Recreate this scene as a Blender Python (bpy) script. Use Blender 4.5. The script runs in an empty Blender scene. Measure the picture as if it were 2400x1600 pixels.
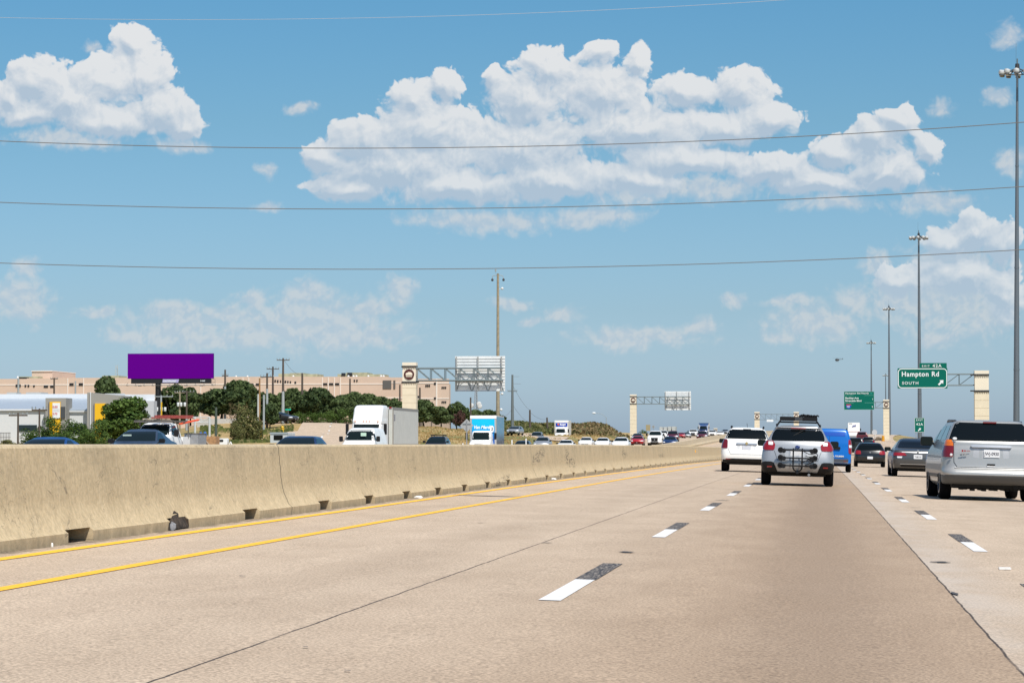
import bpy, bmesh, math, random
import numpy as np
from mathutils import Vector, Matrix

random.seed(7)
R = math.radians
SC = bpy.context.scene
COL = SC.collection

# ---------------------------------------------------------------- camera
CAM_H, YAW, PITCH, FPX = 1.093, 0.11429, 0.03853, 6250.0
cd = bpy.data.cameras.new("camera")
cd.sensor_width = 36.0
cd.lens = FPX / 2400.0 * 36.0
cd.clip_start = 0.3
cd.clip_end = 30000
cam = bpy.data.objects.new("camera", cd)
cam.location = (0, 0, CAM_H)
cam.rotation_euler = (math.pi / 2 + PITCH, 0, YAW)
COL.objects.link(cam)
SC.camera = cam


def ray(px, py):
    """direction (X, 1, Z) of a point of the 2400x1600 photograph, per metre of Y"""
    a = (px - 1200) / FPX
    b = -(py - 800) / FPX
    yd = math.cos(PITCH) - b * math.sin(PITCH)
    z = math.sin(PITCH) + b * math.cos(PITCH)
    X = a * math.cos(YAW) - yd * math.sin(YAW)
    Y = a * math.sin(YAW) + yd * math.cos(YAW)
    return X / Y, 1.0, z / Y


def atx(px, Y):
    return ray(px, 1041)[0] * Y


def atz(px, py, Y):
    return CAM_H + ray(px, py)[2] * Y


# ---------------------------------------------------------------- light
SUN_EL, SUN_AZ = R(56), R(150)          # azimuth clockwise from +Y
sd = Vector((math.sin(SUN_AZ) * math.cos(SUN_EL), math.cos(SUN_AZ) * math.cos(SUN_EL), math.sin(SUN_EL)))
sl = bpy.data.lights.new("sun", 'SUN')
sl.energy = 5.0
sl.angle = R(0.5)
sl.color = (1.0, 0.955, 0.88)
so = bpy.data.objects.new("sun", sl)
so.rotation_euler = sd.to_track_quat('Z', 'Y').to_euler()
so.location = (0, -20, 60)
COL.objects.link(so)
SC.view_settings.view_transform = 'Standard'
SC.view_settings.look = 'None'
SC.view_settings.gamma = 1.0
SC.view_settings.use_curve_mapping = False
SC.view_settings.exposure = 0.0

# ---------------------------------------------------------------- sky
BLOBS_MAIN = [
    (310, 105, 70, 62), (335, 175, 85, 80), (240, 190, 115, 72), (90, 195, 85, 70), (25, 235, 70, 60),
    (160, 240, 120, 80), (375, 262, 112, 62), (250, 288, 160, 42), (430, 292, 60, 40), (60, 275, 90, 40),
    (1045, 200, 62, 46), (960, 235, 70, 58), (1165, 185, 34, 36), (1285, 155, 80, 60), (1410, 130, 48, 42), (1500, 150, 42, 50),
    (1400, 220, 150, 90), (1230, 235, 100, 75), (1610, 220, 90, 58), (1740, 215, 88, 70), (1800, 280, 90, 55),
    (1000, 310, 150, 88), (850, 330, 110, 62), (760, 365, 62, 45), (930, 395, 215, 78), (1200, 350, 210, 90),
    (1500, 310, 230, 68), (1700, 300, 160, 45), (1300, 425, 230, 55), (1090, 440, 230, 50), (820, 440, 110, 40),
    (2110, 290, 58, 48), (2050, 325, 85, 50), (2175, 345, 52, 46), (1960, 355, 90, 48), (2080, 400, 120, 56),
    (1800, 395, 130, 44), (1900, 430, 160, 44), (1600, 375, 200, 46), (1500, 420, 120, 40),
    (2275, 540, 75, 66), (2210, 570, 60, 50), (2350, 570, 60, 60), (2110, 650, 85, 48), (2260, 650, 120, 60),
    (2355, 700, 70, 80)]
BLOBS_FAINT = [
    (65, 625, 42, 36), (45, 700, 62, 48), (80, 740, 50, 30), (720, 690, 78, 50), (590, 700, 66, 36), (760, 740, 140, 50),
    (935, 680, 62, 46), (870, 722, 90, 34), (400, 730, 95, 34), (300, 782, 62, 26), (640, 785, 160, 40), (850, 790, 170, 42),
    (500, 800, 150, 30), (710, 250, 56, 22), (205, 112, 30, 22), (620, 408, 34, 26), (620, 488, 46, 20), (1190, 705, 66, 20), (1320, 735, 64, 26),
    (1240, 747, 34, 15), (1640, 765, 54, 30), (1430, 790, 52, 25), (1560, 785, 66, 25), (1720, 700, 46, 25), (1850, 710, 80, 20),
    (1960, 760, 70, 46), (2000, 700, 60, 50), (1480, 780, 120, 24), (2200, 790, 90, 30), (240, 730, 60, 20), (540, 740, 90, 36), (2360, 85, 40, 45), (2330, 225, 46, 28), (2210, 250, 44, 28), (2380, 380, 45, 44), (2310, 750, 80, 45),
    (1820, 790, 56, 22), (1130, 515, 250, 36), (1400, 505, 150, 34), (1950, 480, 130, 30), (2060, 620, 60, 44), (2140, 700, 170, 70), (2250, 620, 150, 80), (1650, 440, 200, 36), (2180, 470, 120, 40),
    (1480, 450, 120, 40), (150, 330, 190, 30), (720, 760, 250, 90), (430, 770, 220, 60), (60, 710, 90, 80), (2250, 700, 220, 130), (1900, 760, 140, 60), (1500, 790, 220, 40), (420, 335, 90, 20)]


def make_world():
    w = bpy.data.worlds.new("World")
    SC.world = w
    w.use_nodes = True
    nt = w.node_tree
    nt.nodes.clear()
    N, L = nt.nodes, nt.links

    def mth(nn, ll, op, a, b=None, c=None, clamp=False):
        n = nn.new('ShaderNodeMath')
        n.operation = op
        n.use_clamp = clamp
        for i, v in enumerate((a, b, c)):
            if v is None:
                continue
            if isinstance(v, (int, float)):
                n.inputs[i].default_value = v
            else:
                ll.new(v, n.inputs[i])
        return n.outputs[0]

    # cloud field group: warped union of ellipses plus billows
    g = bpy.data.node_groups.new("cloud_field", 'ShaderNodeTree')
    g.interface.new_socket("P", in_out='INPUT', socket_type='NodeSocketVector')
    g.interface.new_socket("Main", in_out='OUTPUT', socket_type='NodeSocketFloat')
    g.interface.new_socket("Faint", in_out='OUTPUT', socket_type='NodeSocketFloat')
    g.interface.new_socket("Detail", in_out='OUTPUT', socket_type='NodeSocketFloat')
    gn, gl = g.nodes, g.links
    gi = gn.new('NodeGroupInput')
    go = gn.new('NodeGroupOutput')
    P0 = gi.outputs[0]

    def noise(scale, detail, rough, vec, off=0.0):
        n = gn.new('ShaderNodeTexNoise')
        n.noise_dimensions = '3D'
        n.inputs['Scale'].default_value = scale
        n.inputs['Detail'].default_value = detail
        n.inputs['Roughness'].default_value = rough
        gl.new(vec, n.inputs['Vector'])
        return n

    nw = noise(4.5, 3, 0.55, P0)
    sub = gn.new('ShaderNodeVectorMath'); sub.operation = 'SUBTRACT'
    gl.new(nw.outputs['Color'], sub.inputs[0]); sub.inputs[1].default_value = (.5, .5, .5)
    mul = gn.new('ShaderNodeVectorMath'); mul.operation = 'MULTIPLY'
    gl.new(sub.outputs[0], mul.inputs[0]); mul.inputs[1].default_value = (.14, .10, 0)
    add = gn.new('ShaderNodeVectorMath'); add.operation = 'ADD'
    gl.new(P0, add.inputs[0]); gl.new(mul.outputs[0], add.inputs[1])
    P = add.outputs[0]

    def union(blobs):
        cur = None
        for (px, py, rx, ry) in blobs:
            dx, _, dz = ray(px, py)
            az = math.atan(dx)
            el = math.atan(dz / math.hypot(dx, 1))
            c = (az * 10, el * 10)
            ir = (625.0 / rx, 625.0 / ry)
            ma = gn.new('ShaderNodeVectorMath'); ma.operation = 'MULTIPLY_ADD'
            gl.new(P, ma.inputs[0])
            ma.inputs[1].default_value = (ir[0], ir[1], 0)
            ma.inputs[2].default_value = (-c[0] * ir[0], -c[1] * ir[1], 0)
            dt = gn.new('ShaderNodeVectorMath'); dt.operation = 'LENGTH'
            gl.new(ma.outputs[0], dt.inputs[0])
            o = dt.outputs['Value']
            cur = o if cur is None else mth(gn, gl, 'SMOOTH_MIN', cur, o, 0.55)
        return mth(gn, gl, 'MULTIPLY', mth(gn, gl, 'SUBTRACT', 1.09, cur), 2.1)

    n1 = noise(13.0, 7, 0.66, P)
    vo = gn.new('ShaderNodeTexVoronoi')
    vo.feature = 'F1'
    vo.inputs['Scale'].default_value = 17.0
    vo.inputs['Detail'].default_value = 2.0
    vo.inputs['Roughness'].default_value = 0.6
    gl.new(P, vo.inputs['Vector'])
    bil = mth(gn, gl, 'MULTIPLY', mth(gn, gl, 'SUBTRACT', 0.42, vo.outputs['Distance']), 0.62)
    fb = mth(gn, gl, 'MULTIPLY', mth(gn, gl, 'SUBTRACT', n1.outputs['Fac'], 0.5), 1.35)
    nz = mth(gn, gl, 'ADD', bil, fb)
    gl.new(union(BLOBS_MAIN), go.inputs[0]); gl.new(nz, go.inputs[2])
    gl.new(union(BLOBS_FAINT), go.inputs[1])

    tc = N.new('ShaderNodeTexCoord')
    sep = N.new('ShaderNodeSeparateXYZ')
    L.new(tc.outputs['Generated'], sep.inputs[0])
    az = mth(N, L, 'MULTIPLY', mth(N, L, 'ARCTAN2', sep.outputs[0], sep.outputs[1]), 10.0)
    el = mth(N, L, 'MULTIPLY', mth(N, L, 'ARCSINE', sep.outputs[2]), 10.0)
    cb = N.new('ShaderNodeCombineXYZ')
    L.new(az, cb.inputs[0]); L.new(el, cb.inputs[1])
    g1 = N.new('ShaderNodeGroup'); g1.node_tree = g
    L.new(cb.outputs[0], g1.inputs[0])
    of = N.new('ShaderNodeVectorMath'); of.operation = 'ADD'
    L.new(cb.outputs[0], of.inputs[0]); of.inputs[1].default_value = (.012, .026, 0)
    g2 = N.new('ShaderNodeGroup'); g2.node_tree = g
    L.new(of.outputs[0], g2.inputs[0])

    def mr(v, a, b, c, d, smooth=False):
        n = N.new('ShaderNodeMapRange')
        if smooth:
            n.interpolation_type = 'SMOOTHSTEP'
        for i, x in enumerate((v, a, b, c, d)):
            if isinstance(x, (int, float)):
                n.inputs[i].default_value = x
            else:
                L.new(x, n.inputs[i])
        return n.outputs[0]

    D1 = mth(N, L, 'ADD', g1.outputs[0], g1.outputs[2])
    gu = mth(N, L, 'SUBTRACT', g1.outputs[0], g2.outputs[0])
    gz = mth(N, L, 'SUBTRACT', g1.outputs[2], g2.outputs[2])
    wid = mr(gu, -.16, .04, .75, .26)
    a_main = mr(D1, 0.0, wid, 0.0, 1.0, True)
    Df = mth(N, L, 'ADD', g1.outputs[1], mth(N, L, 'MULTIPLY', g1.outputs[2], 1.3))
    a_f = mth(N, L, 'MULTIPLY', mr(Df, -.3, 1.3, 0.0, 1.0, True), 0.80)
    # sun from above right: tops and right flanks of the billows catch it
    br = mth(N, L, 'ADD', mth(N, L, 'MULTIPLY', gu, 0.85), mth(N, L, 'MULTIPLY', gz, 0.62))
    edge = mr(D1, .0, 1.2, .12, -.04)
    low = mr(el, .92, 1.38, -.20, .06)
    nb = N.new('ShaderNodeTexNoise'); nb.inputs['Scale'].default_value = 3.2; nb.inputs['Detail'].default_value = 4; nb.inputs['Roughness'].default_value = .6
    L.new(cb.outputs[0], nb.inputs['Vector'])
    patch = mth(N, L, 'MULTIPLY', mth(N, L, 'SUBTRACT', nb.outputs['Fac'], .5), .9)
    tot = mth(N, L, 'ADD', mth(N, L, 'ADD', br, edge), mth(N, L, 'ADD', low, patch))
    bright = mr(tot, -.42, .36, 0.0, 1.0)
    brf = mr(gz, -.2, .2, .3, 1.0)

    def mixc(f, a, b):
        n = N.new('ShaderNodeMix'); n.data_type = 'RGBA'
        if isinstance(f, (int, float)):
            n.inputs[0].default_value = f
        else:
            L.new(f, n.inputs[0])
        for i, v in ((6, a), (7, b)):
            if isinstance(v, tuple):
                n.inputs[i].default_value = (*v, 1)
            else:
                L.new(v, n.inputs[i])
        return n.outputs[2]

    sky = N.new('ShaderNodeTexSky')
    sky.sky_type = 'NISHITA'
    sky.sun_disc = False
    sky.sun_elevation = SUN_EL
    sky.sun_rotation = SUN_AZ
    sky.altitude = 150
    sky.air_density = 1.0
    sky.dust_density = SKY_DUST
    sky.ozone_density = 1.3
    tint = N.new('ShaderNodeValToRGB')
    tint.color_ramp.elements[0].position = 0.0
    tint.color_ramp.elements[0].color = (*SKY_T[0], 1)
    tint.color_ramp.elements[1].position = 1.0
    tint.color_ramp.elements[1].color = (*SKY_T[5], 1)
    for pos, c_ in zip((.10, .24, .33, .5), SKY_T[1:5]):
        e = tint.color_ramp.elements.new(pos)
        e.color = (*c_, 1)
    L.new(mr(el, 0.0, 5.0, 0.0, 1.0), tint.inputs[0])
    mu = N.new('ShaderNodeMix'); mu.data_type = 'RGBA'; mu.blend_type = 'MULTIPLY'
    mu.inputs[0].default_value = 1.0
    L.new(sky.outputs[0], mu.inputs[6]); L.new(tint.outputs[0], mu.inputs[7])
    base = mu.outputs[2]
    c_lit, c_sh = CL_LIT, CL_SH
    cm = mixc(bright, c_sh, c_lit)
    cf = mixc(brf, c_sh, tuple(0.86 * v for v in c_lit))
    s1 = mixc(a_f, base, cf)
    s2 = mixc(a_main, s1, cm)
    # air between: low clouds fade towards the sky's own colour near the horizon
    hz = mr(el, 0.1, 1.5, 0.34, 0.03)
    s3 = mixc(hz, s2, base)
    bg = N.new('ShaderNodeBackground')
    bg.inputs['Strength'].default_value = 0.12
    out = N.new('ShaderNodeOutputWorld')
    L.new(s3, bg.inputs[0])
    L.new(bg.outputs[0], out.inputs[0])
    w.cycles.sampling_method = 'MANUAL'
    w.cycles.sample_map_resolution = 512


SKY_DUST = 1.0
SKY_T = [(.71, .92, 1.40), (.55, .735, .98), (.45, .70, .83), (.385, .70, .85), (.42, .72, .87), (.8, .92, 1.0)]
CL_LIT = (6.5, 6.6, 6.7)
CL_SH = (3.8, 4.6, 5.5)
make_world()


# ---------------------------------------------------------------- materials
MATS = {}


def mat(name, col, rough=.6, metal=0.0, coat=0.0, var=0.0, vscale=3.0, spec=.5, bump=0.0, bscale=40.0, emit=None, detail=5, trans=0.0):
    if name in MATS:
        return MATS[name]
    m = bpy.data.materials.new(name)
    m.use_nodes = True
    nt = m.node_tree
    b = nt.nodes['Principled BSDF']
    b.inputs['Base Color'].default_value = (*col, 1)
    b.inputs['Roughness'].default_value = rough
    b.inputs['Metallic'].default_value = metal
    b.inputs['Specular IOR Level'].default_value = spec
    if coat:
        b.inputs['Coat Weight'].default_value = coat
        b.inputs['Coat Roughness'].default_value = .04
    tc = nt.nodes.new('ShaderNodeTexCoord')
    if var:
        n = nt.nodes.new('ShaderNodeTexNoise')
        n.inputs['Scale'].default_value = vscale
        n.inputs['Detail'].default_value = detail
        n.inputs['Roughness'].default_value = .6
        nt.links.new(tc.outputs['Object'], n.inputs['Vector'])
        mx = nt.nodes.new('ShaderNodeValToRGB')
        mx.color_ramp.elements[0].position = .3
        mx.color_ramp.elements[1].position = .7
        mx.color_ramp.elements[0].color = (*[max(0, c * (1 - var)) for c in col], 1)
        mx.color_ramp.elements[1].color = (*[min(1, c * (1 + var)) for c in col], 1)
        nt.links.new(n.outputs['Fac'], mx.inputs[0])
        nt.links.new(mx.outputs[0], b.inputs['Base Color'])
    if bump:
        n = nt.nodes.new('ShaderNodeTexNoise')
        n.inputs['Scale'].default_value = bscale
        n.inputs['Detail'].default_value = 4
        nt.links.new(tc.outputs['Object'], n.inputs['Vector'])
        bp = nt.nodes.new('ShaderNodeBump')
        bp.inputs['Strength'].default_value = bump
        bp.inputs['Distance'].default_value = .02
        nt.links.new(n.outputs['Fac'], bp.inputs['Height'])
        nt.links.new(bp.outputs[0], b.inputs['Normal'])
    if emit:
        b.inputs['Emission Color'].default_value = (*emit[0], 1)
        b.inputs['Emission Strength'].default_value = emit[1]
    if trans:
        b.inputs['Transmission Weight'].default_value = trans
    MATS[name] = m
    return m


class NB:
    """tiny helper for writing node expressions in a material"""
    def __init__(s, m):
        s.m = m; s.nt = m.node_tree; s.N = s.nt.nodes; s.L = s.nt.links

    def put(s, sock, v):
        if isinstance(v, (int, float)):
            sock.default_value = v
        elif isinstance(v, tuple):
            sock.default_value = (*v, 1) if len(sock.default_value) == 4 else v
        else:
            s.L.new(v, sock)

    def math(s, op, a, b=None, c=None, clamp=False):
        n = s.N.new('ShaderNodeMath'); n.operation = op; n.use_clamp = clamp
        for i, v in enumerate((a, b, c)):
            if v is not None:
                s.put(n.inputs[i], v)
        return n.outputs[0]

    def noise(s, vec, scale, detail=4, rough=.55, dist=0):
        n = s.N.new('ShaderNodeTexNoise')
        s.L.new(vec, n.inputs['Vector'])
        n.inputs['Scale'].default_value = scale
        n.inputs['Detail'].default_value = detail
        n.inputs['Roughness'].default_value = rough
        n.inputs['Distortion'].default_value = dist
        return n.outputs['Fac']

    def mr(s, v, a, b, c=0.0, d=1.0, smooth=True):
        n = s.N.new('ShaderNodeMapRange')
        if smooth:
            n.interpolation_type = 'SMOOTHSTEP'
        for i, x in enumerate((v, a, b, c, d)):
            s.put(n.inputs[i], x)
        return n.outputs[0]

    def mix(s, f, a, b, mode='MIX'):
        n = s.N.new('ShaderNodeMix'); n.data_type = 'RGBA'; n.blend_type = mode
        s.put(n.inputs[0], f); s.put(n.inputs[6], a); s.put(n.inputs[7], b)
        return n.outputs[2]

    def scale(s, vec, v):
        n = s.N.new('ShaderNodeVectorMath'); n.operation = 'MULTIPLY'
        s.L.new(vec, n.inputs[0]); n.inputs[1].default_value = v
        return n.outputs[0]

    def bump(s, h, strength=.3, dist=.02):
        n = s.N.new('ShaderNodeBump')
        n.inputs['Strength'].default_value = strength
        n.inputs['Distance'].default_value = dist
        s.L.new(h, n.inputs['Height'])
        return n.outputs[0]


# ---------------------------------------------------------------- mesh helpers
class MB:
    def __init__(s):
        s.v = []; s.f = []

    def add(s, vs, fs):
        o = len(s.v)
        s.v += [tuple(p) for p in vs]
        s.f += [tuple(i + o for i in f) for f in fs]
        return s

    def box(s, x0, x1, y0, y1, z0, z1):
        return s.add([(x0, y0, z0), (x1, y0, z0), (x1, y1, z0), (x0, y1, z0), (x0, y0, z1), (x1, y0, z1), (x1, y1, z1), (x0, y1, z1)],
                     [(0, 3, 2, 1), (4, 5, 6, 7), (0, 1, 5, 4), (1, 2, 6, 5), (2, 3, 7, 6), (3, 0, 4, 7)])

    def tube(s, a, b, r0, r1=None, n=8, caps=True):
        r1 = r0 if r1 is None else r1
        a = Vector(a); b = Vector(b)
        d = (b - a).normalized()
        u = d.orthogonal().normalized(); w = d.cross(u)
        vs = []
        for c, r in ((a, r0), (b, r1)):
            for i in range(n):
                t = 2 * math.pi * i / n
                vs.append(c + r * (math.cos(t) * u + math.sin(t) * w))
        fs = [(i, (i + 1) % n, n + (i + 1) % n, n + i) for i in range(n)]
        if caps:
            fs += [tuple(range(n - 1, -1, -1)), tuple(range(n, 2 * n))]
        return s.add(vs, fs)

    def path(s, pts, r, n=6):
        for a, b in zip(pts[:-1], pts[1:]):
            s.tube(a, b, r, r, n)
        return s

    def lathe(s, axis, c, prof, n=24):
        """axis 'x','y','z'; prof list of (r, h) along the axis"""
        vs = []
        for (r, h) in prof:
            for i in range(n):
                t = 2 * math.pi * i / n
                a, b = r * math.cos(t), r * math.sin(t)
                p = {'x': (h, a, b), 'y': (a, h, b), 'z': (a, b, h)}[axis]
                vs.append((c[0] + p[0], c[1] + p[1], c[2] + p[2]))
        fs = []
        for k in range(len(prof) - 1):
            for i in range(n):
                j = (i + 1) % n
                fs.append((k * n + i, k * n + j, (k + 1) * n + j, (k + 1) * n + i))
        fs.append(tuple(range(n - 1, -1, -1)))
        fs.append(tuple((len(prof) - 1) * n + i for i in range(n)))
        return s.add(vs, fs)

    def prism(s, poly, y0, y1, plane='xz'):
        n = len(poly)
        if plane == 'xz':
            vs = [(x, y0, z) for x, z in poly] + [(x, y1, z) for x, z in poly]
        elif plane == 'yz':
            vs = [(y0, x, z) for x, z in poly] + [(y1, x, z) for x, z in poly]
        else:
            vs = [(x, z, y0) for x, z in poly] + [(x, z, y1) for x, z in poly]
        fs = [tuple(range(n)), tuple(range(2 * n - 1, n - 1, -1))] + [(i, n + i, n + (i + 1) % n, (i + 1) % n) for i in range(n)]
        return s.add(vs, fs)

    def rbox(s, x0, x1, y0, y1, z0, z1, r=.05):
        """box with rounded corners seen from the front (xz), bevelled"""
        r = min(r, (x1 - x0) / 2.01, (z1 - z0) / 2.01)
        poly = []
        for cx, cz, a0 in ((x1 - r, z1 - r, 0), (x0 + r, z1 - r, 90), (x0 + r, z0 + r, 180), (x1 - r, z0 + r, 270)):
            for k in range(5):
                a = R(a0 + k * 22.5)
                poly.append((cx + r * math.cos(a), cz + r * math.sin(a)))
        return s.prism(poly, y0, y1)

    def build(s, name, m, parent=None, smooth=False, loc=None, sharp=40, recalc=True):
        me = bpy.data.meshes.new(name)
        me.from_pydata(s.v, [], s.f)
        if recalc:
            bm = bmesh.new(); bm.from_mesh(me)
            bmesh.ops.recalc_face_normals(bm, faces=bm.faces)
            bm.to_mesh(me); bm.free()
        me.materials.append(m)
        if smooth:
            me.polygons.foreach_set('use_smooth', [True] * len(me.polygons))
            me.set_sharp_from_angle(angle=R(sharp))
        me.update()
        o = bpy.data.objects.new(name, me)
        COL.objects.link(o)
        if parent is not None:
            o.parent = parent
        if loc is not None:
            o.location = loc
        return o


def tag(o, label=None, cat=None, group=None, kind=None):
    if label: o['label'] = label
    if cat: o['category'] = cat
    if group: o['group'] = group
    if kind: o['kind'] = kind
    return o


def empty(name, loc, label, cat, group=None, rz=0.0):
    o = bpy.data.objects.new(name, None)
    o.empty_display_size = .3
    o.location = loc
    o.rotation_euler = (0, 0, rz)
    COL.objects.link(o)
    return tag(o, label, cat, group)


def struct(name, mb, m, parent=None, smooth=True):
    o = mb.build(name, m, parent, smooth, sharp=30)
    if parent is None:
        o['kind'] = 'structure'
    return o


def kids(o):
    return [c for c in bpy.data.objects if c.parent == o]


def dup(root, loc, rz, label, group=None, scale=None, paint=None):
    """copy of a thing with its parts and sub-parts"""
    def cp(o, par):
        c = o.copy()
        COL.objects.link(c)
        if par is not None:
            c.parent = par
        for k in kids(o):
            cp(k, c)
        if paint is not None and o.get('painted'):
            c.material_slots[0].link = 'OBJECT'
            c.material_slots[0].material = paint
        return c
    r = cp(root, None)
    r.location = loc
    r.rotation_euler = (0, 0, rz)
    r['label'] = label
    if group: r['group'] = group
    if scale: r.scale = scale
    return r


def text(name, body, size, m, parent, loc, rot=(math.pi / 2, 0, 0), ax='LEFT', depth=.008, shear=0.0, bold=0.0, space=1.0, sx=1.0):
    c = bpy.data.curves.new(name, 'FONT')
    c.body = body
    c.size = size
    c.align_x = ax
    c.extrude = depth
    c.offset = bold
    c.shear = shear
    c.space_character = space
    c.resolution_u = 3
    t = bpy.data.objects.new(name + '_tmp', c)
    COL.objects.link(t)
    dg = bpy.context.evaluated_depsgraph_get()
    me = bpy.data.meshes.new_from_object(t.evaluated_get(dg))
    bpy.data.objects.remove(t)
    bpy.data.curves.remove(c)
    me.name = name
    me.materials.clear()
    me.materials.append(m)
    o = bpy.data.objects.new(name, me)
    o.location = loc
    o.rotation_euler = rot
    o.scale = (sx, 1, 1)
    COL.objects.link(o)
    if parent is not None:
        o.parent = parent
    return o


def grid_mesh(name, m, Z):
    pass
# ================================================================ SETTING
S = 0.02831
_ZK = np.array([(-200, 0), (60, 0), (130, -.07), (200, -.2), (240, -.18), (300, .12), (350, .52), (400, .97), (500, 1.85), (625, 2.9),
                (750, 3.9), (850, 4.4), (950, 4.3), (1100, 3.0), (1500, -4)], float)


def zp(Y):
    Y = np.asarray(Y, float)
    xs, ys = _ZK[:, 0], _ZK[:, 1]
    d = np.diff(ys) / np.diff(xs)
    m = np.zeros(len(xs)); m[0] = d[0]; m[-1] = d[-1]
    for i in range(1, len(xs) - 1):
        m[i] = 0 if d[i - 1] * d[i] <= 0 else 2 * d[i - 1] * d[i] / (d[i - 1] + d[i])
    k = np.clip(np.searchsorted(xs, Y) - 1, 0, len(xs) - 2)
    h = xs[k + 1] - xs[k]; t = np.clip((Y - xs[k]) / h, 0, 1)
    return ((2 * t**3 - 3 * t**2 + 1) * ys[k] + (t**3 - 2 * t**2 + t) * h * m[k] + (-2 * t**3 + 3 * t**2) * ys[k + 1] + (t**3 - t**2) * h * m[k + 1])


def shift(Y):
    Y = np.asarray(Y, float)
    a = np.clip(Y - 350, 0, 450)
    return 5e-5 * a * a + np.clip(Y - 800, 0, None) * .045


def zx(u):
    """cross fall; u = sideways distance from our own line of travel"""
    u = np.asarray(u, float)
    r = np.where(u > -6.9, -S * u, 0.195 + 0.007 * (u + 6.9))
    return np.where(u > 13.5, -S * 13.5 - .17 * (u - 13.5), r)


def zroad(X, Y):
    return float(zp(Y) + zx(X - shift(Y)))


# terrain left of the far carriageway: (photo x, distance, height)
_T = [(atx(px, Y), Y, z) for px, Y, z in [
    (0, 90, .3), (0, 160, .6), (0, 300, 1.2), (0, 500, 3.5), (0, 800, 5), (-900, 300, 1.5), (-900, 600, 4),
    (300, 200, .8), (300, 300, 1.3), (300, 400, 2.5), (300, 600, 4.5), (500, 180, .6), (520, 230, 1.2), (540, 300, 2.6), (540, 380, 4.2), (540, 520, 4.5),
    (620, 230, 1.2), (640, 300, 2.4), (690, 380, 4.0), (690, 450, 4.4),
    (760, 235, .9), (760, 300, 2.1), (770, 400, 4.1), (780, 470, 4.3), (860, 240, .9), (860, 320, 2.2), (860, 400, 4.0), (870, 480, 4.3),
    (960, 280, 1.2), (980, 340, 2.5), (1000, 420, 3.7), (1000, 520, 4.0), (1080, 340, 1.6), (1100, 430, 3.2), (1100, 540, 4.0),
    (1200, 370, 1.7), (1210, 410, 2.3), (1220, 450, 2.9), (1200, 520, 4.7), (1200, 620, 5.0),
    (1300, 430, 1.9), (1300, 470, 2.7), (1300, 540, 4.4), (1300, 700, 4.6), (1400, 460, 2.0), (1400, 500, 2.7), (1400, 560, 4.3), (1400, 700, 4.2),
    (1475, 540, 2.4), (1475, 600, 3.0), (1500, 800, 3.6), (1600, 1200, .0), (1200, 1200, 1), (800, 1200, 2), (0, 1200, 3)]]
_TA = np.array(_T)


def terr(X, Y):
    X = np.asarray(X, float); Y = np.asarray(Y, float)
    u = X - shift(Y)
    base = zp(Y) + zx(np.clip(u, -38.5, 60)) - .07
    q = X / np.maximum(Y, 40)
    tq = _TA[:, 0] / _TA[:, 1]
    num = np.zeros(np.broadcast(X, Y).shape); den = num + 1e-9
    for i in range(len(_TA)):
        d2 = ((q - tq[i]) / .012)**2 + ((Y - _TA[i, 1]) / 45)**2 + .05
        wgt = 1 / d2**2
        num = num + wgt * _TA[i, 2]; den = den + wgt
    left = num / den
    f = np.clip((-38.5 - u) / 5.0, 0, 1)
    f = f * f * (3 - 2 * f)
    z = base * (1 - f) + left * f
    far = np.clip((Y - 1100) / 350, 0, 1)
    return z * (1 - far) + (-4) * far


def terrz(X, Y):
    return float(terr(np.array([X]), np.array([Y]))[0])


def sheet(xs, ys, zf, sh=True):
    """grid sheet; xs sideways offsets, ys distances"""
    X, Y = np.meshgrid(np.asarray(xs, float), np.asarray(ys, float))
    XX = X + (shift(Y) if sh else 0)
    Z = zf(XX, Y)
    mb = MB()
    mb.v = list(zip(XX.ravel().tolist(), Y.ravel().tolist(), Z.ravel().tolist()))
    n = len(xs)
    for j in range(len(ys) - 1):
        for i in range(n - 1):
            a = j * n + i
            mb.f.append((a, a + 1, a + n + 1, a + n))
    return mb


def road_z(off=0.0):
    return lambda X, Y: zp(Y) + zx(X - shift(Y)) + off


# ---- ground material: dry grass, dirt, green patches
def ground_mat():
    m = mat('dry_grass_ground', (.3, .22, .1), rough=.95)
    b = NB(m); P = b.N['Principled BSDF']
    tc = b.N.new('ShaderNodeTexCoord').outputs['Object']
    n1 = b.noise(tc, .035, 5, .6)
    n2 = b.noise(tc, .9, 6, .7)
    n3 = b.noise(tc, .16, 4, .6)
    c = b.mix(b.mr(n2, .3, .7), (.28, .185, .065), (.47, .33, .14))
    c = b.mix(b.mr(n1, .46, .62), c, (.15, .155, .045))
    c = b.mix(b.math('MULTIPLY', b.mr(n3, .55, .7), .6), c, (.2, .19, .07))
    b.L.new(c, P.inputs['Base Color'])
    b.L.new(b.bump(n2, .6, .15), P.inputs['Normal'])
    return m


ys = list(np.arange(-60, 240, 12.)) + list(np.arange(240, 640, 5.)) + list(np.arange(640, 1500, 20.))
xs = list(np.arange(-420, -130, 14.)) + list(np.arange(-130, -36, 2.)) + list(np.arange(-36, 8, 4.)) + list(np.arange(8, 60, 2.)) + list(np.arange(60, 420, 20.))
struct('ground', sheet(xs, ys, terr, sh=False), ground_mat())
far = MB().add([(-15000, -15000, -4.5), (15000, -15000, -4.5), (15000, 20000, -4.5), (-15000, 20000, -4.5)], [(0, 1, 2, 3)])
struct('far_plain', far, mat('far_plain', (.17, .17, .1), rough=1, var=.3, vscale=.002))


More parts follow.
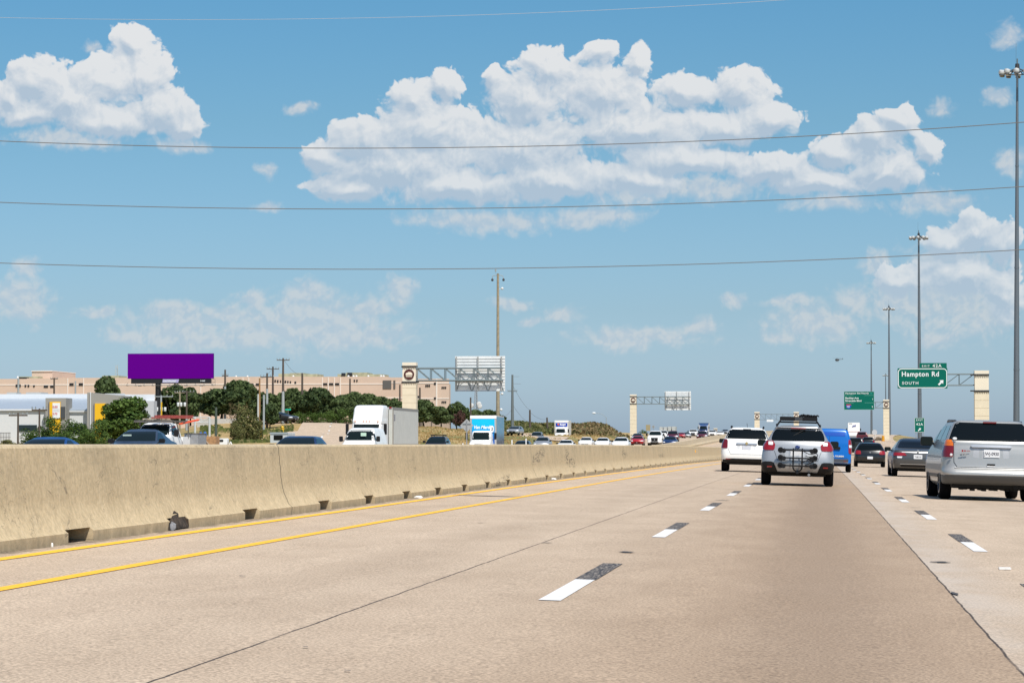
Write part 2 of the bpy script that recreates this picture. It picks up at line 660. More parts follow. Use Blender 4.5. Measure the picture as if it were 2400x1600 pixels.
# ---- concrete pavement
def pavement(name, tint=(1, 1, 1), main=False):
    m = mat(name, (.5, .42, .34), rough=.85, spec=.3)
    b = NB(m); P = b.N['Principled BSDF']
    tc = b.N.new('ShaderNodeTexCoord').outputs['Object']
    fine = b.noise(tc, 22, 3, .7)
    agg = b.noise(tc, 55, 2, .6)
    med = b.noise(b.scale(tc, (1, .35, 1)), 1.3, 5, .6)
    big = b.noise(b.scale(tc, (1, .12, 1)), .35, 4, .5)
    streak = b.noise(b.scale(tc, (1, .03, 1)), 3.5, 4, .6)
    base = tuple(v * t for v, t in zip((.50, .392, .287), tint))
    c = b.mix(b.mr(agg, .33, .67), tuple(v * .60 for v in base), tuple(v * 1.33 for v in base))
    c = b.mix(b.math('MULTIPLY', b.mr(fine, .35, .65), .4), c, tuple(v * 1.1 for v in base))
    c = b.mix(b.mr(med, .25, .75), b.mix(1.0, c, (.9, .885, .87), 'MULTIPLY'), b.mix(1.0, c, (1.06, 1.06, 1.06), 'MULTIPLY'))
    c = b.mix(b.math('MULTIPLY', b.mr(big, .45, .75), .35), c, b.mix(1.0, c, (.84, .83, .83), 'MULTIPLY'))
    c = b.mix(b.math('MULTIPLY', b.mr(streak, .5, .8), .35), c, b.mix(1.0, c, (.82, .8, .78), 'MULTIPLY'))
    if main:
        sep = b.N.new('ShaderNodeSeparateXYZ'); b.L.new(tc, sep.inputs[0])
        x, y = sep.outputs[0], sep.outputs[1]
        jn = b.math('MULTIPLY', b.math('SUBTRACT', b.noise(b.scale(tc, (0, 1, 0)), 1.1, 5, .7), .5), .045)
        xj = b.math('ADD', x, jn)
        # the slab under our own lane is darker and browner, polished by wheels
        slab = b.math('MULTIPLY', b.math('ADD', b.mr(xj, -2.845, -2.83, 0, .18, smooth=False), b.mr(x, -2.5, -.5, 0, .82)), b.mr(xj, .98, .995, 1, 0, smooth=False))
        c = b.mix(b.math('MULTIPLY', slab, 1.0), c, b.mix(1.0, c, (.77, .725, .685), 'MULTIPLY'))
        oil = b.math('MULTIPLY', b.math('MULTIPLY', b.mr(x, -.85, -.1), b.mr(x, .1, 1.0, 1, 0)), b.mr(med, .2, .7, .25, .8))
        c = b.mix(oil, c, b.mix(1.0, c, (.80, .79, .79), 'MULTIPLY'))
        # other lanes: faint wheel paths every 3.5 m
        fr = b.math('FRACT', b.math('DIVIDE', b.math('ADD', x, 1.788), 3.5))
        wl = b.math('MULTIPLY', b.mr(fr, .3, .45), b.mr(fr, .55, .7, 1, 0))
        c = b.mix(b.math('MULTIPLY', wl, .30), c, b.mix(1.0, c, (.80, .79, .78), 'MULTIPLY'))
        # grey laitance strip right of the second joint
        gs = b.math('MULTIPLY', b.mr(xj, .98, .995), b.mr(x, 1.0, 1.75, 1, 0))
        c = b.mix(b.math('MULTIPLY', gs, b.mr(med, .3, .6, .2, .75)), c, b.mix(.6, c, tuple(v * 1.0 for v in (.47, .43, .39))))
        # joints sealed with tar
        for jx, wd in ((-2.838, .010), (.9866, .010), (5.21, .010)):
            d = b.math('ABSOLUTE', b.math('SUBTRACT', xj, jx))
            ln = b.mr(d, wd * .4, wd * 1.2, 1, 0)
            br = b.mr(b.noise(b.scale(tc, (0, 1, 0)), .6, 4, .7), .3, .5, .45, 1)
            c = b.mix(b.math('MULTIPLY', ln, br), c, (.07, .055, .045))
        # dirt gathered along the foot of the barrier
        dn = b.noise(b.scale(tc, (3, 1, 1)), 3.0, 5, .7)
        dirt = b.math('MULTIPLY', b.mr(x, -6.72, -6.55, 1, 0), b.mr(dn, .35, .6))
        c = b.mix(dirt, c, (.2, .155, .11))
        # scattered tyre smudges
        sm = b.noise(b.scale(tc, (1.2, .22, 1)), .8, 5, .65)
        c = b.mix(b.mr(sm, .70, .82, 0, .55), c, (.17, .15, .14))
    b.L.new(c, P.inputs['Base Color'])
    b.L.new(b.bump(agg, .35, .01), P.inputs['Normal'])
    return m


PAV = pavement('highway_concrete', main=True)
PAV2 = pavement('old_concrete', (1.03, 1.02, 1.0))
yr = list(np.arange(-40, 60, 10.)) + list(np.arange(60, 980, 6.))
road = struct('road', sheet([-6.95, -6.5, -1.8, 1.7, 5.2, 8.7, 13.4], yr, road_z()), PAV)
struct('median_lane', sheet([-16.7, -12, -7.1], yr, road_z(.0)), PAV2)
struct('opposite_road', sheet([-37.6, -30, -24, -17.2], yr, road_z(.0)), PAV2)

# frontage road that climbs the bank on the left, and the ramp that falls to the far carriageway
WHITE = mat('road_paint_white', (.78, .76, .73), rough=.6, var=.10, vscale=14)
_b = NB(WHITE); _t = _b.N.new('ShaderNodeTexCoord').outputs['Object']
_c = _b.mix(_b.mr(_b.noise(_t, 16, 6, .75), .56, .66), (.78, .76, .73), (.60, .52, .43))
_b.L.new(_b.mix(_b.mr(_b.noise(_b.scale(_t, (1, .2, 1)), 9, 4, .6), .5, .75, 0, .25), _c, (.35, .32, .29)), _b.N['Principled BSDF'].inputs['Base Color'])
YELLOW = mat('road_paint_yellow', (.95, .50, .025), rough=.6, var=.09, vscale=10)
BLACK_P = mat('contrast_paint_black', (.055, .05, .05), rough=.8)
_b = NB(BLACK_P); _t = _b.N.new('ShaderNodeTexCoord').outputs['Object']
_n = _b.noise(_b.scale(_t, (28, 1.2, 1)), 3.0, 3, .7)
_b.L.new(_b.mix(_b.mr(_n, .42, .66), (.035, .033, .035), (.28, .24, .2)), _b.N['Principled BSDF'].inputs['Base Color'])


def ribbon(pts, wl, wr, off, mb=None, step=4.0, zf=None):
    """strip along a plan polyline laid on the ground"""
    mb = mb or MB()
    P = []
    for (a, b_) in zip(pts[:-1], pts[1:]):
        n = max(1, int(math.hypot(b_[0] - a[0], b_[1] - a[1]) / step))
        for k in range(n):
            P.append((a[0] + (b_[0] - a[0]) * k / n, a[1] + (b_[1] - a[1]) * k / n))
    P.append(pts[-1])
    vs = []
    W = 5
    for i, p in enumerate(P):
        q0 = P[max(0, i - 1)]; q1 = P[min(len(P) - 1, i + 1)]
        dx, dy = q1[0] - q0[0], q1[1] - q0[1]
        l = math.hypot(dx, dy); nx, ny = dy / l, -dx / l
        for k in range(W):
            t = -wl + (wr + wl) * k / (W - 1)
            x, y = p[0] + nx * t, p[1] + ny * t
            z = (zf(x, y) if zf else terrz(x, y)) + off
            vs.append((x, y, z))
    fs = [(i * W + k, i * W + k + 1, (i + 1) * W + k + 1, (i + 1) * W + k) for i in range(len(P) - 1) for k in range(W - 1)]
    return mb.add(vs, fs)


front_pts = [(atx(px, Y), Y) for px, Y in ((785, 225), (795, 250), (800, 300), (806, 350), (812, 400), (816, 440))]
fr_road = struct('frontage_road', ribbon(front_pts, 5.6, 6.4, .16), PAV2)
mk = MB()
for off in (-1.9, 1.6):
    for k in range(0, 15):
        Y0 = 232 + k * 12
        pts = [(np.interp(y, [p[1] for p in front_pts], [p[0] for p in front_pts]) + off, y) for y in (Y0, Y0 + 3.2)]
        ribbon(pts, .1, .1, .19, mk)
struct('white_dashes', mk, WHITE, fr_road)
ramp_pts = [(atx(px, Y), Y) for px, Y in ((950, 430), (1030, 432), (1100, 425), (1160, 415), (1210, 405), (1262, 420), (1290, 450))]
struct('ramp', ribbon(ramp_pts, 3.2, 3.2, .15), PAV2)
side_pts = [(atx(px, Y), Y) for px, Y in ((440, 372), (520, 372), (600, 368), (690, 366), (740, 372))]
struct('side_street', ribbon(side_pts, 2.2, 2.2, .13), PAV2)
kerb_pts = [(atx(px, Y), Y) for px, Y in ((600, 318), (660, 316), (715, 326))]
struct('footpath', ribbon(kerb_pts, .8, .8, .15), PAV2)

# ---- painted markings
wm, bm_, ym = MB(), MB(), MB()


def strip(mb, x0, x1, y0, y1, off=.005, curve=True):
    n = max(1, int((y1 - y0) / 6))
    yy = [y0 + (y1 - y0) * k / n for k in range(n + 1)]
    vs = []
    for y in yy:
        s_ = float(shift(y)); z = float(zp(y))
        vs += [(x0 + s_, y, z + float(zx(x0)) + off), (x1 + s_, y, z + float(zx(x1)) + off)]
    mb.add(vs, [(2 * i, 2 * i + 1, 2 * i + 3, 2 * i + 2) for i in range(n)])


for xl, y0 in ((-1.788, 17.77), (1.7135, 28.82), (5.21, 24.0)):
    for k in range(-3, 56):
        a = y0 + k * 12.19
        if a < 2: continue
        strip(wm, xl - .075, xl + .075, a, a + 2.75)
        strip(bm_, xl - .085, xl + .085, a + 2.76, a + 5.55)
strip(ym, -5.294 - .06, -5.294 + .06, -10, 900)
strip(ym, -6.51, -6.38, -10, 900)
strip(wm, 8.75, 8.9, 285, 900)
strip(wm, 12.4, 12.55, -10, 285)
for x in (-8.6, -12.2):
    strip(wm, x, x + .12, -10, 800)
for x in (-21, -24.6, -28.2, -31.8):
    for k in range(70):
        strip(wm, x, x + .13, 10 + k * 12.19, 13 + k * 12.19)
strip(wm, -35.6, -35.45, -10, 800)
struct('white_markings', wm, WHITE, road)
struct('black_markings', bm_, BLACK_P, road)
struct('yellow_lines', ym, YELLOW, road)

# tar streaks, chips and raised markers: small marks of their own
TAR = mat('tar_streak', (.09, .08, .075), rough=.7, var=.5, vscale=9)


def mark(px0, py0, px1, py1, w, name='tar_streak', m=None, th=.004):
    """thin mark on the pavement between two photo points"""
    def gp(px, py):
        a, _, c = ray(px, py)
        t = -CAM_H / (c + S * a)
        return Vector((a * t, t, 0))
    a, b_ = gp(px0, py0), gp(px1, py1)
    d = (b_ - a).normalized(); n = Vector((d.y, -d.x, 0)) * w / 2
    mb = MB(); vs = []
    K = 8
    for i in range(K + 1):
        t = i / K
        p = a.lerp(b_, t) + n * random.uniform(-.25, .25)
        wd = (.25 + math.sin(math.pi * t)) * random.uniform(.75, 1.1)
        for s_ in (-1, 1):
            q = p + n * s_ * wd
            vs.append((q.x, q.y, -S * q.x + float(zp(q.y)) + .005 + th))
    mb.add(vs, [(2 * i, 2 * i + 1, 2 * i + 3, 2 * i + 2) for i in range(K)])
    return struct(name, mb, m or TAR, road)


for a in ((1450, 1294, 1487, 1295, .22), (2180, 1317, 2228, 1319, .22), (2230, 1388, 2246, 1396, .035), (1060, 1160, 1225, 1164.5, .28),
          (1268, 1272, 1294, 1273, .08), (2134, 1189, 2160, 1190, .12), (1688, 1172, 1700, 1173, .25),
          (710, 1518, 722, 1519, .03), (1120, 1225, 1133, 1226, .05), (560, 1350, 575, 1352, .02), (808, 1573, 822, 1575, .02)):
    mark(*a)
for px, py in ((2355, 1334.5),):
    a, _, c = ray(px, py); t = -CAM_H / (c + S * a)
    o = MB().rbox(-.055, .055, -.05, .05, 0, .018, .008).build('lane_button', WHITE, road, loc=(a * t, t, -S * a * t + .004))
    o['label'] = 'white raised lane button'


# ---- concrete median barriers
def barrier_mat():
    m = mat('barrier_concrete', (.4, .33, .2), rough=.9, spec=.25)
    b = NB(m); P = b.N['Principled BSDF']
    tc = b.N.new('ShaderNodeTexCoord').outputs['Object']
    sep = b.N.new('ShaderNodeSeparateXYZ'); b.L.new(tc, sep.inputs[0])
    x, y, z = sep.outputs
    base = (.56, .445, .28)
    fine = b.noise(tc, 18, 6, .7)
    st = b.noise(b.scale(tc, (1, 1, .12)), 4.0, 5, .65)
    st2 = b.noise(b.scale(tc, (1, 1, .05)), 11.0, 3, .6)
    blot = b.noise(tc, 1.4, 5, .6)
    c = b.mix(b.mr(fine, .3, .7), tuple(v * .82 for v in base), tuple(v * 1.12 for v in base))
    c = b.mix(b.mr(st, .35, .7, 0, .34), c, b.mix(1.0, c, (.72, .71, .68), 'MULTIPLY'))
    c = b.mix(b.mr(st2, .60, .72, 0, .25), c, (.6, .5, .36))
    up = b.math('MULTIPLY', b.mr(z, .45, 1.0), b.mr(blot, .42, .68))
    c = b.mix(b.math('MULTIPLY', up, .22), c, (.2, .175, .13))
    pits = b.noise(b.scale(tc, (1, 1, 1.6)), 14, 4, .8)
    c = b.mix(b.math('MULTIPLY', b.mr(pits, .66, .72), b.mr(z, .3, .9, .1, .7)), c, (.12, .10, .075))
    # bright highlight along the top painted in as a paler tone
    c = b.mix(b.mr(z, 1.075, 1.09, 0, .35), c, (.62, .54, .42))
    # dirt splash at the toe
    c = b.mix(b.math('MULTIPLY', b.mr(z, .2, .33, 1, 0), b.mr(st, .3, .7, .2, .7)), c, (.3, .235, .15))
    # casting joints every 30.4 m
    wob = b.math('MULTIPLY', b.math('SUBTRACT', b.noise(b.scale(tc, (0, 0, 1)), 5, 4, .7), .5), .18)
    fr = b.math('ABSOLUTE', b.math('SUBTRACT', b.math('FRACT', b.math('DIVIDE', b.math('SUBTRACT', b.math('ADD', y, wob), 33.9 - 15.2), 30.4)), .5))
    c = b.mix(b.mr(fr, .0004, .0011, .75, 0), c, (.07, .06, .045))
    # long hairline cracks
    cr = b.noise(b.scale(tc, (0, .35, 1.2)), 1.1, 5, .6, 1.2)
    crk = b.mr(b.math('ABSOLUTE', b.math('SUBTRACT', cr, .5)), .001, .0035, .55, 0)
    c = b.mix(b.math('MULTIPLY', crk, b.mr(blot, .45, .55)), c, (.12, .10, .08))
    # black tyre scuffs
    for (cy, cz, ry, rz, sl) in ((65.9, .79, 2.0, .17, .07), (74.2, .62, 1.9, .20, -.05), (73.6, .85, .6, .16, 0), (95.5, .75, 1.6, .18, 0), (57, .3, 2.5, .08, .05), (118, .6, 3, .12, 0)):
        dy = b.math('DIVIDE', b.math('SUBTRACT', y, cy), ry)
        dz = b.math('DIVIDE', b.math('SUBTRACT', b.math('SUBTRACT', z, b.math('MULTIPLY', b.math('SUBTRACT', y, cy), sl)), cz), rz)
        r2 = b.math('ADD', b.math('MULTIPLY', dy, dy), b.math('MULTIPLY', dz, dz))
        sn = b.noise(b.scale(tc, (1, 1.1, 9)), 2.2, 5, .75)
        f = b.math('MULTIPLY', b.mr(r2, .2, 1.1, 1, 0), b.mr(sn, .47, .62))
        c = b.mix(b.math('MULTIPLY', f, .85), c, (.05, .05, .05))
    b.L.new(c, P.inputs['Base Color'])
    b.L.new(b.bump(b.math('ADD', fine, b.math('MULTIPLY', blot, 2.0)), .5, .012), P.inputs['Normal'])
    return m


BAR = barrier_mat()
FULL = [(-.30, -.08), (-.30, .09), (-.265, .12), (-.20, .27), (-.175, .36), (-.12, .865), (-.095, .9), (.095, .9), (.12, .865), (.168, .40), (.178, .34), (.198, .28), (.265, .125), (.30, .095), (.30, -.08)]
FULL2 = [(-.30, -.6)] + FULL[1:-1] + [(.30, -.6)]
SLOT = FULL[:-3] + [(.268, .125), (-.26, .125), (-.26, -.08)]


def barrier(name, uc, y0, y1, slots, label, group, zoff=0.0, FULL=FULL):
    edges = []
    y = y0
    for s0, s1 in slots:
        if s0 > y: edges.append((y, s0, FULL))
        edges.append((s0, s1, SLOT)); y = s1
    edges.append((y, y1, FULL))
    mb = MB()
    for a, b_, prof in edges:
        n = max(1, int((b_ - a) / 5))
        vs = []
        for k in range(n + 1):
            yy = a + (b_ - a) * k / n
            cx = uc + float(shift(yy)); cz = float(zp(yy)) + float(zx(uc)) + zoff * min(1, max(0, (yy - 260) / 160))
            vs += [(cx + px, yy, cz + pz) for px, pz in prof]
        m = len(prof)
        fs = [(k * m + i, k * m + (i + 1) % m, (k + 1) * m + (i + 1) % m, (k + 1) * m + i) for k in range(n) for i in range(m)]
        fs += [tuple(range(m)), tuple(n * m + i for i in range(m - 1, -1, -1))]
        mb.add(vs, fs)
    o = mb.build(name, BAR, smooth=True, sharp=28)
    return tag(o, label, 'barrier', group)


sl_y = [16.6, 20.3, 24.0, 27.8, 31.5, 36.3, 40.0, 43.7, 47.4, 51.0, 54.6, 58.3, 61.9]
y = 66.7
cnt = 0
while y < 240:
    sl_y.append(y); cnt += 1
    y += 4.8 if cnt % 8 == 0 else 3.68
slots = [(q - .42, q + .42) for q in sl_y]
bar1 = barrier('concrete_barrier', -7.05, -12, 940, slots, 'long tan concrete barrier with drain slots along the yellow line, nearest the camera', None)
bar2 = barrier('concrete_barrier', -16.9, -12, 940, [], 'far pale concrete barrier in front of the oncoming traffic, climbing behind the near barrier', None, zoff=.22, FULL=FULL2)
# broken drain slot: chipped hole with its inner shade painted near-black, and rubble
chip = MB()
hx = -7.05 + .262
poly = [(-.50, .02), (-.46, .13), (-.30, .17), (-.16, .24), (.02, .325), (.16, .27), (.34, .2), (.40, .16), (.43, .02)]
vs = []
for dy, dz in poly:
    off = .30 if dz < .1 else np.interp(dz, [.125, .28, .34], [.265, .198, .178])
    dz2 = dz * .62
    off = .30 if dz2 < .1 else np.interp(dz2, [.095, .125, .28, .34], [.30, .265, .198, .178])
    vs.append((-7.05 + off + .004, 27.8 + dy, .19 + dz2))
vs2 = [(v[0] - .12, 27.8 + (v[1] - 27.8) * .8, v[2] - .02) for v in vs]
n_ = len(vs)
chip.add(vs + vs2, [tuple(range(n_))] + [(i, (i + 1) % n_, n_ + (i + 1) % n_, n_ + i) for i in range(n_)])
chip.build('broken_slot', mat('hole_shade', (.045, .032, .022), rough=1, var=.8, vscale=12, bump=1, bscale=20), bar1)
rub = mat('rubble_stone', (.20, .20, .21), rough=.9, var=.3, vscale=20)


def rock(name, loc, size, m, parent=None, seed=1):
    rnd = random.Random(seed)
    bm = bmesh.new()
    bmesh.ops.create_icosphere(bm, subdivisions=2, radius=1)
    for v in bm.verts:
        v.co *= rnd.uniform(.75, 1.15)
        v.co = Vector((v.co.x * size[0], v.co.y * size[1], max(-.3 * size[2], v.co.z * size[2])))
    me = bpy.data.meshes.new(name); bm.to_mesh(me); bm.free()
    me.materials.append(m)
    o = bpy.data.objects.new(name, me); o.location = loc
    COL.objects.link(o)
    if parent: o.parent = parent
    return o


o = rock('concrete_rubble', (-6.74, 27.45, .215), (.04, .085, .075), rub, seed=3)
tag(o, 'grey lump of rubble lying in the broken drain slot of the near barrier', 'rubble')
# reflector on the near barrier
Yr = (6.9) / (1918 - 1632) * FPX
o = MB().box(-.01, .03, -.09, .09, -.06, .07).build('reflector', mat('reflector_amber', (.95, .45, .02), rough=.3), bar1,
                                                    loc=(-6.9, Yr, float(zp(Yr)) + .19 + .62))
# white litter by the barrier
for i, (px, py, s_) in enumerate(((980, 1168, .045), (1295, 1124, .06), (122, 1284, .007))):
    a, _, c = ray(px, py); t = -CAM_H / (c + S * a)
    o = rock('litter_scrap', (a * t, t, -S * a * t + .02), (s_ * 1.6, s_, .03), mat('litter_white', (.8, .8, .78)), seed=i)
    tag(o, ['crumpled white litter on the inner yellow line near the open drain slots', 'small white scrap beside the yellow line further along the barrier',
            'tiny pale scrap at the barrier foot near the closest drain slot'][i], 'litter')
# ================================================================ VEHICLES
def flake(name, col, metal=.35, rough=.32):
    return mat(name, col, rough=rough, metal=metal, coat=.3)


PW = flake('paint_white', (.87, .865, .84), 0.0, .3)
PSIL = flake('paint_silver', (.37, .385, .40), .45, .34)
PSIL2 = flake('paint_warm_silver', (.40, .40, .385), .4, .34)
PGRY = flake('paint_grey', (.085, .088, .09), .45, .3)
PBLK = flake('paint_black', (.012, .014, .016), .1, .22)
PBLU = flake('paint_blue', (.0, .125, .47), .05, .3)
PNAVY = flake('paint_navy', (.015, .035, .11), .2, .25)
PDKB = flake('paint_steel_blue', (.045, .065, .10), .3, .25)
PRED = flake('paint_red', (.40, .012, .02), .1, .28)
PMAR = flake('paint_maroon', (.10, .012, .02), .2, .28)
PMID = flake('paint_midgrey', (.22, .24, .26), .4, .32)
GLASS = mat('tinted_glass', (.004, .006, .007), rough=.05, spec=.22)
GLASS2 = mat('windshield_glass', (.008, .014, .015), rough=.08, spec=.12)
TRIM = mat('black_trim', (.008, .008, .009), rough=.55, spec=.3)
UNDER = mat('underbody_black', (.008, .008, .008), rough=.9)
RUBBER = mat('tyre_rubber', (.007, .007, .008), rough=.95, spec=.1, var=.2, vscale=6)
RIM = mat('alloy_rim', (.42, .42, .43), rough=.35, metal=.8)
CHROME = mat('chrome', (.55, .55, .55), rough=.3, metal=.75)
REDL = mat('tail_red', (.27, .006, .009), rough=.12, coat=.8)
REDD = mat('tail_dark_red', (.16, .005, .008), rough=.15, coat=.8)
AMBER = mat('lens_amber', (.75, .17, .01), rough=.15, coat=.8)
CLEAR = mat('lens_clear', (.72, .73, .74), rough=.12, coat=.8)
PLATE = mat('plate_white', (.72, .73, .74), rough=.5)
INK = mat('plate_ink', (.03, .03, .05), rough=.6)


def catmull(levels, sub):
    A = np.array(levels, float)
    if sub <= 1: return A
    out = []
    n = len(A)
    for i in range(n - 1):
        p0, p1, p2, p3 = A[max(0, i - 1)], A[i], A[i + 1], A[min(n - 1, i + 2)]
        for k in range(sub):
            t = k / sub
            q = .5 * ((2 * p1) + (-p0 + p2) * t + (2 * p0 - 5 * p1 + 4 * p2 - p3) * t * t + (-p0 + 3 * p1 - 3 * p2 + p3) * t**3)
            q[0] = p1[0] + (p2[0] - p1[0]) * t
            lo, hi = np.minimum(p1, p2), np.maximum(p1, p2)
            q = .35 * np.clip(q, lo, hi) + .65 * np.clip(q, lo - .02, hi + .02)
            out.append(q)
    out.append(A[-1])
    return np.array(out)


class Body:
    """levels: (z, half width, y rear, y front, corner r rear, corner r front, rear bow, front bow)"""
    def __init__(s, levels, sub=3):
        s.A = catmull(levels, sub)

    def lv(s, z):
        A = s.A
        return [float(np.interp(z, A[:, 0], A[:, i])) for i in range(1, 8)]

    def P(s, z, t, side=1):
        hw, yr, yf, rr, rf, br, bf = s.lv(z)
        if t <= 1:
            x = t * (hw - rr); y = yr + br * (x / hw)**2
        elif t <= 2:
            a = (t - 1) * math.pi / 2
            y0 = yr + br * ((hw - rr) / hw)**2
            x = hw - rr + rr * math.sin(a); y = y0 + rr * 1.0 * (1 - math.cos(a))
        elif t <= 3:
            y0 = yr + br * ((hw - rr) / hw)**2 + rr
            y1 = yf - bf * ((hw - rf) / hw)**2 - rf
            x = hw; y = y0 + (y1 - y0) * (t - 2)
        elif t <= 4:
            a = (t - 3) * math.pi / 2
            y1 = yf - bf * ((hw - rf) / hw)**2 - rf
            x = hw - rf + rf * math.cos(a); y = y1 + rf * math.sin(a)
        else:
            x = (5 - t) * (hw - rf); y = yf - bf * (x / hw)**2
        return Vector((x * side, y, z))

    def tr(s, z, x):
        """rear parameter for a sideways distance x (beyond the half width it runs on along the side)"""
        hw, yr, yf, rr, rf, br, bf = s.lv(z)
        if x <= hw - rr: return x / (hw - rr)
        if x < hw: return 1 + math.asin(min(1, (x - hw + rr) / rr)) / (math.pi / 2)
        return 2 + (x - hw) / 4.0

    def tf(s, z, x):
        hw, yr, yf, rr, rf, br, bf = s.lv(z)
        if x <= hw - rf: return 5 - x / (hw - rf)
        if x < hw: return 4 - math.asin(min(1, (x - hw + rf) / rf)) / (math.pi / 2)
        return 3 - (x - hw) / 4.0

    def ts(s, z, y):
        hw, yr, yf, rr, rf, br, bf = s.lv(z)
        y0 = yr + br * ((hw - rr) / hw)**2 + rr
        y1 = yf - bf * ((hw - rf) / hw)**2 - rf
        if y < y0: return 2 - math.acos(max(-1, min(1, 1 - (y - y0 + rr) / rr))) * 0 - (1 - math.acos(max(-1, min(1, 1 - max(0, y - y0 + rr) / rr))) / (math.pi / 2))
        if y > y1: return 3 + math.asin(max(0, min(1, (y - y1) / rf))) / (math.pi / 2)
        return 2 + (y - y0) / (y1 - y0)

    def shell(s, nside=18):
        ts = [0, .3, .6, .85, 1, 1.2, 1.4, 1.6, 1.8, 2] + [2 + k / nside for k in range(1, nside)] + [3, 3.2, 3.4, 3.6, 3.8, 4, 4.2, 4.45, 4.7, 5]
        ring = [(t, 1) for t in ts] + [(t, -1) for t in ts[-2:0:-1]]
        n = len(ring)
        mb = MB()
        for z in s.A[:, 0]:
            for t, sd_ in ring:
                mb.v.append(tuple(s.P(z, t, sd_)))
        for k in range(len(s.A) - 1):
            for i in range(n):
                j = (i + 1) % n
                mb.f.append((k * n + i, k * n + j, (k + 1) * n + j, (k + 1) * n + i))
        for k, flip in ((0, 1), (len(s.A) - 1, 0)):
            hw, yr, yf = s.lv(s.A[k, 0])[:3]
            c = len(mb.v); mb.v.append((0, (yr + yf) / 2, s.A[k, 0] + (0.012 if not flip else 0)))
            for i in range(n):
                j = (i + 1) % n
                mb.f.append((k * n + i, k * n + j, c) if not flip else (k * n + j, k * n + i, c))
        return mb

    def patch(s, rows, fn, side=1, off=.006, mirror=False, nz=6, nt=10, mb=None, depth=.012):
        """rows [(z, a, b)] ; fn maps (z, a) to parameter; mirror: run from -a..a through the middle"""
        mb = mb or MB()
        zs = [r[0] for r in rows]
        Z = []
        for a, b in zip(zs[:-1], zs[1:]):
            m_ = max(1, int(round(nz * (b - a) / (zs[-1] - zs[0]))))
            Z += [a + (b - a) * k / m_ for k in range(m_)]
        Z.append(zs[-1])
        G = []
        for z in Z:
            a = float(np.interp(z, zs, [r[1] for r in rows])); b = float(np.interp(z, zs, [r[2] for r in rows]))
            row = []
            for k in range(nt + 1):
                v = a + (b - a) * k / nt
                sg = side * (1 if v >= 0 else -1)
                t = fn(z, abs(v))
                p = s.P(z, t, sg)
                e = 1e-3
                t0, t1 = max(0, t - .02), min(5, t + .02)
                pt = s.P(z, t1, sg) - s.P(z, t0, sg)
                z0, z1 = max(s.A[0, 0], z - .012), min(s.A[-1, 0], z + .012)
                pz = s.P(z1, t, sg) - s.P(z0, t, sg)
                nn = pt.cross(pz) * sg
                if nn.length < 1e-9: nn = Vector((0, 0, 1))
                nn.normalize()
                row.append((p, nn))
            G.append(row)
        base = len(mb.v)
        R_, C_ = len(G), nt + 1
        for row in G:
            for p, nn in row: mb.v.append(tuple(p + nn * off))
        for row in G:
            for p, nn in row: mb.v.append(tuple(p - nn * depth))
        for i in range(R_ - 1):
            for j in range(C_ - 1):
                a = base + i * C_ + j
                mb.f.append((a, a + 1, a + C_ + 1, a + C_))
        o2 = R_ * C_
        loop = [(0, j) for j in range(C_)] + [(i, C_ - 1) for i in range(1, R_)] + [(R_ - 1, j) for j in range(C_ - 2, -1, -1)] + [(i, 0) for i in range(R_ - 2, 0, -1)]
        for q in range(len(loop)):
            a = base + loop[q][0] * C_ + loop[q][1]; b = base + loop[(q + 1) % len(loop)][0] * C_ + loop[(q + 1) % len(loop)][1]
            mb.f.append((a, b, b + o2, a + o2))
        return mb


